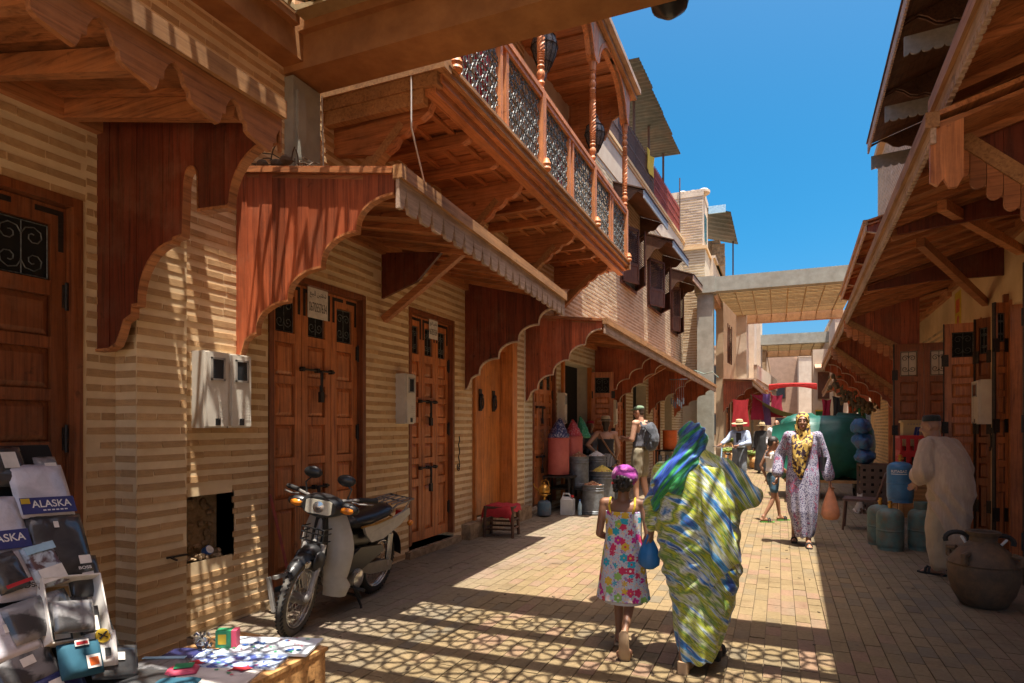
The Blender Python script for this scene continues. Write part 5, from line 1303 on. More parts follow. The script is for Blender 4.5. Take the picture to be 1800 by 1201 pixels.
def gas_bottle(label, m, x, y, z, rz=0, valve=True, s=1):
    o = thing('gas_bottle', label, 'gas bottle', world=False, group='gas bottles stacked before the red crate')
    mb = MB(); mb.lathe([(.10,.03),(.145,.045),(.152,.07),(.152,.08),(.152,.232),(.152,.241),(.155,.245),(.155,.255),(.152,.259),(.152,.268),(.152,.42),(.152,.43),(.143,.47),(.11,.505),(.05,.525)], seg=32); part('cylinder', mb, m, o, smooth=True)
    mb = MB(); vs = []; n = 40
    for i in range(n):
        a = 2*PI*i/n; up_ = .055 if (i % 10) in (3,4,5,6) else .075
        for r_, zz in ((.142,.0),(.142,up_),(.134,up_),(.134,.0)): vs.append((r_*math.cos(a), r_*math.sin(a), zz))
    mb.add(vs, [(i*4+k, ((i+1)%n)*4+k, ((i+1)%n)*4+(k+1)%4, i*4+(k+1)%4) for i in range(n) for k in range(4)]); part('foot_ring', mb, m, o)
    if valve == 'collar':
        mb = MB(); mb.lathe([(.085,.50),(.088,.51),(.088,.60),(.08,.605),(.075,.60),(.075,.53)], seg=24); part('collar', mb, m, o, smooth=True)
    else:
        mb = MB(); mb.lathe([(.022,.52),(.022,.55),(.028,.555),(.028,.575),(.014,.58),(.014,.60),(.02,.605),(.02,.615),(.005,.62)], seg=12); mb.tube([(0,0,.565),(.05,0,.568)], .011, 6); mb.beam((-.03,0,.60),(.03,0,.60),.012,.016); part('valve', mb, 'brass', o, smooth=True)
    o.location = (x,y,z); o.rotation_euler = (0,0,rz); return o
gas_bottle('rusty teal gas bottle with a brass valve standing in front', 'gas_teal', 1.28, 9.10, 0, .6)
gas_bottle('rusty teal gas bottle with a round collar beside the old man', 'gas_teal', 1.645, 9.25, 0, 0, 'collar')
gas_bottle('grey teal gas bottle half hidden at the back left of the stack', 'gas_teal', 1.22, 9.46, 0, 2)
gb = gas_bottle('clean bright blue gas bottle standing on top of the others', 'gas_blue', 1.44, 9.44, .57, -1.0)
def on_cyl(c, r_, a0, z0):
    return lambda x, y: Vector((c[0]+r_*math.sin(a0+x/r_), c[1]-r_*math.cos(a0+x/r_), z0+y))
ORG[gb] = Vector((0,0,0))
lettering(gb, 'BUTAGAZ', on_cyl((0,0), .1535, R(57)-.24, .405), .185, .034, 'white_paint', bold=.02)
q = MB()
for i in range(10):
    f = on_cyl((0,0), .1535, R(57)-.24, .37); a, b = -.095+.019*i, -.095+.019*(i+1); q.add([f(a,-.004),f(b,-.004),f(b,.004),f(a,.004)], [(0,1,2,3)])
part('label_line', q, 'white_paint', gb)

cr = thing('bottle_crate', 'tall red plastic bottle crate with oblong openings, behind the gas bottles', 'crate', (1.75,10.25,.95))
def crate_side(P, w_, h_, nm='side'):
    mb = MB(); cols = 5; rows = 2; cw = w_/cols; us = [0]; holes = []
    for r_ in range(rows):
        for c in range(cols): holes.append((c*cw+cw*.25, c*cw+cw*.75, .05+r_*h_/2, .05+r_*h_/2+h_*.33))
    for a, b, c, d in subtract(0, w_, 0, h_, holes):
        mb.hexa([P(a,0,c),P(b,0,c),P(b,.014,c),P(a,.014,c),P(a,0,d),P(b,0,d),P(b,.014,d),P(a,.014,d)])
    return part(nm, mb, 'red_plastic', cr)
X0, Y0, X1, Y1, Z0 = 1.53, 10.02, 2.0, 10.42, .92
crate_side(lambda a,t,b: Vector((X0+a, Y0+t, Z0+b)), X1-X0, .5); crate_side(lambda a,t,b: Vector((X0+a, Y1-t, Z0+b)), X1-X0, .5)
crate_side(lambda a,t,b: Vector((X0+t, Y0+.0145+a, Z0+b)), Y1-Y0-.029, .5); crate_side(lambda a,t,b: Vector((X1-t, Y0+.0145+a, Z0+b)), Y1-Y0-.029, .5)
mb = MB(); mb.box(X0-.01,X1+.01,Y0-.012,Y0-.001,Z0+.46,Z0+.51); mb.box(X0-.01,X1+.01,Y0-.012,Y0-.001,Z0-.01,Z0+.03); mb.box(X0-.01,X1+.01,Y0-.01,Y0-.001,Z0+.235,Z0+.27); part('rim', mb, 'red_plastic', cr)
for i in range(4):
    mb = MB(); mb.lathe([(.035,0),(.037,.2),(.03,.24),(.014,.29),(.014,.33)], (X0+.1+.1*i, 10.2, Z0+.02), 10); solo('glass_bottle', mb, 'glass_dark', ('leftmost','second from left','third from left','rightmost')[i]+' dark glass bottle inside the red crate', 'bottle', 'bottles in the red crate', smooth=True, loc=(X0+.1+.1*i, 10.2, Z0+.02))
bx = thing('cardboard_box', 'tan cardboard box with big dark letters standing in the red crate', 'box', (1.78,10.2,1.3))
mb = MB(); mb.box(1.58,2.02,10.12,10.36,1.28,1.64); part('carton', mb, 'cardboard', bx)
mb = MB(); mb.box(1.585,2.015,10.10,10.118,1.615,1.64); mb.box(1.56,1.582,10.13,10.35,1.60,1.635); part('flap', mb, 'cardboard', bx)
lettering(bx, 'INI', lambda x, y: Vector((1.80+x, 10.1165, 1.485+y)), .20, .12, 'navy_ink', shear=.2, bold=.06)
q = MB()
for i in range(9): q.box(1.63+i*.035,1.65+i*.035,10.1165,10.1185,1.58,1.588)
part('small_print', q, 'navy_ink', bx)
tb = thing('low_table', 'wooden crate table under the red bottle crate', 'table', (1.75,10.2,0))
mb = MB(); mb.box(1.5,2.05,9.98,10.5,.87,.905); part('top', mb, 'stall_wood', tb)
for x in (1.53,2.0):
    for y in (10.0,10.46): mb = MB(); mb.box(x-.025,x+.025,y-.025,y+.025,0,.868); part('leg', mb, 'stall_wood', tb)
mb = MB(); mb.box(1.53,2.0,10.02,10.03,.3,.86); part('side_board', mb, 'stall_wood', tb)

ch = thing('chair', 'brown metal chair with a rounded back beside the gas bottles', 'chair', world=False)
for (x,y,zt) in ((-.2,.2,.44),(.2,.2,.44),(-.2,-.2,.44),(.2,-.2,.44)):
    mb = MB(); mb.tube([(x*1.1,y*1.15,0),(x,y,zt)], .017, 8); part('leg', mb, 'brown_plastic', ch, smooth=True)
mb = MB(); mb.cbox((0,0,.455),.45,.46,.035); part('seat', mb, 'brown_plastic', ch)
mb = MB(); mb.tube([(-.2,-.2,.45),(-.205,-.27,.66),(-.17,-.31,.80),(-.08,-.33,.855),(.08,-.33,.855),(.17,-.31,.80),(.205,-.27,.66),(.2,-.2,.45)], .018, 8); bk_ = part('back_frame', mb, 'brown_plastic', ch, smooth=True)
for z, y in ((.62,-.26),(.72,-.29)): mb = MB(); mb.tube([(-.2,y,z),(.2,y,z)], .014, 6); part('back_rail', mb, 'brown_plastic', bk_, smooth=True)
ch.location = (1.13, 10.75, 0); ch.rotation_euler = (0,0,R(82))
# perforated bench with blue bundles behind the chair
bn = thing('perforated_bench', 'brown perforated plastic stand holding blue bundles beyond the chair', 'stand', (1.75,13.3,0))
holes = [(x*.13+.04, x*.13+.09, z*.13+.08, z*.13+.13) for x in range(6) for z in range(6)]
for P in (lambda a,t,b: Vector((1.36+a, 13.0+t, b)), lambda a,t,b: Vector((1.36+a, 13.6-t, b))):
    mb = MB()
    for a,b,c,d in subtract(0,.8,0,.86,holes): mb.hexa([P(a,0,c),P(b,0,c),P(b,.02,c),P(a,.02,c),P(a,0,d),P(b,0,d),P(b,.02,d),P(a,.02,d)])
    part('perforated_panel', mb, 'perforated_brown', bn)
mb = MB(); mb.box(1.36,2.16,13.021,13.579,.82,.86); part('top', mb, 'brown_plastic', bn); mb = MB(); mb.box(1.4,2.1,13.25,13.3,0,.8); part('divider', mb, 'void_black', bn)
for k, (x,z,rx,rz_) in enumerate(((1.46,1.0,.18,.14),(1.43,1.28,.17,.17),(1.40,1.55,.16,.15))):
    mb = MB(); mb.ell((x,13.28,z),rx,.26,rz_,28)
    mb.v = [(a+.05*mnoise.noise(Vector((a*9,b*9,c*9+k))), b+.05*mnoise.noise(Vector((a*9+5,b*9,c*9+k))), c+.06*mnoise.noise(Vector((a*7+k,b*7,c*7)))) for a,b,c in mb.v]
    solo('blue_bundle', mb, 'bag_blue', ('lowest','middle','topmost')[k]+' bulging blue plastic bundle stacked on the perforated stand', 'bundle', 'blue bundles on the perforated stand', smooth='all', loc=(x,13.28,z-rz_))
# cat
ct = thing('cat', 'small white and brown cat sitting beneath the perforated stand', 'cat', (1.32,12.75,0))
mb = MB(); mb.rings([[Vector((1.32+math.cos(2*PI*k/12)*r_, 12.75+dy+math.sin(2*PI*k/12)*r_*1.15, z)) for k in range(12)] for z, r_, dy in ((.0,.07,.0),(.06,.085,.0),(.14,.075,-.01),(.21,.05,-.03),(.25,.042,-.04))]); mb.ell((1.32,12.69,.29),.052,.055,.048,12); mb.ell((1.32,12.64,.28),.022,.025,.02,8)
for s_ in (-1,1): mb.cap((1.32+s_*.03,12.70,.33),(1.32+s_*.036,12.70,.362),.016,.003,6); mb.cap((1.32+s_*.03,12.69,.16),(1.32+s_*.03,12.67,.012),.02,.018,8); mb.cap((1.32+s_*.07,12.76,.05),(1.32+s_*.06,12.69,.015),.04,.02,8)
mb.tube([(1.38,12.83,.03),(1.44,12.80,.025),(1.46,12.72,.02)],.014,6); part('body', mb, 'cat_fur', ct, smooth='all')
# tarpaulin covered cart
cart = thing('covered_cart', 'handcart heaped high under a dark green tarpaulin in the middle of the street', 'cart', (.85,15.4,0))
mb = MB(); seg = 72; rings = []
keys = ((.40,.70,.55),(.55,.88,.7),(.8,.97,.85),(1.1,.98,.9),(1.4,.95,.85),(1.62,.86,.72),(1.72,.70,.55),(1.75,.3,.25))
for j in range(29):
    q = j/28*7; i = min(6, int(q)); f_ = q-i; z, sx, sy = [keys[i][n]*(1-f_)+keys[i+1][n]*f_ for n in range(3)]
    r_ = []
    for k in range(seg):
        a = 2*PI*k/seg; c, s_ = math.cos(a), math.sin(a); f = (abs(c)**3.6+abs(s_)**3.6)**(-1/3.6)
        ridge = 1-2*abs(mnoise.noise(Vector((c*1.7+3, s_*1.7, z*1.1+c*.8))))
        fold = 1+.025*math.sin(a*9+z*4+2*ridge)*(1.8-z)+.075*ridge-.06+.03*mnoise.noise(Vector((c*5,s_*5,z*4)))
        r_.append(Vector((.88+c*f*sx*fold, 15.4+s_*f*sy*fold, z+.07*math.sin(a*5)*(z < .6)+.10*mnoise.noise(Vector((c*2.4,s_*2.4,z*1.5)))+.04*ridge)))
    rings.append(r_)
mb.rings(rings); part('tarpaulin', mb, 'tarp_green', cart, smooth='all')
mb = MB(); vs = []
for i in range(9):
    for k in range(9):
        a, b = i/8, k/8; x = -.14+.72*a; vs.append((x-.05*(1-b), 14.50-.05*math.sin(PI*a)+.02*math.sin(b*9), .62+1.12*b-(.18*(1-a)*b)))
mb.add(vs, [(i*9+k,i*9+k+1,i*9+k+10,i*9+k+9) for i in range(8) for k in range(8)])
vs2 = [(x, y-.01 if False else y+.02, z) for x,y,z in vs]; mb.add(vs2, [(i*9+k,i*9+k+9,i*9+k+10,i*9+k+1) for i in range(8) for k in range(8)])
part('tarpaulin_patch', mb, 'tarp_light', cart, smooth='all', label='lighter green sheet at the left of the tarpaulin')
mb = MB(); mb.box(.1,1.65,14.75,16.0,.36,.42); mb.box(.15,.2,13.9,14.8,.38,.42); part('bed', mb, 'stall_wood', cart)
for x in (.18,1.5):
    mb = MB(); mb.tube([(x, 15.2+.27*math.cos(t), .28+.27*math.sin(t)) for t in [2*PI*i/24 for i in range(24)]], .035, 8, closed=True); w_ = part('wheel', mb, 'black_rubber', cart, smooth='all')
    mb = MB(); mb.tube([(x-.05,15.2,.28),(x+.05,15.2,.28)], .05, 10)
    for i in range(8): mb.tube([(x,15.2,.28),(x,15.2+.25*math.cos(PI*i/4),.28+.25*math.sin(PI*i/4))], .012, 4)
    part('rim', mb, 'dull_metal', w_)

# ================================================================== spice stall on the left
def stall_top(x, y, z, r_, h, n, mats, seed):
    q = random.Random(seed); mb = MB()
    mb.lathe([(r_,0),(r_*.97,.02),(r_*.6,h*.6),(.01,h)], (x,y,z), 18)
    for _ in range(n):
        a = q.uniform(0,6.28); t = math.sqrt(q.random()); mb.cur = q.randrange(len(mats))
        mb.ell((x+r_*.93*t*math.cos(a), y+r_*.93*t*math.sin(a), z+h*(1-t)*.85+.02), q.uniform(.012,.03), q.uniform(.012,.03), q.uniform(.01,.02), 6)
    mb.cur = 0; return mb
flat('spice_brown', (.30,.13,.06), .9); flat('spice_tan', (.5,.33,.17), .9); flat('peel_yellow', (.6,.45,.08), .8); flat('herb_green', (.16,.22,.05), .9)
mat('twist_blue', (.02,.03,.13), (.5,.5,.58), 34, rough=.3, bump=.8, lo=.5, hi=.66); mat('twist_red', (.45,.03,.04), (.65,.4,.38), 34, rough=.3, bump=.8, lo=.5, hi=.68); mat('twist_green', (.02,.22,.10), (.2,.5,.33), 34, rough=.3, bump=.8, lo=.5, hi=.7)
def drum(label, x, y, z, r_, h, m, group='metal drums and barrels of the spice stall', hoops=(.06,.12,.82,.9), fill=None, seed=1):
    o = thing('barrel', label, 'barrel', (x,y,z), group)
    prof = [(r_*.96,0),(r_,.01)]
    for hp in hoops: prof += [(r_,h*hp-.012),(r_*1.045,h*hp-.004),(r_*1.045,h*hp+.004),(r_,h*hp+.012)]
    prof += [(r_,h-.01),(r_*1.05,h-.005),(r_*1.05,h+.008),(r_*.95,h+.008),(r_*.94,h-.03)]
    mb = MB(); mb.lathe(prof, (x,y,z), 28); part('shell', mb, m, o, smooth=True)
    if fill: part('contents', stall_top(x,y,z+h-.03,r_*.93,fill[0],fill[1],fill[2],seed), fill[2], o, kind='stuff')
    return o
drum('low grey steel drum at the front of the stall, heaped with brown spice', -3.03, 10.72, 0, .19, .52, 'galvanised', fill=(.08,60,['spice_brown','spice_tan']), seed=2)
drum('grey steel drum of reddish spice standing on the low stall table', -3.42, 11.15, .43, .185, .56, 'galvanised', fill=(.12,70,['spice_brown','spice_tan']), seed=3)
drum('wide grey steel drum heaped with yellow peel and herbs', -3.08, 11.55, .0, .23, .70, 'galvanised', fill=(.15,120,['peel_yellow','herb_green','spice_brown']), seed=4)
drum('small steel drum behind the heap of yellow peel', -3.3, 11.95, .35, .19, .62, 'galvanised', fill=(.13,40,['paper_white','spice_tan']), seed=5)
drum('dark steel drum in front of the man in shorts', -2.95, 12.3, 0, .2, .74, 'galvanised', fill=(.1,50,['spice_brown','herb_green']), seed=6)
drum('second dark steel drum close to the wall beside the man in shorts', -3.3, 12.75, 0, .2, .9, 'galvanised', fill=(.1,50,['spice_brown','spice_tan']), seed=7)
drum('tall pink barrel carrying a blue cone of wrapped goods', -3.70, 10.82, .68, .195, .66, 'barrel_pink', hoops=(.98,))
drum('smaller pink barrel behind the tall one', -3.55, 11.25, .78, .17, .58, 'barrel_pink', hoops=(.98,))
def cone(x, y, z, r_, h, m, lean, label):
    mb = MB(); rings = []
    for i in range(12):
        t = i/11; rr = r_*(1-t)**.8+.012
        rings.append([Vector((x+lean*t*t+math.cos(2*PI*k/16)*rr*(1+.12*math.sin(k*4+i*2)), y+math.sin(2*PI*k/16)*rr*(1+.12*math.cos(k*5+i)), z+h*t)) for k in range(16)])
    mb.rings(rings); solo('spice_cone', mb, m, label, 'spice cone', 'wrapped cones on the pink barrels', smooth='all', loc=(x,y,z))
cone(-3.70,10.82,1.345,.19,.36,'twist_blue',.03,'dark blue glittering cone on the tall pink barrel'); cone(-3.55,11.25,1.365,.15,.32,'twist_red',-.02,'red glittering cone between the blue and green ones'); cone(-3.47,11.6,1.33,.13,.42,'twist_green',-.06,'green glittering cone rightmost on the pink barrels')
tb = thing('stall_table', 'dark low steel table of the spice stall', 'table', (-3.5,11.1,0))
mb = MB(); mb.box(-3.92,-3.18,10.92,12.2,.39,.425); part('top', mb, 'iron', tb)
for x in (-3.9,-3.2):
    for y in (10.95,12.15): mb = MB(); mb.box(x-.02,x+.02,y-.02,y+.02,0,.388); part('leg', mb, 'iron', tb)
mb = MB(); mb.box(-3.93,-3.4,10.6,11.5,.63,.665); part('shelf', mb, 'iron', tb)
for x in (-3.91,-3.44):
    for y in (10.63,10.88): mb = MB(); mb.box(x-.018,x+.018,y-.018,y+.018,.0,.628); part('leg', mb, 'iron', tb)
mb = MB(); mb.box(-3.4,-3.2,11.55,11.66,0.03,.25); mb.box(-3.85,-3.5,10.95,11.3,.0,.2); solo('plastic_tub', mb, 'blue_cloth', 'dark blue tubs pushed under the low stall table', 'tub', loc=(-3.5,11,0)) if 0 else None
ks = thing('camping_stove', 'small rusty blue gas stove on the step beside the spice stall', 'stove', (-3.72,10.12,0))
mb = MB(); mb.lathe([(.09,.02),(.115,.03),(.12,.06),(.12,.2),(.11,.25),(.06,.285),(.03,.29)], (-3.72,10.12,0.0), 20); part('cylinder', mb, 'gas_blue_old', ks, smooth=True)
mb = MB(); mb.lathe([(.02,.28),(.02,.34),(.06,.36),(.06,.38),(.02,.39)], (-3.72,10.12,0), 12); mb.lathe([(.11,.385),(.115,.39),(.11,.40),(.1,.395)], (-3.72,10.12,0), 20); part('burner', mb, 'brass', ks, smooth=True)
kt = thing('kettle', 'brass kettle standing on the small gas stove', 'kettle', (-3.72,10.12,.4))
mb = MB(); mb.lathe([(.075,0),(.1,.02),(.105,.06),(.09,.11),(.06,.14),(.05,.15),(.02,.165),(.016,.18),(.02,.19),(.004,.2)], (-3.72,10.12,.402), 20); part('kettle_body', mb, 'brass', kt, smooth=True)
mb = MB(); mb.tube([(-3.81,10.10,.44),(-3.87,10.08,.5),(-3.90,10.07,.57)], [.02,.014,.01], 8); part('spout', mb, 'brass', kt, smooth=True)
mb = MB(); mb.tube([(-3.78,10.12,.54),(-3.76,10.12,.62),(-3.69,10.12,.635),(-3.64,10.12,.6),(-3.63,10.12,.52)], .008, 6); part('handle', mb, 'brass', kt, smooth=True)
jc = thing('jerrycan', 'cloudy white plastic jerrycan on the ground before the spice stall', 'jerrycan', (-3.42,10.5,0))
mb = MB(); mb.box(-3.53,-3.31,10.42,10.58,0,.27); mb.hexa([(-3.53,10.42,.27),(-3.31,10.42,.27),(-3.31,10.58,.27),(-3.53,10.58,.27),(-3.50,10.45,.32),(-3.36,10.45,.31),(-3.36,10.55,.31),(-3.50,10.55,.32)]); part('can', mb, 'jerry_white', jc)
mb = MB(); mb.tube([(-3.51,10.5,.3),(-3.50,10.5,.37),(-3.40,10.5,.37),(-3.36,10.5,.31)], .016, 6); part('handle', mb, 'jerry_white', jc, smooth=True)
mb = MB(); mb.lathe([(.028,.31),(.03,.315),(.03,.35),(.025,.352)], (-3.335,10.5,0), 12); part('cap', mb, 'red_plastic', jc, smooth=True)
wb = thing('water_bottle', 'half full clear plastic water bottle with a blue cap', 'bottle', (-3.2,10.5,0))
mb = MB(); mb.lathe([(.03,0),(.036,.01),(.036,.07),(.032,.08),(.036,.09),(.036,.18),(.03,.21),(.014,.235),(.014,.25)], (-3.2,10.5,0), 16); part('bottle_body', mb, 'water', wb, smooth=True)
mb = MB(); mb.lathe([(.016,.25),(.017,.252),(.017,.275),(.012,.277)], (-3.2,10.5,0), 10); part('cap', mb, 'blue_cloth', wb, smooth=True)
od = drum('orange plastic drum on a dark stand far along the left wall', -2.75, 17.4, .92, .19, .52, 'orange_plastic', hoops=(.97,))
st = thing('display_stand', 'dark stand of pans and jars beneath the orange drum', 'stand', (-2.75,17.4,0))
for z in (.2,.55,.88): mb = MB(); mb.box(-3.1,-2.5,17.1,17.7,z,z+.03); part('shelf', mb, 'iron', st)
for x in (-3.07,-2.53):
    for y in (17.13,17.67): mb = MB(); mb.box(x-.02,x+.02,y-.02,y+.02,0,.88); part('leg', mb, 'iron', st)
for k in range(5):
    mb = MB(); x = -2.98+.1*k; z = .235 if k % 2 else .585; mb.lathe([(.05,0),(.06,.02),(.06,.14),(.045,.17),(.045,.2)], (x,17.2,z), 12); solo('storage_jar', mb, 'barrel_pink' if k % 2 else 'galvanised', ('grey jar at the left end of the middle shelf under the orange drum','pink jar left on the lowest shelf under the orange drum','grey jar in the middle of the stand under the orange drum','pink jar right on the lowest shelf under the orange drum','grey jar at the right end of the stand under the orange drum')[k], 'jar', 'jars on the dark stand', smooth=True, loc=(x,17.2,z))
mb = MB()
for k in range(7): mb.tube([(-2.55+.05*k,16.4,2.75),(-2.55+.05*k,16.4,2.28-.05*(k % 3))], .004, 3); mb.cbox((-2.55+.05*k,16.4,2.2-.05*(k % 3)),.035,.02,.16)
mb.beam((-2.6,16.4,2.76),(-2.15,16.4,2.76),.02,.02); solo('hanging_trinkets', mb, 'galvanised', 'rail of small metal trinkets hanging under the long awning', 'trinkets', loc=(-2.4,16.4,2.2), kind='stuff')
# far wares
for k,(x,y,z0,z1,w_,m,lab) in enumerate(((1.5,19.5,1.2,2.4,.3,'black_plastic','black robe hanging below the far right awning'),(1.25,20.2,1.4,2.35,.25,'crimson_cloth','dark red robe hanging below the far right awning'),(1.0,21,1.1,1.9,.2,'white_cloth','pale blue-white cloth hanging from the far right awning'),(1.75,18.5,1.3,2.3,.25,'orange_plastic','orange scarf hanging below the far right awning'),(1.9,17.9,1.5,2.1,.22,'green_cloth','green scarf hanging at the wall under the right awning'))):
    hung_cloth('hanging_garment', -w_/2, w_/2, 0, z0, z1, m, lab, 'clothing', 'garments hung below the far right awning', fr=Fr(x,y,1,.1))
mb = MB()
for _ in range(130):
    t = rnd.random(); c = Vector((1.25+.9*t, 18.3-.6*t, 2.75-.75*t-.2*math.sin(PI*t))); mb.ell(c+Vector((rnd.gauss(0,.06),rnd.gauss(0,.06),rnd.gauss(0,.10))), rnd.uniform(.02,.06), rnd.uniform(.02,.06), rnd.uniform(.03,.08), 6)
solo('dried_bundles', mb, 'twig_tan', 'string of dried brown bundles and gourds hanging under the right awning', 'dried bundles', kind='stuff', loc=(1.5,18,2))
for k,(x,y,z,s_) in enumerate(((-1.6,24.0,.0,.35),(-1.2,23.9,0,.3),(-1.75,24.6,.45,.28),(-1.3,24.7,.4,.3),(-.85,24.4,0,.28))):
    mb = MB(); mb.ell((x,y,z+s_),s_*.75,s_*.75,s_,12); mb.cur = 1
    for _ in range(20): mb.ell((x+rnd.gauss(0,s_*.4),y+rnd.gauss(0,s_*.4),z+s_*1.9+rnd.uniform(0,.1)),.08,.08,.05,6)
    solo('produce_sack', mb, ['olive_cloth' if k % 2 else 'stall_wood','herb_green'], ('stuffed sack of greens behind the man with the bicycle','pale sack beside the far stall','sack topped with leaves under the red dress','upper sack of leaves under the crimson kaftan','small sack of greens at the right of the far stall')[k], 'sack', 'sacks of greens at the far stall', smooth='all', loc=(x,y,z))
# leaning rods by the wide door
mb = MB(); mb.beam((-3.93,4.03,.98),(-3.80,4.2,.0),.022,.022); solo('leaning_rod', mb, 'rail_red', 'reddish rod leaning on the wall left of the wide door', 'rod', loc=(-3.85,4.1,0))
fm = thing('picture_frame', 'small grey frame propped on the ground by the moped front wheel', 'frame', (-3.9,4.0,0))
for (a,b) in (((3.98,.02),(3.98,.3)),((4.16,.02),(4.16,.3)),((3.98,.02),(4.16,.02)),((3.98,.3),(4.16,.3))):
    mb = MB(); mb.beam((-3.84,a[0],a[1]),(-3.84-(b[1]-a[1])*.2,b[0],b[1]),.03,.03); part('frame_bar', mb, 'grey_plastic', fm)
# ================================================================== people
def skin(name, c):
    m, t, b = _nodes(name); n = _noise(t, _coord(t), 9, 6)
    cc = _ramp(t, n, [(.3, tuple(x*.86 for x in c)), (.7, c)]); t.links.new(cc, b.inputs['Base Color'])
    b.inputs['Roughness'].default_value = .5; b.inputs['Subsurface Weight'].default_value = .12; b.inputs['Subsurface Radius'].default_value = (.02,.008,.005); b.inputs['Subsurface Scale'].default_value = .3
    M[name] = m
skin('skin_dark', (.26,.125,.07)); skin('skin_mid', (.30,.15,.085)); skin('skin_fair', (.52,.29,.19)); skin('skin_old', (.33,.175,.11))
flat('hair_black', (.022,.016,.013), .55); flat('hair_brown', (.05,.028,.016), .55)
flat('eye_white', (.42,.36,.32), .3); flat('lip', (.26,.08,.06), .5)
def cloth(name, stops, scale=6, stretch=(1,1,1), rot=(0,0,0), rough=.85, bump=.25, detail=5, dist=0, weave=True):
    m, t, b = _nodes(name); n = _noise(t, _coord(t, stretch, rot), scale, detail, .6, dist)
    c = _ramp(t, n, stops); t.links.new(c, b.inputs['Base Color']); b.inputs['Roughness'].default_value = rough
    b.inputs['Sheen Weight'].default_value = .15
    if weave: _bump(t, b, _noise(t, _coord(t), 220, 2), bump, .002)
    M[name] = m
cloth('tank_white', [(.3,(.70,.69,.66)),(.7,(.62,.60,.57))]); cloth('tank_grey', [(.3,(.10,.10,.115)),(.7,(.07,.07,.085))])
cloth('shorts_khaki', [(.3,(.26,.22,.14)),(.7,(.18,.155,.10))]); cloth('swim_blue', [(.42,(.05,.13,.20)),(.5,(.03,.07,.12)),(.6,(.10,.20,.28))], 7)
cloth('top_black', [(.3,(.014,.014,.015)),(.7,(.022,.021,.022))]); cloth('shirt_white', [(.3,(.62,.63,.66)),(.7,(.52,.53,.57))]); cloth('shirt_blue', [(.3,(.36,.43,.55)),(.7,(.30,.36,.48))])
cloth('trouser_grey', [(.3,(.15,.17,.19)),(.7,(.10,.115,.135))]); cloth('robe_beige', [(.35,(.45,.335,.24)),(.47,(.40,.295,.215)),(.53,(.43,.305,.225)),(.65,(.47,.355,.26))], 9, (3,3,.5)); cloth('trouser_beige', [(.3,(.44,.34,.22)),(.7,(.36,.27,.17))])
cloth('straw', [(.3,(.52,.40,.22)),(.7,(.40,.29,.15))], 30); cloth('cap_green', [(.3,(.16,.24,.15)),(.7,(.11,.17,.10))]); cloth('cap_black', [(.3,(.02,.024,.022)),(.7,(.012,.013,.013))])
cloth('pack_dark', [(.35,(.035,.04,.05)),(.65,(.08,.09,.11))], 9); cloth('leather_tan', [(.3,(.30,.14,.05)),(.7,(.2,.09,.03))], 9, rough=.5)
def stripes(name, c1, c2, freq):
    m, t, b = _nodes(name); tc = _coord(t); s_ = t.nodes.new('ShaderNodeSeparateXYZ'); t.links.new(tc, s_.inputs[0])
    a = _math(t, 'ARCTAN2', s_.outputs[0], s_.outputs[1]); v = _math(t, 'SINE', _math(t, 'MULTIPLY', a, freq))
    c = _ramp(t, v, [(.42, c1), (.58, c2)]); t.links.new(c, b.inputs['Base Color']); b.inputs['Roughness'].default_value = .85; M[name] = m
stripes('stripe_trousers', (.02,.02,.022), (.60,.58,.55), 34)
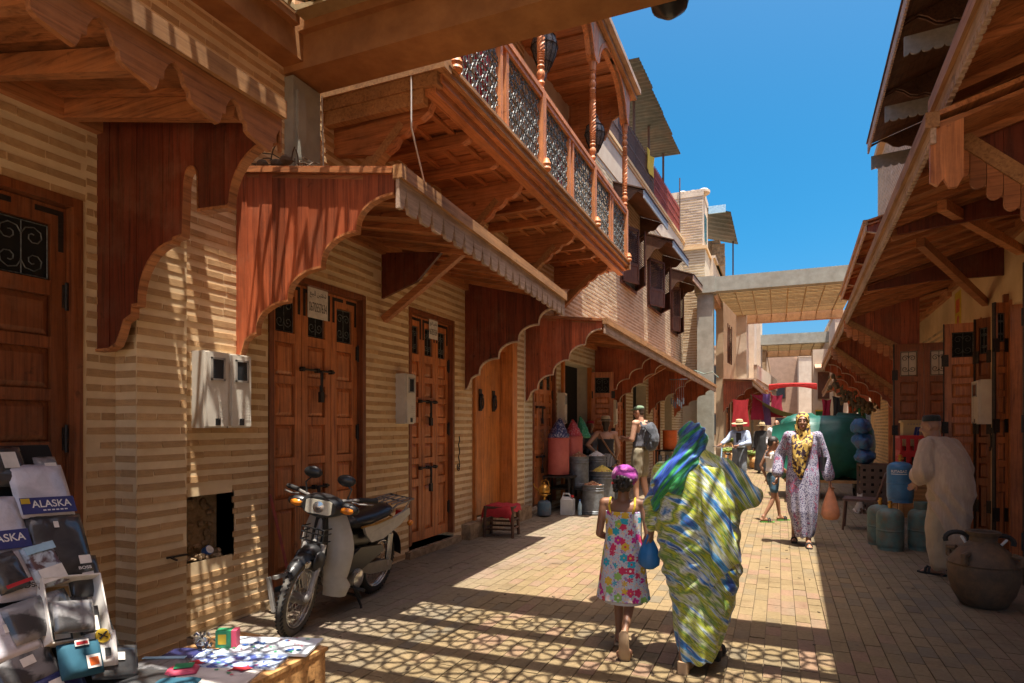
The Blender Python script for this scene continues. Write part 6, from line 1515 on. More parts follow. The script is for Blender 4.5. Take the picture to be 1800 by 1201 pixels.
def flower_print(name):
    """white cotton with large coloured flowers"""
    m, t, b = _nodes(name); co = _coord(t); 
    wn = t.nodes.new('ShaderNodeTexNoise'); wn.inputs['Scale'].default_value = 14; t.links.new(co, wn.inputs['Vector'])
    col = (.70,.68,.66)
    sp = _noise(t, co, 42, 3); c = _ramp(t, sp, [(.38, (.30,.16,.36)), (.44, (.60,.60,.64)), (.49, (.22,.50,.62)), (.53, (.64,.62,.58)), (.57, (.60,.22,.35)), (.62, (.64,.62,.40))])
    for sc, th, pal in ((17, .42, [(.0,(.55,.03,.10)),(.28,(.02,.35,.48)),(.52,(.62,.40,.03)),(.72,(.50,.02,.25)),(.88,(.25,.45,.10))]),):
        v = t.nodes.new('ShaderNodeTexVoronoi'); v.inputs['Scale'].default_value = sc; v.inputs['Randomness'].default_value = .75
        t.links.new(co, v.inputs['Vector'])
        sv = t.nodes.new('ShaderNodeVectorMath'); sv.operation = 'SUBTRACT'; sc_ = t.nodes.new('ShaderNodeVectorMath'); sc_.operation = 'SCALE'; sc_.inputs['Scale'].default_value = sc
        t.links.new(co, sc_.inputs[0]); t.links.new(sc_.outputs[0], sv.inputs[0]); 
        p2 = t.nodes.new('ShaderNodeVectorMath'); p2.operation = 'SCALE'; p2.inputs['Scale'].default_value = sc; t.links.new(v.outputs['Position'], p2.inputs[0]); t.links.new(p2.outputs[0], sv.inputs[1])
        s_ = t.nodes.new('ShaderNodeSeparateXYZ'); t.links.new(sv.outputs[0], s_.inputs[0])
        ang = _math(t, 'ARCTAN2', s_.outputs[0], s_.outputs[2]); pet = _math(t, 'MULTIPLY', _math(t, 'ABSOLUTE', _math(t, 'COSINE', _math(t, 'MULTIPLY', ang, 3))), .16)
        edge = _math(t, 'SUBTRACT', v.outputs['Distance'], pet)
        mask = _ramp(t, edge, [(.36, (1,1,1)), (.39, (0,0,0))])
        sr = t.nodes.new('ShaderNodeSeparateColor'); t.links.new(v.outputs['Color'], sr.inputs[0])
        pc = _ramp(t, sr.outputs[0], pal, 'CONSTANT'); pick = _ramp(t, sr.outputs[1], [(.94, (1,1,1)), (.95, (0,0,0))])
        c = _mix(t, _math(t, 'MULTIPLY', mask, pick), c, pc)
        ctr = _ramp(t, v.outputs['Distance'], [(.13, (1,1,1)), (.15, (0,0,0))]); cc2 = _ramp(t, sr.outputs[2], [(.0,(.65,.45,.05)),(.5,(.55,.05,.08)),(.75,(.7,.68,.6))], 'CONSTANT')
        c = _mix(t, _math(t, 'MULTIPLY', ctr, pick), c, cc2)
    t.links.new(c, b.inputs['Base Color']); b.inputs['Roughness'].default_value = .85; M[name] = m
flower_print('flower_dress')
def drape_print(name, pal, hi=False):
    """tie-dyed streaks that follow the drape, broken by a fine woven dash"""
    m, t, b = _nodes(name); co = _coord(t); s_ = t.nodes.new('ShaderNodeSeparateXYZ'); t.links.new(co, s_.inputs[0])
    x, y, z = s_.outputs
    x2 = _math(t, 'MULTIPLY', x, x)
    arc = _math(t, 'ADD', z, _math(t, 'ADD', _math(t, 'MULTIPLY', x2, 1.6), _math(t, 'MULTIPLY', x, .75 if not hi else -.9)))
    def vec(a, b_, c):
        cb = t.nodes.new('ShaderNodeCombineXYZ'); t.links.new(_math(t, 'MULTIPLY', x, a), cb.inputs[0]); t.links.new(_math(t, 'MULTIPLY', y, b_), cb.inputs[1]); t.links.new(_math(t, 'MULTIPLY', arc, c), cb.inputs[2]); return cb.outputs[0]
    base = _noise(t, vec(1.5, 1.5, 6.5), 1.25, 3, .55, .9)
    c = _ramp(t, base, pal)
    d = _noise(t, vec(26, 20, 120), 1.0, 2, .5, .5)
    c = _mix(t, _ramp(t, d, [(.52, (0,0,0)), (.58, (.6,.6,.6))]), c, (.045,.07,.05) if not hi else (.01,.015,.03))
    e = _noise(t, vec(20, 16, 90), 1.0, 2, .5, .4)
    c = _mix(t, _ramp(t, e, [(.30, (.5,.5,.5)), (.40, (0,0,0))]), c, (.60,.64,.58) if not hi else (.06,.35,.10))
    t.links.new(c, b.inputs['Base Color']); b.inputs['Roughness'].default_value = .6; b.inputs['Sheen Weight'].default_value = .2
    _bump(t, b, _noise(t, co, 160, 2), .2, .002); M[name] = m
drape_print('drape_yellow', [(.33,(.02,.09,.42)),(.385,(.05,.32,.62)),(.42,(.58,.63,.58)),(.455,(.48,.51,.08)),(.50,(.42,.46,.015)),(.535,(.14,.30,.05)),(.56,(.50,.56,.20)),(.59,(.60,.64,.60)),(.635,(.02,.20,.58)),(.68,(.02,.08,.40))])
drape_print('drape_blue', [(.30,(.02,.04,.36)),(.42,(.02,.10,.55)),(.47,(.01,.22,.10)),(.54,(.03,.36,.06)),(.60,(.02,.14,.16)),(.68,(.02,.04,.40))], True)
def speckle(name, base, dots, scale, pal2=None):
    m, t, b = _nodes(name); co = _coord(t); n = _noise(t, co, scale, 2, .5)
    c = _ramp(t, n, [(.50, base), (.55, dots)])
    if pal2:
        k = _noise(t, _coord(t, (1,1,.7)), 12, 3, .5, 1.); col = _ramp(t, _noise(t, co, 21, 2), [(.40, pal2[0]), (.5, pal2[1]), (.58, pal2[2])], 'CONSTANT')
        c = _mix(t, _ramp(t, k, [(.57, (0,0,0)), (.61, (.85,.85,.85))]), c, col)
    t.links.new(c, b.inputs['Base Color']); b.inputs['Roughness'].default_value = .8; M[name] = m
speckle('robe_floral', (.36,.345,.42), (.07,.06,.13), 75, ((.16,.05,.12),(.40,.06,.10),(.20,.17,.30)))
speckle('scarf_gold', (.62,.42,.10), (.04,.02,.03), 26, ((.05,.02,.04),(.55,.36,.10),(.03,.02,.02)))
cloth('head_purple', [(.40,(.42,.05,.32)),(.52,(.28,.03,.26)),(.62,(.52,.12,.38))], 12)

def remeshed(name, mb, voxel, mats, smooth=3, disp=None, decimate=None):
    me = bpy.data.meshes.new(name); me.from_pydata(mb.v, [], mb.f)
    bm = bmesh.new(); bm.from_mesh(me); bmesh.ops.recalc_face_normals(bm, faces=bm.faces); bm.to_mesh(me); bm.free()
    o = bpy.data.objects.new(name, me); COL.objects.link(o)
    r_ = o.modifiers.new('r', 'REMESH'); r_.mode = 'VOXEL'; r_.voxel_size = voxel
    if smooth: s_ = o.modifiers.new('s', 'SMOOTH'); s_.factor = .5; s_.iterations = smooth
    bpy.context.view_layer.update()
    out = bpy.data.meshes.new_from_object(o.evaluated_get(bpy.context.evaluated_depsgraph_get()))
    bpy.data.objects.remove(o); bpy.data.meshes.remove(me)
    if disp:
        nn = [v.normal.copy() for v in out.vertices]
        for v, n in zip(out.vertices, nn): v.co += n*disp(v.co, n)
    out.materials.clear()
    for m in (mats if isinstance(mats, (list, tuple)) else [mats]): out.materials.append(M[m])
    out.polygons.foreach_set('use_smooth', [True]*len(out.polygons)); out.update(); out.name = name
    return out
def V(*a): return Vector(a)
def folds(amp, fx=9, fz=1.6, seed=0):
    return lambda p, n: amp*(mnoise.noise(V(p.x*fx+seed, p.y*fx, p.z*fz))*1.1+.5*mnoise.noise(V(p.x*fx*2.1, p.y*fx*2.1+seed, p.z*fz*2)))
def joints(H=1.7, **kw):
    s = H/1.7; J = dict(pel=V(0,0,.93), che=V(0,.0,1.24), nek=V(0,-.01,1.42), hed=V(0,.015,1.575))
    for k, x in (('l',-1), ('r',1)):
        J.update({'sh_'+k: V(x*.185,-.01,1.385), 'el_'+k: V(x*.235,-.03,1.10), 'wr_'+k: V(x*.245,.06,.86), 'hp_'+k: V(x*.09,0,.90), 'kn_'+k: V(x*.10,.02,.49), 'an_'+k: V(x*.10,-.02,.085), 'to_'+k: V(x*.115,.13,.03)})
    J = {k: v*s for k, v in J.items()}
    for k, v in kw.items(): J[k] = Vector(v)
    J['s'] = s; return J
def head_shape(mb, c, R_, s=1, hair=False):
    q = lambda x, y, z: c+R_@(V(x,y,z)*s)
    E = lambda p, r_, seg=16: mb.ell(q(*p), r_[0]*s, r_[1]*s, r_[2]*s, seg, R_)
    E((0,-.008,.025), (.074,.093,.095), 20); E((0,.018,-.035), (.060,.072,.078), 18); E((0,.055,-.088), (.030,.026,.022))
    mb.cap(q(0,.086,.02), q(0,.104,-.022), .009*s, .014*s, 8); E((0,.10,-.026),(.017,.013,.010)); E((0,.075,.038),(.05,.016,.012))
    E((.034,.070,-.022),(.022,.018,.022)); E((-.034,.070,-.022),(.022,.018,.022)); E((0,.082,-.062),(.022,.012,.010))
    for x in (-1,1): E((x*.077,-.005,-.005),(.010,.022,.034), 10); mb.cap(q(x*.079,-.018,.02), q(x*.078,-.012,-.02), .008*s, .008*s, 6)
def face_parts(body, c, R_, s=1, brows='hair_black'):
    q = lambda x, y, z: c+R_@(V(x,y,z)*s)
    for x in (-1,1):
        mb = MB(); mb.ell(q(x*.031,.078,.012), .011*s, .008*s, .0055*s, 10, R_); e = part('eye', mb, 'eye_white', body, smooth='all')
        mb = MB(); mb.ell(q(x*.031,.0855,.012), .005*s, .003*s, .005*s, 8, R_); part('iris', mb, 'hair_black', e, smooth='all')
        mb = MB(); mb.cap(q(x*.016,.094,.033), q(x*.047,.084,.034), .003*s, .0018*s, 6); part('eyebrow', mb, brows, body, smooth='all')
    mb = MB(); mb.cap(q(-.02,.092,-.060), q(.02,.092,-.060), .006*s, .006*s, 8); mb.cap(q(-.016,.090,-.068), q(.016,.090,-.068), .007*s, .007*s, 8); part('lips', mb, 'lip', body, smooth='all')
def hand(mb, w, d, nrm, s=1, curl=.6, side=1):
    """palm, four unequal fingers with a knuckle bend, thumb from the side of the palm"""
    d = Vector(d).normalized(); nrm = Vector(nrm); nrm = (nrm-d*nrm.dot(d)).normalized(); a = d.cross(nrm).normalized()*side
    R_ = Matrix((a, d, nrm)).transposed()
    mb.cap(w-d*.01*s, w+d*.02*s, .024*s, .026*s, 10); mb.ell(w+d*.055*s, .038*s, .052*s, .018*s, 12, R_)
    for k, L in enumerate((.072,.082,.076,.058)):
        b = w+d*.095*s+a*(.030-.020*k)*s-d*(.006*abs(k-1))*s; d1 = (d*math.cos(curl*.6)-nrm*math.sin(curl*.6)); d2 = (d*math.cos(curl*1.7)-nrm*math.sin(curl*1.7))
        m_ = b+d1*L*.5*s; mb.cap(b-d*.02*s, m_, .0098*s, .0092*s, 7); mb.cap(m_, m_+d2*L*.5*s, .009*s, .0075*s, 7)
    t0 = w+d*.03*s+a*.03*s; t1 = t0+(d*.5+a*.7-nrm*.3).normalized()*.04*s; mb.cap(t0, t1, .013*s, .011*s, 7); mb.cap(t1, t1+(d*.9+a*.15-nrm*.4).normalized()*.034*s, .0105*s, .008*s, 7)
def foot(mb, an, to, s=1):
    d = (to-an); d.z = 0; d.normalize(); h = V(an.x,an.y,to.z+.01*s)
    mb.cap(h-d*.035*s+V(0,0,.012*s), h+d*.05*s+V(0,0,.018*s), .034*s, .036*s, 10); mb.cap(h+d*.04*s+V(0,0,.012*s), to+V(0,0,.0), .036*s, .026*s, 10); mb.cap(an+V(0,0,.02*s), h+V(0,0,.02*s), .037*s, .036*s, 10)
    sd = V(-d.y, d.x, 0)
    for k in range(5): mb.cap(to+sd*(k-2)*.0135*s, to+sd*(k-2)*.015*s+d*(.040-.005*abs(k-1.5))*s-V(0,0,.006*s), .0105*s, .009*s, 6)
def torso(mb, J, w=1, d=1, grow=0, lo=0., hi=1., belly=0):
    s = J['s']; tab = [(-.13,.135,.105),(-.02,.165,.12),(.10,.155,.112),(.25,.138,.10),(.45,.142,.105),(.62,.162,.115),(.78,.175,.112),(.90,.165,.095),(.97,.11,.07),(1.0,.06,.055)]
    P = [J['pel'], J['che'], J['nek']]; rings = []
    for t, rx, ry in tab:
        if t < lo-.001 or t > hi+.001: continue
        k = t*2; c = P[0]+(P[1]-P[0])*k*1. if t <= .5 else P[1]+(P[2]-P[1])*(k-1)
        rx = (rx*w+grow)*s; ry = (ry*d+grow)*s
        ax = (J['sh_r']-J['sh_l']) if t > .5 else (J['hp_r']-J['hp_l']); ax = V(ax.x, ax.y, ax.z*.5).normalized(); ay = V(-ax.y, ax.x, 0).normalized()
        rings.append([c+ax*math.cos(2*PI*i/20)*rx+ay*(math.sin(2*PI*i/20)*ry+belly*s*max(0, math.sin(2*PI*i/20))*math.exp(-((t-.2)/.2)**2)) for i in range(20)])
    mb.rings(rings)
def limbs(mb, J, f=1, arms=True, legs=True, hands=(.6,.6), nrm=None, feet=True, fat=1):
    s = J['s']*f
    for k, sg in (('l',-1), ('r',1)):
        if arms:
            mb.cap(J['sh_'+k], J['el_'+k], .052*s*fat, .040*s*fat); mb.cap(J['sh_'+k]+(J['nek']-J['sh_'+k])*.35, J['sh_'+k], .05*s*fat, .058*s*fat)
            m_ = J['el_'+k].lerp(J['wr_'+k], .3); mb.cap(J['el_'+k], m_, .039*s*fat, .042*s*fat); mb.cap(m_, J['wr_'+k], .041*s*fat, .026*s*fat)
            d = (J['wr_'+k]-J['el_'+k]).normalized(); n = (nrm or {}).get(k, V(-sg,0,0))
            hand(mb, J['wr_'+k], (nrm or {}).get('d'+k, d), n, s, hands[0 if k == 'l' else 1], 1 if (nrm or {}).get('t'+k, 1) > 0 else -1)
        if legs:
            mb.cap(J['hp_'+k], J['kn_'+k], .085*s*fat, .055*s*fat, 14); m_ = J['kn_'+k].lerp(J['an_'+k], .3)
            b = (J['an_'+k]-J['kn_'+k]).cross(V(1,0,0)).normalized()*-.012*s
            mb.cap(J['kn_'+k], m_+b, .053*s*fat, .056*s*fat, 14); mb.cap(m_+b, J['an_'+k], .055*s*fat, .034*s*fat, 14)
            if feet: foot(mb, J['an_'+k], J['to_'+k], s)
def person(label, J, skin_, voxel=.010, hair=None, headrot=(0,0,0), group=None, face=True, **kw):
    o = thing('person', label, 'person', world=False, group=group)
    s = J['s']; mb = MB(); torso(mb, J, grow=-.012); limbs(mb, J, **kw)
    Rh = (Matrix.Rotation(headrot[2],3,'Z')@Matrix.Rotation(headrot[0],3,'X')@Matrix.Rotation(headrot[1],3,'Y'))
    hs = (.5+.5*s) if s > .6 else .86
    head_shape(mb, J['hed'], Rh, hs); mb.cap(J['nek']-V(0,0,.04*s), J['hed']+Rh@V(0,-.02,-.05)*hs, .058*s, .05*s, 14)
    body = part('body', remeshed('body', mb, voxel, skin_, 3), None, o)
    J['Rh'] = Rh; J['hs'] = hs
    if face: face_parts(body, J['hed'], Rh, hs)
    J['body'] = body; return o
def hq(J, x, y, z): return J['hed']+J['Rh']@(V(x,y,z)*J['hs'])
def hair_cap(o, J, m='hair_black', long=0, voxel=.009, grow=.008, name='hair'):
    mb = MB(); h = J['hs']; mb.ell(hq(J,0,-.016,.034), (.074+grow)*h, (.090+grow)*h, (.088+grow)*h, 18, J['Rh'])
    if long: mb.cap(hq(J,0,-.05,0), hq(J,0,-.06,-long), .07*h, .05*h, 12)
    else: mb.ell(hq(J,0,-.05,-.02), .062*h, .05*h, .055*h, 14, J['Rh'])
    me = remeshed(name, mb, voxel, m, 2, lambda p, n: .004*mnoise.noise(p*70))
    # keep the face clear
    inv = J['Rh'].inverted()
    bm = bmesh.new(); bm.from_mesh(me)
    bad = [v for v in bm.verts if (lambda q: q.y > .045*h and q.z < .062*h or q.y > .012*h and q.z < .012*h)(inv@(v.co-J['hed']))]
    bmesh.ops.delete(bm, geom=bad, context='VERTS'); bm.to_mesh(me); bm.free()
    return part(name, me, None, o)
def garment(o, name, mb, m, voxel=.011, smooth=4, disp=None):
    return part(name, remeshed(name, mb, voxel, m, smooth, disp), None, o)
def cut(o_part, keep):
    """open a garment at neckline, armholes or hem"""
    me = o_part.data; bm = bmesh.new(); bm.from_mesh(me)
    bmesh.ops.delete(bm, geom=[v for v in bm.verts if not keep(v.co)], context='VERTS'); bm.to_mesh(me); bm.free()
    sm = o_part.modifiers.new('thickness', 'SOLIDIFY'); sm.thickness = .004; sm.offset = 1
def sleeves(mb, J, r_=(.066,.062,.05), upto=1., sides='lr'):
    s = J['s']
    for k in sides:
        mb.cap(J['nek'].lerp(J['sh_'+k], .6), J['sh_'+k], .055*s, r_[0]*s); mb.cap(J['sh_'+k], J['el_'+k], r_[0]*s, r_[1]*s)
        if upto > 0: mb.cap(J['el_'+k], J['el_'+k].lerp(J['wr_'+k], upto), r_[1]*s, r_[2]*s)
def trousers(mb, J, r_=(.10,.075,.065), upto=1., sides='lr'):
    s = J['s']; torso(mb, J, grow=.012, hi=.26)
    for k in sides:
        mb.cap(J['hp_'+k], J['kn_'+k] if upto > .5 else J['hp_'+k].lerp(J['kn_'+k], upto*2), r_[0]*s, r_[1]*s, 14)
        if upto > .5: mb.cap(J['kn_'+k], J['kn_'+k].lerp(J['an_'+k], (upto-.5)*2), r_[1]*s, r_[2]*s, 14)
def sandal(o, an, to, m='black_rubber', heel=.0, s=1, sole=.018, strap=True, nm='sandal'):
    d = V(to.x-an.x, to.y-an.y, 0).normalized(); sd = V(-d.y,d.x,0); mb = MB(); a = V(an.x,an.y,0)-d*.055*s; z = to.z-.03*s
    out = [(0,.030),(.03,.038),(.10,.032),(.17,.042),(.22,.042),(.255,.026)]; top = []; bot = []
    for q, w_ in out:
        hh = heel*max(0, 1-q/.2)
        for sg in (-1,1): top.append(a+d*q*s+sd*w_*sg*s+V(0,0,z+hh+sole)); bot.append(a+d*q*s+sd*w_*sg*s+V(0,0,z if q > .0 or not heel else z))
    n = len(out); vs = top+bot; fs = []
    for i in range(n-1):
        p = i*2; fs += [(p,p+2,p+3,p+1),(2*n+p,2*n+p+1,2*n+p+3,2*n+p+2),(p,2*n+p,2*n+p+2,p+2),(p+1,p+3,2*n+p+3,2*n+p+1)]
    fs += [(0,1,2*n+1,2*n),(2*n-2,4*n-2,4*n-1,2*n-1)]; mb.add(vs, fs); sp_ = part(nm, mb, m, o)
    if strap:
        mb = MB(); c = a+d*.155*s+V(0,0,z+sole)
        for dd in (-.02,.015): mb.tube([c+d*dd*s-sd*.042*s, c+d*dd*s-sd*.03*s+V(0,0,.04*s), c+d*dd*s+V(0,0,.056*s), c+d*dd*s+sd*.03*s+V(0,0,.04*s), c+d*dd*s+sd*.042*s], .012*s, 6)
        part('strap', mb, m if m != 'green_sole' else 'black_rubber', sp_, smooth=True)
    return sp_
flat('green_sole', (.10,.30,.05), .6); flat('wedge_tan', (.45,.30,.17), .6)

# ---- girl seen from behind
J = joints(1.27, hed=(.0,.02,1.165), nek=(0,0,1.04), che=(0,0,.92), pel=(0,0,.68), sh_l=(-.125,0,1.01), sh_r=(.13,0,1.01), el_l=(-.165,-.03,.80), el_r=(.175,-.03,.80), wr_l=(-.12,.13,.74), wr_r=(.13,.13,.74),
           hp_l=(-.06,0,.66), hp_r=(.06,0,.66), kn_l=(-.045,.06,.37), an_l=(-.045,.07,.07), to_l=(-.05,.19,.03), kn_r=(.05,.01,.37), an_r=(.035,-.22,.15), to_r=(.055,-.21,.03))
J['sh_l'], J['sh_r'] = V(-.135,0,1.015), V(.14,0,1.015)
girl = person('small girl seen from behind in a flowered sun dress and purple headscarf', J, 'skin_dark', .0075, headrot=(R(-4),0,R(6)), face=False, fat=.86)
hair_cap(girl, J, 'hair_black', grow=.010)
mb = MB(); mb.ell(hq(J,.0,-.10,-.015), .062,.052,.058,14)
for _ in range(40): mb.ell(hq(J,0,-.10,-.015)+V(max(-.05,min(.05,rnd.gauss(0,.03))),max(-.05,min(.03,rnd.gauss(-.012,.022))),max(-.045,min(.045,rnd.gauss(0,.025)))), .017,.015,.016,6)
part('hair_bun', mb, 'hair_black', girl, smooth='all')
mb = MB(); mb.ell(hq(J,.005,-.005,.055), .092,.102,.070,18, J['Rh']); mb.ell(hq(J,.03,-.03,.035), .072,.082,.06,14, J['Rh']); garment(girl, 'headscarf', mb, 'head_purple', .008, 2, folds(.008, 22, 22))
mb = MB(); mb.tube([hq(J,-.085,-.02,-.02),hq(J,-.04,-.075,.045),hq(J,.03,-.085,.05),hq(J,.09,-.03,.0)], .014, 6); part('scarf_knot', mb, 'red_cloth', girl, smooth=True)
mb = MB()
prof = [(.985,.118,.085),(.93,.123,.09),(.80,.122,.092),(.66,.145,.112),(.52,.16,.125),(.44,.17,.13),(.41,.172,.135),(.36,.18,.14),(.335,.19,.148)]
mb.rings([[V(math.cos(2*PI*k/28)*rx*(1+.04*math.sin(k*28/28*5)*max(0,(.8-z))*1.5)+.0, math.sin(2*PI*k/28)*ry, z) for k in range(28)] for z, rx, ry in prof])
d_ = garment(girl, 'sun_dress', mb, 'flower_dress', .008, 2, lambda p, n: .009*mnoise.noise(V(p.x*16,p.y*16,p.z*2))*min(1,max(0,(1.0-p.z)*2.2))+(.006*math.sin(math.atan2(p.y,p.x)*16) if p.z < .42 else 0))
cut(d_, lambda p: .35 < p.z < .965)
mb = MB()
for x in (-1,1): mb.tube([V(x*.075,-.085,.955),V(x*.088,-.070,1.0),V(x*.085,-.03,1.055),V(x*.08,.03,1.05),V(x*.07,.08,.96)], .0075, 6)
part('shoulder_straps', mb, 'yellow_cloth', girl, smooth=True, kind='stuff')
mb = MB(); mb.rings([[V(math.cos(2*PI*k/24)*.135, math.sin(2*PI*k/24)*.10, z) for k in range(24)] for z in (.325,.45)]); part('slip_hem', mb, 'white_cloth', girl, smooth=True)
sandal(girl, J['an_l'], V(-.05,.19,.032), 'wedge_tan', s=.78)
# lifted right foot shows its sole
mb = MB(); mb.rings([[V(.045+math.cos(2*PI*k/18)*w_, -.262+dy+.008*0, z+math.sin(2*PI*k/18)*0)+V(0, math.sin(2*PI*k/18)*.013, 0) for k in range(18)] for z, w_, dy in ((-.01,.02,.04),(.01,.036,.03),(.05,.041,.012),(.10,.034,.0),(.15,.034,-.008),(.19,.033,-.006),(.21,.018,.0))]); part('sandal', mb, 'wedge_tan', girl, smooth=True, label='raised sandal showing its pale sole')
girl.location = (-1.0, 4.32, 0); girl.rotation_euler = (0,0,R(4))

# ---- woman in the draped wrap
J = joints(1.56, sh_l=(-.18,0,1.27), sh_r=(.19,0,1.27), el_l=(-.25,.0,1.02), wr_l=(-.285,.02,.86), el_r=(.31,-.02,1.105), wr_r=(.21,.20,1.20), hp_l=(-.08,0,.82), hp_r=(.08,0,.82), kn_l=(-.07,-.02,.46), an_l=(-.06,-.11,.115), to_l=(-.045,.03,.035), kn_r=(.09,.10,.45), an_r=(.12,.17,.10), to_r=(.14,.29,.03), hed=(-.02,.02,1.455), nek=(0,0,1.31), che=(0,0,1.13))
wrap = person('large woman seen from behind in a green, yellow and blue patterned wrap', J, 'skin_mid', .009, face=False, nrm={'dl': V(0,.2,-1), 'l': V(1,0,0)}, hands=(1.1,.6))
mb = MB()
tab = [(.075,-.085,.115,.10),(.15,-.105,.15,.12),(.26,-.128,.195,.15),(.44,-.155,.248,.18),(.625,-.205,.278,.205),(.81,-.245,.275,.22),(.95,-.255,.27,.225),(1.08,-.245,.258,.22),(1.17,-.232,.25,.215),(1.25,-.205,.23,.195),(1.31,-.19,.20,.165),(1.36,-.135,.145,.125),(1.40,-.10,.085,.09)]
mb.rings([[V((a+b)/2+math.copysign(abs(math.cos(2*PI*k/32))**.85, math.cos(2*PI*k/32))*(b-a)/2, math.sin(2*PI*k/32)*(ry+.16*max(0,.5-z))-(.08*max(0,.5-z)), z) for k in range(32)] for z, a, b, ry in tab])
mb.cap((.17,0,1.26),(.315,-.02,1.12),.095,.085,16); mb.cap((.315,-.02,1.12),(.21,.19,1.19),.085,.065,16); mb.cap((.31,-.02,1.10),(.23,.02,1.02),.065,.06,12)
mb.cap((-.20,0,1.24),(-.25,0,1.02),.085,.075,14); mb.cap((-.25,0,1.02),(-.275,.01,.90),.075,.05,14)
def wrap_folds(p, n):
    arc = p.z+1.1*p.x*p.x-.55*p.x; back = 1 if p.y < .06 else .4
    m_ = math.exp(-((p.z-.72)/.30)**2)
    f = .0075*math.sin(arc*58+2.2*mnoise.noise(p*4))*m_
    f += .0055*math.sin(arc*34+5*mnoise.noise(p*3.2))*m_
    v = .010*math.sin(p.x*48+9*mnoise.noise(V(p.x*2.4,p.y*2,p.z*2.6)))*math.exp(-((p.z-1.12)/.22)**2)
    lo = .010*math.sin(math.atan2(p.y,p.x-.04)*11+4*p.z)*max(0, min(1, (.45-p.z)*3))
    w_ = .008*mnoise.noise(V(p.x*7,p.y*7,p.z*4))
    return (f+v+lo)*back+w_
wp = garment(wrap, 'wrap', mb, 'drape_yellow', .0085, 3, wrap_folds)
mb = MB()                                               # diagonal hanging end of the wrap
for k in range(6):
    x0 = .10+.022*k; mb.tube([V(x0-.05,-.17,1.30),V(x0-.03,-.215,1.10),V(x0+.0,-.238,.92),V(x0+.03+.004*k,-.235,.74),V(x0+.005,-.218,.56+.03*k)], [.02,.024,.026,.024,.012], 8)
garment(wrap, 'wrap_end', mb, 'drape_yellow', .009, 2, folds(.006, 18, 5))
mb = MB(); mb.ell(J['hed']+V(0,-.012,.018), .096,.112,.112,18); mb.cap(J['hed']+V(0,-.04,-.03), V(-.03,-.05,1.33), .09, .105, 14); mb.cap(V(-.05,-.09,1.36),V(-.17,-.13,1.20),.085,.075,14); mb.cap(V(-.17,-.13,1.20),V(-.245,-.07,1.03),.07,.03,12); mb.cap(V(-.02,-.10,1.34),V(-.10,-.19,1.16),.07,.045,12); mb.cap(V(.0,-.02,1.36),V(.10,-.06,1.30),.075,.05,12)
garment(wrap, 'head_veil', mb, 'drape_blue', .0085, 3, lambda p, n: .007*math.sin((p.z-p.x*.9)*70+5*mnoise.noise(p*6))+.008*mnoise.noise(p*9))
for an, to, nm in ((V(-.06,-.14,.10), V(-.045,.01,.035), 1), (V(.12,.17,.10), V(.14,.29,.03), 2)):
    sandal(wrap, an, to, 'wedge_tan' if nm == 1 else 'black_rubber', heel=.055, s=.95, sole=.02)
mb = MB(); mb.rings([[V(-.06+math.cos(2*PI*k/16)*w_, -.14+math.sin(2*PI*k/16)*w_*1.15, z) for k in range(16)] for z, w_ in ((.0,.028),(.02,.031),(.075,.034))]); part('wedge_heel', mb, 'wedge_tan', wrap, smooth=True)
wrap.location = (-.50, 4.19, 0); wrap.rotation_euler = (0,0,R(3))
mb = MB(); mb.rings([[V(-.80+math.cos(2*PI*k/18)*rx*(1+.08*math.sin(k*3)), 4.19+.02+math.sin(2*PI*k/18)*ry*(1+.08*math.cos(k*4)), z) for k in range(18)] for z, rx, ry in ((.83,.012,.012),(.79,.03,.025),(.74,.055,.045),(.68,.072,.058),(.63,.068,.055),(.60,.03,.03))])
solo('plastic_bag', mb, 'bag_blue_bright', 'small bright blue plastic bag held in the left hand of the woman in the wrap', 'bag', smooth='all', loc=(-.80,4.21,.6))

# ---- woman in the pale flowered robe, walking towards us
J = joints(1.73, hed=(0,.03,1.61), sh_l=(-.19,0,1.42), sh_r=(.19,0,1.42), el_r=(.29,-.06,1.17), wr_r=(.33,.05,.90), el_l=(-.27,-.04,1.15), wr_l=(-.335,.05,.88), kn_l=(-.085,.07,.5), an_l=(-.07,.13,.075), to_l=(-.08,.26,.03), kn_r=(.10,-.02,.5), an_r=(.11,-.22,.15), to_r=(.11,-.10,.04))
fl = person('woman in a pale flowered long robe and gold and black headscarf walking towards us', J, 'skin_mid', .0085, headrot=(R(2),0,R(-4)), nrm={'dr': V(.05,.05,-1), 'dl': V(0,.1,-1)}, hands=(1.0,1.3))
mb = MB()
mb.rings([[V(math.cos(2*PI*k/32)*rx+cx, math.sin(2*PI*k/32)*ry+cy, z) for k in range(32)] for z, rx, ry, cx, cy in ((.13,.10,.11,-.02,.08),(.22,.135,.145,-.015,.05),(.45,.19,.18,0,.03),(.7,.215,.18,0,.015),(.92,.215,.17,0,.01),(1.05,.20,.15,0,.005),(1.2,.195,.145,0,0),(1.34,.205,.135,0,0),(1.42,.19,.115,0,-.005),(1.475,.12,.095,0,0))])
sleeves(mb, J, (.074,.080,.075), .84)
garment(fl, 'long_robe', mb, 'robe_floral', .0095, 3, lambda p, n: .016*mnoise.noise(V(p.x*8,p.y*8,p.z*1.1))+.012*math.sin(math.atan2(p.y-.03,p.x)*9+3*p.z)*max(0,min(1,(1.05-p.z)*1.6)))
mb = MB(); mb.ell(hq(J,0,-.018,.025), .088,.104,.103,18); mb.cap(hq(J,0,-.035,-.06), J['nek']+V(0,.0,.02), .078,.09,14); mb.cap(J['nek']+V(0,.01,.02), J['nek']+V(0,.045,-.10), .10,.085,14)
for x in (-1,1): mb.cap(hq(J,x*.07,.01,-.05), J['nek']+V(x*.05,.06,-.02), .028, .045, 10)
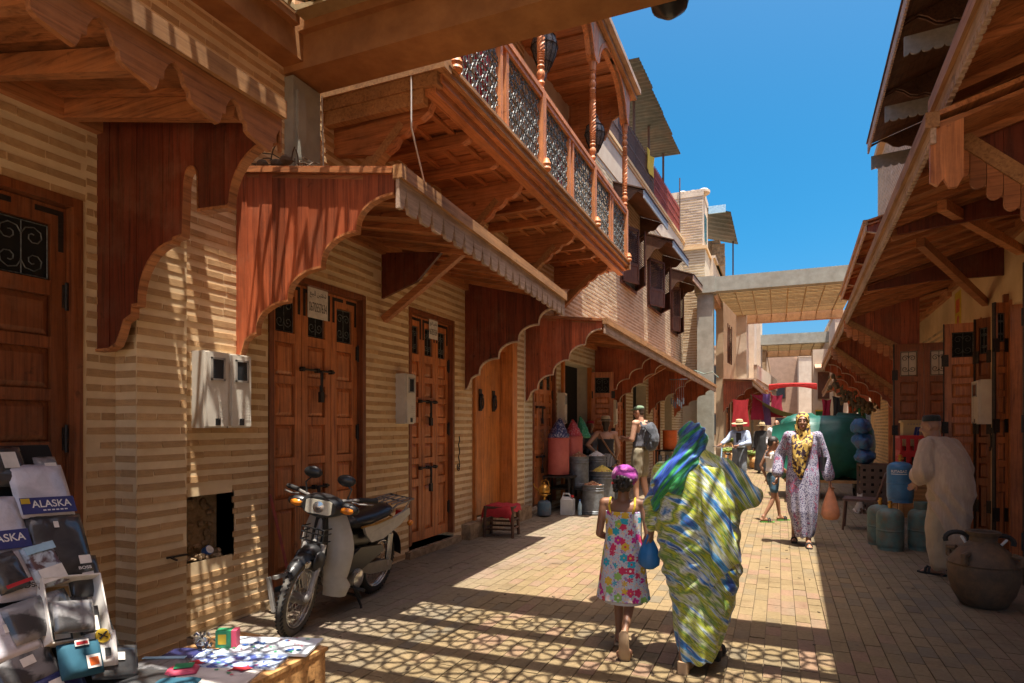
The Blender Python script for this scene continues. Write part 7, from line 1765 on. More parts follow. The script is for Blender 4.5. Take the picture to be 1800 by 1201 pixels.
hv = garment(fl, 'headscarf', mb, 'scarf_gold', .0085, 2, folds(.008, 20, 14))
inv = J['Rh'].inverted(); cut(hv, lambda p: not ((lambda q: q.y > .035 and (q.x/.062)**2+((q.z+.018)/.088)**2 < 1)(inv@(p-J['hed']))))
mb = MB(); mb.tube([J['nek']+V(-.09,.07,-.02),J['nek']+V(-.04,.15,-.14),J['nek']+V(.02,.165,-.30),J['nek']+V(.035,.165,-.48),J['nek']+V(.03,.15,-.64)], [.05,.075,.07,.055,.03], 12); mb.tube([J['nek']+V(.09,.07,-.02),J['nek']+V(.07,.14,-.16),J['nek']+V(.09,.15,-.34),J['nek']+V(.08,.14,-.5)], [.05,.06,.05,.03], 12)
garment(fl, 'scarf_end', mb, 'scarf_gold', .009, 2, folds(.012, 20, 4))
for an, to in ((J['an_l'], J['to_l']),(V(.11,-.22,.09), V(.11,-.10,.035))): sandal(fl, an, to, 'black_rubber', s=.95)
mb = MB(); mb.rings([[V(-.26+math.cos(2*PI*k/14)*.055, .0+math.sin(2*PI*k/14)*.09, z) for k in range(14)] for z in (.98,1.0,1.14,1.16)]); mb.tube([V(-.25,-.06,1.15),V(-.22,-.04,1.4),V(-.22,.04,1.4),V(-.25,.06,1.15)], .01, 6); part('shoulder_bag', mb, 'black_plastic', fl, smooth=True)
fl.location = (.28, 9.02, 0); fl.rotation_euler = (0,0,PI-.02); fl.scale = (.93,1,1)
mb = MB(); mb.rings([[V(.60+math.cos(2*PI*k/20)*rx*(1+.06*math.sin(k*5)), 8.96+math.sin(2*PI*k/20)*rx*.7, z) for k in range(20)] for z, rx in ((.845,.010),(.78,.018),(.70,.045),(.60,.075),(.50,.10),(.42,.11),(.37,.085),(.355,.03))])
solo('carrier_bag', mb, 'carrier', 'thin orange plastic carrier bag of vegetables hanging from the walking woman\'s hand', 'bag', smooth='all', loc=(.60,8.96,.35))

# ---- boy
J = joints(1.38, sh_l=(-.15,-.01,1.13), sh_r=(.15,.0,1.13), el_l=(-.20,-.10,.90), wr_l=(-.17,-.02,.70), el_r=(.20,.03,.90), wr_r=(.22,.22,.74), kn_l=(-.08,.10,.41), an_l=(-.08,.16,.075), to_l=(-.09,.28,.03), kn_r=(.08,-.03,.40), an_r=(.08,-.20,.085), to_r=(.09,-.085,.03))
boy = person('small boy in white vest, blue trunks and green flip-flops walking to the right', J, 'skin_mid', .0085, headrot=(R(-14),0,R(-10)), fat=.82, nrm={'dr': V(0,.6,-.8)})
hair_cap(boy, J, grow=.006)
mb = MB(); torso(mb, J, grow=.010, lo=.1, hi=.92, w=.97); vp = garment(boy, 'vest', mb, 'tank_white', .009, 3, folds(.006, 12, 10)); cut(vp, lambda p: p.z < 1.135-.0 and not (p.z > 1.0 and abs(p.x) > .125) and not (p.z > 1.06 and abs(p.x) < .065))
mb = MB()
for x in (-.095,.095): mb.tube([V(x,-.085,1.03),V(x,-.05,1.135),V(x*.95,.03,1.14),V(x,.085,1.03)], .014, 6)
part('vest_straps', mb, 'tank_white', boy, smooth=True, kind='stuff')
mb = MB(); trousers(mb, J, (.088,.085,.08), .30); garment(boy, 'swim_trunks', mb, 'swim_blue', .0095, 3, folds(.006, 12, 6))
for k in 'lr': sandal(boy, J['an_'+k], J['to_'+k], 'green_sole', s=.9)
boy.location = (-.10, 11.05, 0); boy.rotation_euler = (0,0,R(-62))

# ---- old man in the beige robe
J = joints(1.68, pel=(0,-.04,.93), che=(0,.0,1.22), nek=(0,.13,1.415), hed=(0,.205,1.545), sh_l=(-.165,.10,1.35), sh_r=(.165,.10,1.35), el_l=(-.235,.08,1.08), wr_l=(-.17,.22,.97), el_r=(.22,.02,1.1), wr_r=(.17,.20,.98), kn_l=(-.11,.03,.48), an_l=(-.12,.0,.075), to_l=(-.15,.14,.03), kn_r=(.11,.03,.48), an_r=(.10,-.05,.075), to_r=(.10,.09,.03))
om = person('stooping old man in a beige robe and small black skullcap, seen from behind', J, 'skin_old', .0085, headrot=(R(-10),0,R(30)))
mb = MB(); mb.lathe([(.086,0),(.088,.015),(.083,.05),(.066,.065),(.02,.07)], hq(J,0,-.018,.060), 24, J['Rh']@Matrix.Rotation(R(8),3,'X')); part('skullcap', mb, 'cap_black', om, smooth=True)
mb = MB(); mb.ell(hq(J,0,-.03,.012), .0765,.088,.062,16,J['Rh']); me = remeshed('hair', mb, .008, 'hair_grey', 1); bm = bmesh.new(); bm.from_mesh(me); inv = J['Rh'].inverted(); bmesh.ops.delete(bm, geom=[v for v in bm.verts if (inv@(v.co-J['hed'])).y > -.012 or (inv@(v.co-J['hed'])).z < -.045], context='VERTS'); bm.to_mesh(me); bm.free(); bpy.data.meshes.remove(me)
mb = MB()
mb.rings([[V(math.cos(2*PI*k/32)*rx+cx, math.sin(2*PI*k/32)*ry+cy, z) for k in range(32)] for z, rx, ry, cx, cy in ((.30,.12,.13,.02,-.02),(.36,.155,.16,.02,-.01),(.55,.185,.185,.01,-.01),(.75,.205,.20,0,-.02),(.95,.21,.205,0,-.03),(1.1,.205,.195,0,-.0),(1.22,.20,.175,0,.04),(1.32,.19,.15,0,.08),(1.39,.155,.12,0,.11),(1.44,.10,.09,0,.13))])
sleeves(mb, J, (.085,.105,.10), .5)
garment(om, 'robe', mb, 'robe_beige', .010, 3, lambda p, n: .016*(1-2*abs(mnoise.noise(V(p.x*7+p.z*1.4,p.y*7,p.z*.9))))-.006+.013*(1-2*abs(math.sin((p.z*.75+p.x*1.0-p.y*.9)*17+2.5*mnoise.noise(p*2.5))))*math.exp(-((p.z-.72)/.28)**2)+.003*mnoise.noise(p*18))
mb = MB(); trousers(mb, J, (.12,.115,.085), .93); garment(om, 'trousers', mb, 'trouser_beige', .011, 3, folds(.012, 10, 5))
for k in 'lr': sandal(om, J['an_'+k], J['to_'+k], 'black_rubber', s=1.05, sole=.024)
om.location = (1.62, 7.78, 0); om.rotation_euler = (0,0,R(38))

# ---- tourist with rucksack
J = joints(1.86, sh_l=(-.21,0,1.52), sh_r=(.21,0,1.52), el_l=(-.27,.03,1.22), wr_l=(-.16,.24,1.24), el_r=(.26,.03,1.22), wr_r=(.14,.25,1.22), kn_l=(-.10,.04,.53), an_l=(-.11,.02,.09), kn_r=(.11,.0,.53), an_r=(.12,-.08,.09), to_l=(-.13,.16,.03), to_r=(.15,.07,.03), hed=(0,.04,1.735))
tm = person('tall man in grey vest, khaki shorts and green cap with a dark rucksack', J, 'skin_fair', .009, headrot=(R(-8),0,R(8)), fat=1.08)
hair_cap(tm, J, 'hair_brown', grow=.003)
mb = MB(); mb.ell(hq(J,0,-.01,.065), .092,.108,.058,18,J['Rh']); mb.ell(hq(J,0,.085,.058), .07,.065,.012,14,J['Rh']); cp = part('cap', mb, 'cap_green', tm, smooth='all')
mb = MB(); torso(mb, J, grow=.014, lo=.1, hi=.92); vp = garment(tm, 'vest', mb, 'tank_grey', .010, 3, folds(.010, 9, 6)); cut(vp, lambda p: p.z < 1.50 and not (p.z > 1.34 and abs(p.x) > .155))
mb = MB()
for x in (-.11,.11): mb.tube([V(x,-.11,1.40),V(x,-.06,1.535),V(x,.04,1.54),V(x,.12,1.38)], .028, 8)
part('rucksack_strap', mb, 'pack_dark', tm, smooth=True, kind='stuff')
mb = MB(); trousers(mb, J, (.108,.105,.10), .42); garment(tm, 'shorts', mb, 'shorts_khaki', .011, 3, folds(.012, 9, 5))
for k in 'lr': sandal(tm, J['an_'+k], J['to_'+k], 'wedge_tan', s=1.05)
tm.location = (-2.56, 12.55, 0); tm.rotation_euler = (0,0,R(74)); tm.scale = (1.06,1.06,1.06)
rk = thing('rucksack', 'dark grey rucksack on the back of the man in khaki shorts', 'rucksack', world=False)
mb = MB(); mb.ell((0,-.22,1.30),.155,.11,.25,18); mb.ell((0,-.30,1.22),.12,.06,.15,14); mb.ell((0,-.22,1.12),.15,.11,.12,14); part('bag', remeshed('bag', mb, .011, 'pack_dark', 3, folds(.012, 8, 8)), None, rk)
mb = MB(); 
for x in (-.15,.15): mb.tube([(x,-.16,1.45),(x*1.05,-.30,1.3),(x,-.2,1.1)], .012, 6)
mb.tube([(-.05,-.15,1.53),(0,-.17,1.57),(.05,-.15,1.53)], .012, 6); part('webbing', mb, 'black_plastic', rk, smooth=True, kind='stuff')
rk.location = tm.location; rk.rotation_euler = tm.rotation_euler; rk.scale = tm.scale

# ---- tourist woman with straw hat
J = joints(1.72, el_l=(-.37,-.08,1.18), wr_l=(-.20,.03,1.02), el_r=(.26,.02,1.12), wr_r=(.22,.14,.92))
tw_ = person('woman seen from behind in straw hat, black top and striped trousers, hand on hip', J, 'skin_fair', .009, face=False, nrm={'dl': V(.6,.5,-.4)})
hair_cap(tw_, J, 'hair_brown', long=.10)
mb = MB(); torso(mb, J, grow=.012, lo=.1, hi=.70); vp = garment(tw_, 'camisole', mb, 'top_black', .010, 3, folds(.005, 9, 6)); cut(vp, lambda p: p.z < 1.30)
mb = MB()
for x in (-.085,.085): mb.tube([V(x,-.10,1.27),V(x,-.06,1.41),V(x,.04,1.41),V(x,.11,1.28)], .006, 5)
part('thin_straps', mb, 'top_black', tw_, smooth=True, kind='stuff')
mb = MB(); trousers(mb, J, (.118,.118,.13), .95); mb.rings([[V(math.cos(2*PI*k/28)*rx, math.sin(2*PI*k/28)*ry, z) for k in range(28)] for z, rx, ry in ((.35,.23,.17),(.7,.215,.16),(.9,.19,.145),(1.06,.15,.115))]); garment(tw_, 'wide_trousers', mb, 'stripe_trousers', .011, 3, folds(.010, 9, 1.5))
for k in 'lr': sandal(tw_, J['an_'+k], J['to_'+k], 'wedge_tan')
tw_.location = (-3.22, 12.35, 0); tw_.rotation_euler = (0,0,R(18))
def straw_hat(o, J, label, m='straw', band='cap_black', brim=.165, crown=.105):
    h = thing('hat', label, 'hat', world=False); Rr = J['Rh']; mb = MB(); c = hq(J,0,-.012,.065)
    mb.lathe([(brim,0),(brim+.003,.004),(.098,.010),(.096,.03),(.092,.07),(.08,crown),(.05,crown+.008),(.03,crown-.004),(.003,crown-.006)], c, 28, Rr); part('hat_body', mb, m, h, smooth=True)
    mb = MB(); mb.lathe([(.0985,.012),(.0995,.014),(.0965,.036),(.093,.037)], c, 28, Rr); part('hat_band', mb, band, h, smooth=True)
    h.location = o.location; h.rotation_euler = o.rotation_euler; return h
straw_hat(tw_, J, 'straw hat with a dark band on the woman in striped trousers')
sb = thing('shoulder_bag', 'tan strap and small bag slung across the woman in the straw hat', 'bag', world=False)
mb = MB(); mb.tube([V(-.12,.05,1.43),V(-.13,-.06,1.40),V(-.06,-.135,1.27),V(.06,-.14,1.08),V(.17,-.10,.94),V(.20,-.02,.88)], .017, 6); part('strap', mb, 'leather_tan', sb, smooth=True)
mb = MB(); mb.rings([[V(.235+math.cos(2*PI*k/14)*.035, -.03+math.sin(2*PI*k/14)*.085, z) for k in range(14)] for z in (.70,.72,.86,.88)]); part('pouch', mb, 'leather_tan', sb, smooth=True)
sb.location = tw_.location; sb.rotation_euler = tw_.rotation_euler
# ---- shopkeeper
J = joints(1.68, el_l=(-.27,.03,1.1), wr_l=(-.16,.22,1.1), el_r=(.27,.05,1.1), wr_r=(.18,.24,1.14))
sk = person('shopkeeper in a dark jacket and patterned cap standing in the shop doorway', J, 'skin_mid', .010, headrot=(0,0,R(-20)))
mb = MB(); torso(mb, J, grow=.02); sleeves(mb, J, (.07,.062,.052), .9); garment(sk, 'jacket', mb, 'trouser_grey', .012, 3, folds(.01, 8, 6)); mb = MB(); trousers(mb, J, (.10,.08,.07), .97); garment(sk, 'trousers', mb, 'top_black', .012, 3, folds(.01, 8, 4))
mb = MB(); mb.lathe([(.084,0),(.086,.01),(.08,.055),(.03,.07)], hq(J,0,-.012,.055), 20, J['Rh']); part('cap', mb, 'crimson_cloth', sk, smooth=True)
for k in 'lr': sandal(sk, J['an_'+k], J['to_'+k], 'black_rubber', strap=False, nm='shoe')
sk.location = (-3.72, 12.95, 0); sk.rotation_euler = (0,0,R(-135))
# ---- man with bicycle
J = joints(1.70, hed=(0,.04,1.57), el_r=(.30,.06,1.2), wr_r=(.42,.36,1.06), el_l=(-.26,.08,1.12), wr_l=(-.02,.36,1.04), kn_l=(-.1,.08,.5), an_l=(-.1,.10,.08), to_l=(-.11,.24,.03), an_r=(.1,-.18,.1), kn_r=(.1,0,.49), to_r=(.1,-.05,.03))
bm_ = person('old man in straw hat and pale blue shirt pushing a bicycle', J, 'skin_old', .011, headrot=(R(-8),0,0))
mb = MB(); torso(mb, J, grow=.022, belly=.02); sleeves(mb, J, (.072,.066,.055), .75); garment(bm_, 'shirt', mb, 'shirt_blue', .012, 3, folds(.012, 8, 6))
mb = MB(); torso(mb, J, grow=.026, lo=.25, hi=.9); vp = garment(bm_, 'dark_vest', mb, 'top_black', .012, 3); cut(vp, lambda p: abs(p.x) < .07+.1*max(0, 1.15-p.z) and p.y > 0)
mb = MB(); trousers(mb, J, (.115,.10,.085), .97); garment(bm_, 'trousers', mb, 'trouser_grey', .013, 3, folds(.015, 8, 4))
for k in 'lr': sandal(bm_, J['an_'+k], J['to_'+k], 'black_rubber', strap=False, nm='shoe')
bm_.location = (-.98, 17.9, 0); bm_.rotation_euler = (0,0,R(170))
straw_hat(bm_, J, 'wide pale straw hat on the man with the bicycle', brim=.20)
bc = thing('bicycle', 'small bicycle held by the old man in the straw hat', 'bicycle', world=False)
for y in (.5,-.5):
    mb = MB(); mb.tube([V(0, y+.27*math.cos(t), .29+.27*math.sin(t)) for t in [2*PI*i/28 for i in range(28)]], .02, 8, closed=True); w_ = part('wheel', mb, 'black_rubber', bc, smooth='all')
    mb = MB()
    for i in range(14): mb.tube([V(0,y,.29), V(0, y+.26*math.cos(2*PI*i/14), .29+.26*math.sin(2*PI*i/14))], .003, 3)
    mb.tube([V(-.04,y,.29),V(.04,y,.29)], .025, 8); part('spokes', mb, 'chrome', w_, kind='stuff')
mb = MB(); mb.tube([V(0,.5,.29),V(0,.40,.62),V(0,.34,.98)], .018, 8); mb.tube([V(0,.40,.62),V(0,-.05,.32),V(0,-.16,.78)], .018, 8); mb.tube([V(0,-.05,.32),V(0,-.5,.29),V(0,-.12,.62)], .014, 8); part('frame', mb, 'blue_white_frame', bc, smooth=True)
mb = MB(); mb.tube([V(-.27,.26,1.0),V(-.2,.34,1.02),V(0,.34,.99),V(.2,.34,1.02),V(.27,.26,1.0)], .013, 6); part('handlebar', mb, 'chrome', bc, smooth=True)
mb = MB(); mb.ell((0,-.16,.81),.07,.12,.035,12); part('saddle', mb, 'black_rubber', bc, smooth='all')
mb = MB(); mb.tube([V(-.1,-.05,.32),V(.1,-.05,.32)],.012,6); mb.lathe([(.09,0),(.09,.01)], (.03,-.05,.32), 16, Matrix.Rotation(R(90),3,'Y')); part('crank', mb, 'dull_metal', bc, smooth=True)
bc.location = (-1.32, 17.75, 0); bc.rotation_euler = (0,0,R(166))
# ---- two more people beyond the boy
J = joints(1.76); wm = person('bald man in a white shirt and dark trousers walking behind the boy', J, 'skin_mid', .012, headrot=(0,0,0))
mb = MB(); torso(mb, J, grow=.024); sleeves(mb, J, (.075,.07,.06), .5); garment(wm, 'shirt', mb, 'shirt_white', .013, 3, folds(.012, 8, 6)); mb = MB(); trousers(mb, J, (.11,.09,.08), .97); garment(wm, 'trousers', mb, 'top_black', .013, 3, folds(.01, 8, 4))
for k in 'lr': sandal(wm, J['an_'+k], J['to_'+k], 'black_rubber', strap=False, nm='shoe')
wm.location = (-.08, 21.4, 0); wm.rotation_euler = (0,0,R(178))
J = joints(1.64); bw = person('person in a black robe and straw hat beside the man in the white shirt', J, 'skin_mid', .012, headrot=(0,0,R(25)))
mb = MB(); mb.rings([[V(math.cos(2*PI*k/24)*rx, math.sin(2*PI*k/24)*ry, z) for k in range(24)] for z, rx, ry in ((.1,.25,.22),(.5,.23,.2),(.9,.21,.17),(1.2,.2,.15),(1.36,.17,.11),(1.42,.08,.08))]); sleeves(mb, J, (.08,.09,.08), .9); garment(bw, 'robe', mb, 'top_black', .013, 3, folds(.014, 8, 2))
bw.location = (-.52, 22.2, 0); bw.rotation_euler = (0,0,R(160))
straw_hat(bw, J, 'straw hat on the person in the black robe', brim=.19)
# ================================================================== goods table in the lower left corner
def glossy(name, c, c2=None, sc=8, lo=.4, hi=.6, bump=.5, coat=.9):
    m, t, b = _nodes(name); n = _noise(t, _coord(t), sc, 4, .55, .5)
    cc = _ramp(t, n, [(lo, c), (hi, c2 or tuple(x*.75 for x in c))]); t.links.new(cc, b.inputs['Base Color'])
    b.inputs['Roughness'].default_value = .6; b.inputs['Coat Weight'].default_value = coat; b.inputs['Coat Roughness'].default_value = .08
    _bump(t, b, _noise(t, _coord(t, (1,1,1)), 26, 5, .6, 1.2), bump, .006); M[name] = m
glossy('pack_white', (.62,.60,.66)); glossy('pack_black', (.022,.022,.024), (.05,.05,.05)); glossy('pack_navy', (.02,.025,.12)); glossy('pack_grey', (.22,.21,.21), (.10,.10,.11), 20)
glossy('pack_sock', (.45,.52,.58), (.10,.05,.05), 16, .45, .55); glossy('film_bag', (.20,.195,.20), (.028,.027,.029), 7, .46, .54, .55, 1.0)
glossy('oilcloth_floral', (.62,.68,.72), (.55,.60,.66), 5, coat=.4, bump=.1); glossy('oilcloth_blue', (.06,.09,.30), (.45,.55,.68), 22, .46, .54, .1, .4); glossy('oilcloth_berry', (.68,.64,.60), (.6,.55,.5), 6, coat=.4, bump=.1)
flat('teal_knit', (.015,.085,.13), .85)
tt = thing('goods_table', 'low wooden sales table in the lower left corner', 'table', (-2.7,1.8,0))
for k, (a, b) in enumerate(((.6,1.28),(1.285,1.95),(1.955,2.62))):
    mb = MB(); mb.box(-2.84,-2.16,a,b,.385,.405); part('top_board', mb, 'stall_wood', tt)
mb = MB(); mb.box(-2.20,-2.165,.6,2.60,.27,.383); part('front_rail', mb, 'stall_wood', tt)
mb = MB(); mb.box(-2.8,-2.21,2.57,2.60,.27,.383); part('end_rail', mb, 'stall_wood', tt)
mb = MB(); mb.box(-2.185,-2.17,.6,2.54,.05,.2); part('low_rail', mb, 'stall_wood', tt)
for x, y in ((-2.2,2.56),(-2.79,2.56),(-2.2,.7),(-2.79,.7)): mb = MB(); mb.box(x-.035,x+.036,y-.035,y+.042,0,.384); part('leg', mb, 'stall_wood', tt)
rk_ = thing('display_board', 'slanted board on the sales table carrying packed clothes', 'display board', (-3.0,1.5,.42))
mb = MB(); mb.hexa([(-2.70,.7,.41),(-2.70,1.93,.41),(-2.73,1.93,.41),(-2.73,.7,.41),(-3.30,.7,1.46),(-3.30,1.93,1.46),(-3.33,1.93,1.46),(-3.33,.7,1.46)]); part('board', mb, 'void_black', rk_)
for y in (.75,1.88): mb = MB(); mb.beam((-3.33,y,1.40),(-3.42,y,.0),.03,.03); part('prop', mb, 'stall_wood', rk_)
U_, W_, N_ = V(0,1,0), V(-.497,0,.868), V(.868,0,.497)
def pack(name, label, cat, c, w_, h_, t, m, roll=0, group=None, bulge=.6, flat_=False, seed=0, off=.02):
    u = U_*math.cos(roll)+W_*math.sin(roll); v = -U_*math.sin(roll)+W_*math.cos(roll); n_ = N_
    if flat_: u = V(math.cos(roll),math.sin(roll),0); v = V(-math.sin(roll),math.cos(roll),0); n_ = V(0,0,1)
    c = V(*c)+n_*off; mb = MB(); n = 10; fr_ = []; bk = []
    for i in range(n+1):
        for k in range(n+1):
            a, b = i/n*2-1, k/n*2-1; e = (1-a**6)*(1-b**6)
            z = t*(bulge*e+.15*mnoise.noise(V(a*2.2+seed,b*2.2,seed))*e+.12); rr = 1-.03*(abs(a*b))**3
            fr_.append(c+u*a*w_/2*rr+v*b*h_/2*rr+n_*max(.002, z)); bk.append(c+u*a*w_/2*rr+v*b*h_/2*rr)
    q = n+1; fs = [(i*q+k,(i+1)*q+k,(i+1)*q+k+1,i*q+k+1) for i in range(n) for k in range(n)]; mb.add(fr_, fs); 
    m0 = len(fr_); mb.add(bk, [f[::-1] for f in fs])
    rim = [i*q for i in range(n)]+[n*q+k for k in range(n)]+[(n-i)*q+n for i in range(n)]+[n-k for k in range(n)]
    for x, y in zip(rim, rim[1:]+rim[:1]): mb.f.append((x, y, m0+y, m0+x)); mb.m.append(0)
    o = thing(name, label, cat, tuple(c), group); part('wrapping', mb, m, o, smooth='all')
    o_ = dict(o=o, P=lambda x, y, d=0: c+u*x+v*y+n_*(t*(bulge+.22)+.001+d))
    return o_
def decal(pk, x0, x1, y0, y1, m, name='print', d=0):
    P = pk['P']; mb = MB(); mb.hexa([P(x0,y0,d),P(x1,y0,d),P(x1,y1,d),P(x0,y1,d),P(x0,y0,d+.002),P(x1,y0,d+.002),P(x1,y1,d+.002),P(x0,y1,d+.002)]); return part(name, mb, m, pk['o'])
GP = 'packed clothes on the sales table'
p = pack('shirt_pack', 'white folded undershirt in a clear pack with a navy band, topmost on the display board', 'pack', (-3.13,1.79,1.245), .235, .27, .03, 'pack_white', R(-3), GP)
decal(p, -.112,.112,-.125,-.045,'navy_ink'); lettering(p['o'], 'ALASKA', lambda x, y: p['P'](x+.012, y-.078, .0035), .165, .036, 'white_paint', bold=.015)
mb = MB(); 
for k in range(6): P = p['P']; mb.hexa([P(-.03+k*.018,-.113,.003),P(-.018+k*.018,-.113,.003),P(-.018+k*.018,-.107,.003),P(-.03+k*.018,-.107,.003),P(-.03+k*.018,-.113,.004),P(-.018+k*.018,-.113,.004),P(-.018+k*.018,-.107,.004),P(-.03+k*.018,-.107,.004)])
part('small_print', mb, 'white_paint', p['o'], kind='stuff')
decal(p, -.11,-.075,-.075,-.05,'yellow_cloth','corner_flash',.003)
p2 = pack('shirt_pack', 'second undershirt pack with a navy band at the very left edge of the display', 'pack', (-3.06,1.56,1.12), .24, .27, .03, 'pack_white', R(-2), GP, seed=3)
decal(p2, -.112,.112,-.12,-.035,'navy_ink'); lettering(p2['o'], 'ALASKA', lambda x, y: p2['P'](x+.012, y-.07, .0035), .165, .036, 'white_paint', bold=.015)
p = pack('garment_pack', 'dark pack standing behind the navy banded shirts at the top left', 'pack', (-3.21,1.67,1.36), .2, .2, .03, 'pack_black', 0, GP, seed=5); decal(p,.0,.06,-.02,.06,'paper_white','label')
p = pack('garment_pack', 'large black garment in crinkled film below the topmost white pack', 'pack', (-3.0,1.79,1.01), .24, .30, .035, 'pack_black', R(-5), GP, seed=7); decal(p,-.02,.0,.07,.10,'paper_white','label'); decal(p,.05,.10,-.115,-.075,'paper_white','barcode')
lettering(p['o'], 'BOSS', lambda x, y: p['P'](x+.065, y-.135, .003), .055, .014, 'white_paint', bold=.02)
p = pack('sock_pack', 'pack of patterned socks with a blue top between the black pack and white shirt', 'pack', (-2.955,1.69,.93), .13, .2, .03, 'pack_sock', R(8), GP, seed=9, off=.045); decal(p,-.05,.05,-.085,-.02,'paper_white','label'); decal(p,-.06,.06,.055,.09,'blue_white_frame','top_band')
p = pack('shirt_pack', 'long white folded shirt with dark lettering left of the socks', 'pack', (-2.98,1.585,.97), .17, .34, .028, 'pack_white', R(-3), GP, seed=11); lettering(p['o'], 'BOSS', lambda x, y: p['P'](x+.03, y-.12, .003), .08, .022, 'black_ink', bold=.02)
p = pack('slipper_pack', 'pair of dark red trimmed slippers in film at the left edge', 'pack', (-2.95,1.545,.93), .12, .17, .05, 'pack_black', R(10), GP, seed=13, off=.04); decal(p,-.05,.05,-.075,-.06,'red_cloth','trim')
# white carton with cards
ca = thing('white_carton', 'open white carton holding small black packets', 'carton', (-2.86,1.74,.7))
P = lambda a, b, d: V(-2.86,1.745,.735)+(U_*math.cos(-.15)+W_*math.sin(-.15))*a+(-U_*math.sin(-.15)+W_*math.cos(-.15))*b+N_*d
def pbox(x0,x1,y0,y1,d0,d1): 
    mb = MB(); mb.hexa([P(x0,y0,d0),P(x1,y0,d0),P(x1,y1,d0),P(x0,y1,d0),P(x0,y0,d1),P(x1,y0,d1),P(x1,y1,d1),P(x0,y1,d1)]); return mb
for nm, bx_ in (('carton_back',(-.12,.12,-.14,.14,.0,.006)),('carton_wall',(-.12,-.114,-.14,.14,.007,.09)),('carton_wall',(.114,.12,-.14,.14,.007,.09)),('carton_wall',(-.113,.113,.134,.14,.007,.09)),('carton_wall',(-.113,.113,-.14,-.134,.007,.06))): part(nm, pbox(*bx_), 'paper_white', ca)
part('carton_lining', pbox(-.08,.02,.03,.12,.0065,.012), 'cardboard', ca)
for k, (x,y,r_) in enumerate(((-.02,.0,.05),(.03,-.01,.06),(.06,-.06,.07),(-.05,-.07,.05))):
    o = solo('card_packet', pbox(x-.04,x+.04,y-.06,y+.06,r_-.03,r_-.01), 'pack_black', ('upper left','upper middle','lower right','lower left')[k]+' black packet in the white carton', 'packet', 'packets in the white carton', loc=P(x,y,r_))
    part('card_label', pbox(x-.03,x+.03,y-.05,y+.015,r_-.0098,r_-.008), 'paper_white', o)
for c, w_, h_, m, rl, lab in (((-2.77,1.53,.585),.22,.16,'film_bag',.15,'clear pack of dark socks at the foot of the display below the slippers'),((-2.72,1.86,.50),.20,.15,'pack_black',-.3,'black folded pack at the foot of the display beside the yellow print'),((-2.71,1.60,.48),.24,.13,'pack_navy',.1,'navy pack lowest on the display under the teal trunks'),((-3.19,1.86,1.33),.10,.16,'pack_grey',.0,'narrow grey pack behind the topmost white shirt'),((-2.93,1.86,.86),.14,.2,'pack_black',-.12,'black pack behind the white carton'),((-2.83,1.50,.72),.2,.2,'pack_white',.05,'white pack at the left end of the display below the slippers')):
    p = pack('garment_pack', lab, 'pack', c, w_, h_, .028, m, rl, GP, seed=int(c[1]*100), off=.012); decal(p, -.02,.03,.0,.035,'paper_white','label')
p = pack('film_bag', 'crinkled clear film bag of grey underwear below the socks', 'bag', (-2.86,1.62,.74), .26, .17, .03, 'film_bag', R(6), GP, seed=15, off=.05)
p = pack('film_bag', 'second clear film bag of dark socks beside the white carton', 'bag', (-2.82,1.70,.70), .16, .14, .028, 'film_bag', R(-12), GP, seed=16, off=.10)
p = pack('swimming_shorts', 'folded teal swim trunks with a white badge and tag', 'trunks', (-2.745,1.70,.545), .17, .15, .05, 'teal_knit', R(-8), GP, seed=17, off=.06); decal(p,.0,.055,-.055,.0,'paper_white','badge'); decal(p,.01,.045,-.045,-.012,'orange_plastic','badge_mark',.002); decal(p,-.035,.02,.045,.07,'paper_white','tag'); decal(p,-.03,.015,.05,.062,'red_cloth','tag_print',.002)
p = pack('folded_tee', 'white folded tee with a yellow round print beside the teal trunks', 'shirt', (-2.76,1.81,.56), .13, .16, .04, 'white_cloth', R(-14), GP, seed=19, off=.04)
mb = MB(); mb.tube([p['P'](-.01,.045,.0), p['P'](-.01,.045,.003)], .032, 18); pr = part('round_print', mb, 'yellow_cloth', p['o']); mb = MB(); mb.beam(p['P'](-.025,.03,.005), p['P'](.005,.062,.005), .009, .003); mb.beam(p['P'](-.03,.055,.005), p['P'](.01,.035,.005), .008, .003); part('figure_print', mb, 'black_ink', pr); decal(p,-.005,.02,-.045,-.01,'black_ink','print')
for k, (c, w_, h_, m, rl, lab) in enumerate((((-2.66,1.93,.42),.32,.22,'pack_black',.4,'flat black pack lying at the back of the table'),((-2.62,1.75,.42),.30,.2,'pack_black',.2,'flat black pack lying at the front left of the table'),((-2.70,2.07,.425),.25,.18,'film_bag',.45,'clear pack with grey goods propped on the table'),
        ((-2.54,2.06,.43),.14,.10,'pink_card',.7,'pink and green card header lying on the table'),((-2.45,1.95,.42),.2,.13,'teal_knit',.5,'dark folded cloth lying in front of the pink card'),((-2.73,2.22,.42),.20,.16,'pack_navy',.3,'navy folded pack beside the brick pier'),((-2.42,1.74,.42),.22,.2,'pack_grey',.1,'grey pack at the front edge of the table'))):
    p = pack('flat_pack', lab, 'pack', c, w_, h_, .03, m, rl, GP, flat_=True, seed=20+k, off=-.012)
    if m == 'pink_card': decal(p,-.03,.05,-.03,.03,'green_card','print')
    elif m == 'film_bag': decal(p,-.1,.1,.03,.06,'blue_white_frame','print')
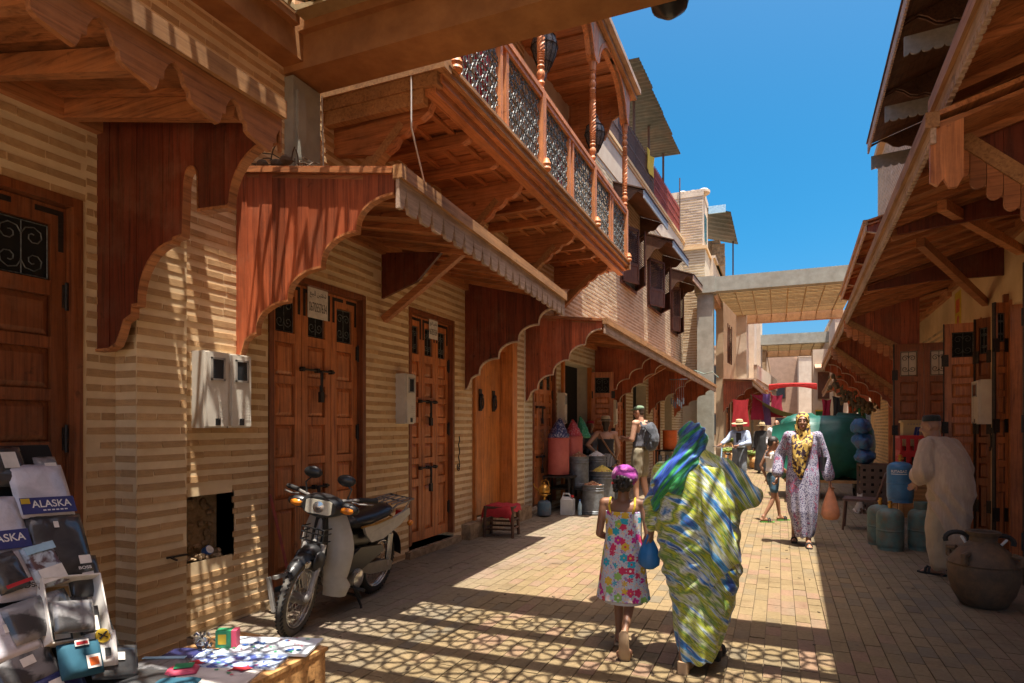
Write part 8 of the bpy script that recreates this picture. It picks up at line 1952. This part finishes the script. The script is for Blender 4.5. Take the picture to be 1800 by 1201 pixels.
def table_cloth(name, label, c, w_, h_, m, rl, z, prints):
    u = V(math.cos(rl),math.sin(rl),0); v = V(-math.sin(rl),math.cos(rl),0); c = V(*c,z); mb = MB(); n = 12; top = []
    for i in range(n+1):
        for k in range(n+1): a, b = i/n-.5, k/n-.5; top.append(c+u*a*w_+v*b*h_+V(0,0,.004*mnoise.noise(V(a*6,b*6,z*30))))
    q = n+1; fs = [(i*q+k,(i+1)*q+k,(i+1)*q+k+1,i*q+k+1) for i in range(n) for k in range(n)]; mb.add(top, fs); mb.add([x-V(0,0,.012) for x in top], [f[::-1] for f in fs])
    rim = [i*q for i in range(n)]+[n*q+k for k in range(n)]+[(n-i)*q+n for i in range(n)]+[n-k for k in range(n)]
    for x, y in zip(rim, rim[1:]+rim[:1]): mb.f.append((x,y,q*q+y,q*q+x)); mb.m.append(0)
    o = solo(name, mb, m, label, 'oilcloth', 'folded oilcloths on the sales table', smooth=True, loc=tuple(c))
    r_ = random.Random(len(label))
    for (mm, cnt, sz) in prints:
        mb = MB()
        for _ in range(cnt):
            x, y = r_.uniform(-.43,.43)*w_, r_.uniform(-.43,.43)*h_; s_ = sz*r_.uniform(.7,1.2); a0 = r_.uniform(0,6)
            pts = [c+u*(x+s_*(1+.3*math.cos(5*t))*math.cos(t+a0))+v*(y+s_*.7*(1+.3*math.cos(5*t))*math.sin(t+a0))+V(0,0,.006) for t in [2*PI*i/15 for i in range(15)]]
            mb.add(pts, [tuple(range(15))])
        part('flower_print', mb, mm, o, kind='stuff')
    return o
table_cloth('oilcloth', 'pale oilcloth printed with blue and red flowers at the far corner of the table', (-2.40,2.47), .46, .24, 'oilcloth_floral', .35, .428, (('blue_cloth',9,.016),('green_card',12,.010),('pink_card',10,.009)))
table_cloth('oilcloth', 'blue and white patterned oilcloth in the middle of the table end', (-2.45,2.28), .50, .22, 'oilcloth_blue', .35, .420, (('white_paint',10,.010),))
table_cloth('oilcloth', 'white oilcloth printed with a strawberry nearest the camera', (-2.44,2.10), .50, .26, 'oilcloth_berry', .35, .414, (('red_cloth',2,.045),('pink_card',7,.008),('green_card',4,.012)))
b_ = thing('small_box', 'small green and red cardboard box standing on the oilcloth', 'box', (-2.60,2.36,.43)); r_ = rotz(.5)
mb = MB(); mb.cbox((-2.60,2.36,.473),.075,.055,.085,r_); part('carton', mb, 'green_card', b_)
mb = MB(); mb.cbox(V(-2.60,2.36,.473)+r_@V(.052,.0,0),.025,.0575,.086,r_); part('red_side', mb, 'pink_card', b_); mb = MB(); mb.cbox(V(-2.60,2.36,.473)+r_@V(-.005,-.0285,.0),.04,.001,.05,r_); part('label', mb, 'yellow_cloth', b_)
mb = MB()
for _ in range(40): mb.cbox((-2.72+rnd.gauss(0,.028),2.32+rnd.gauss(0,.025),.43+abs(rnd.gauss(0,.03))),.02,.016,.003,Matrix.Rotation(rnd.uniform(0,3),3,'X')@rotz(rnd.uniform(0,6)))
mb.ell((-2.72,2.32,.445),.03,.03,.03,8); solo('foil_ball', mb, 'chrome', 'crumpled silver foil left of the small green box', 'foil', loc=(-2.72,2.32,.42))
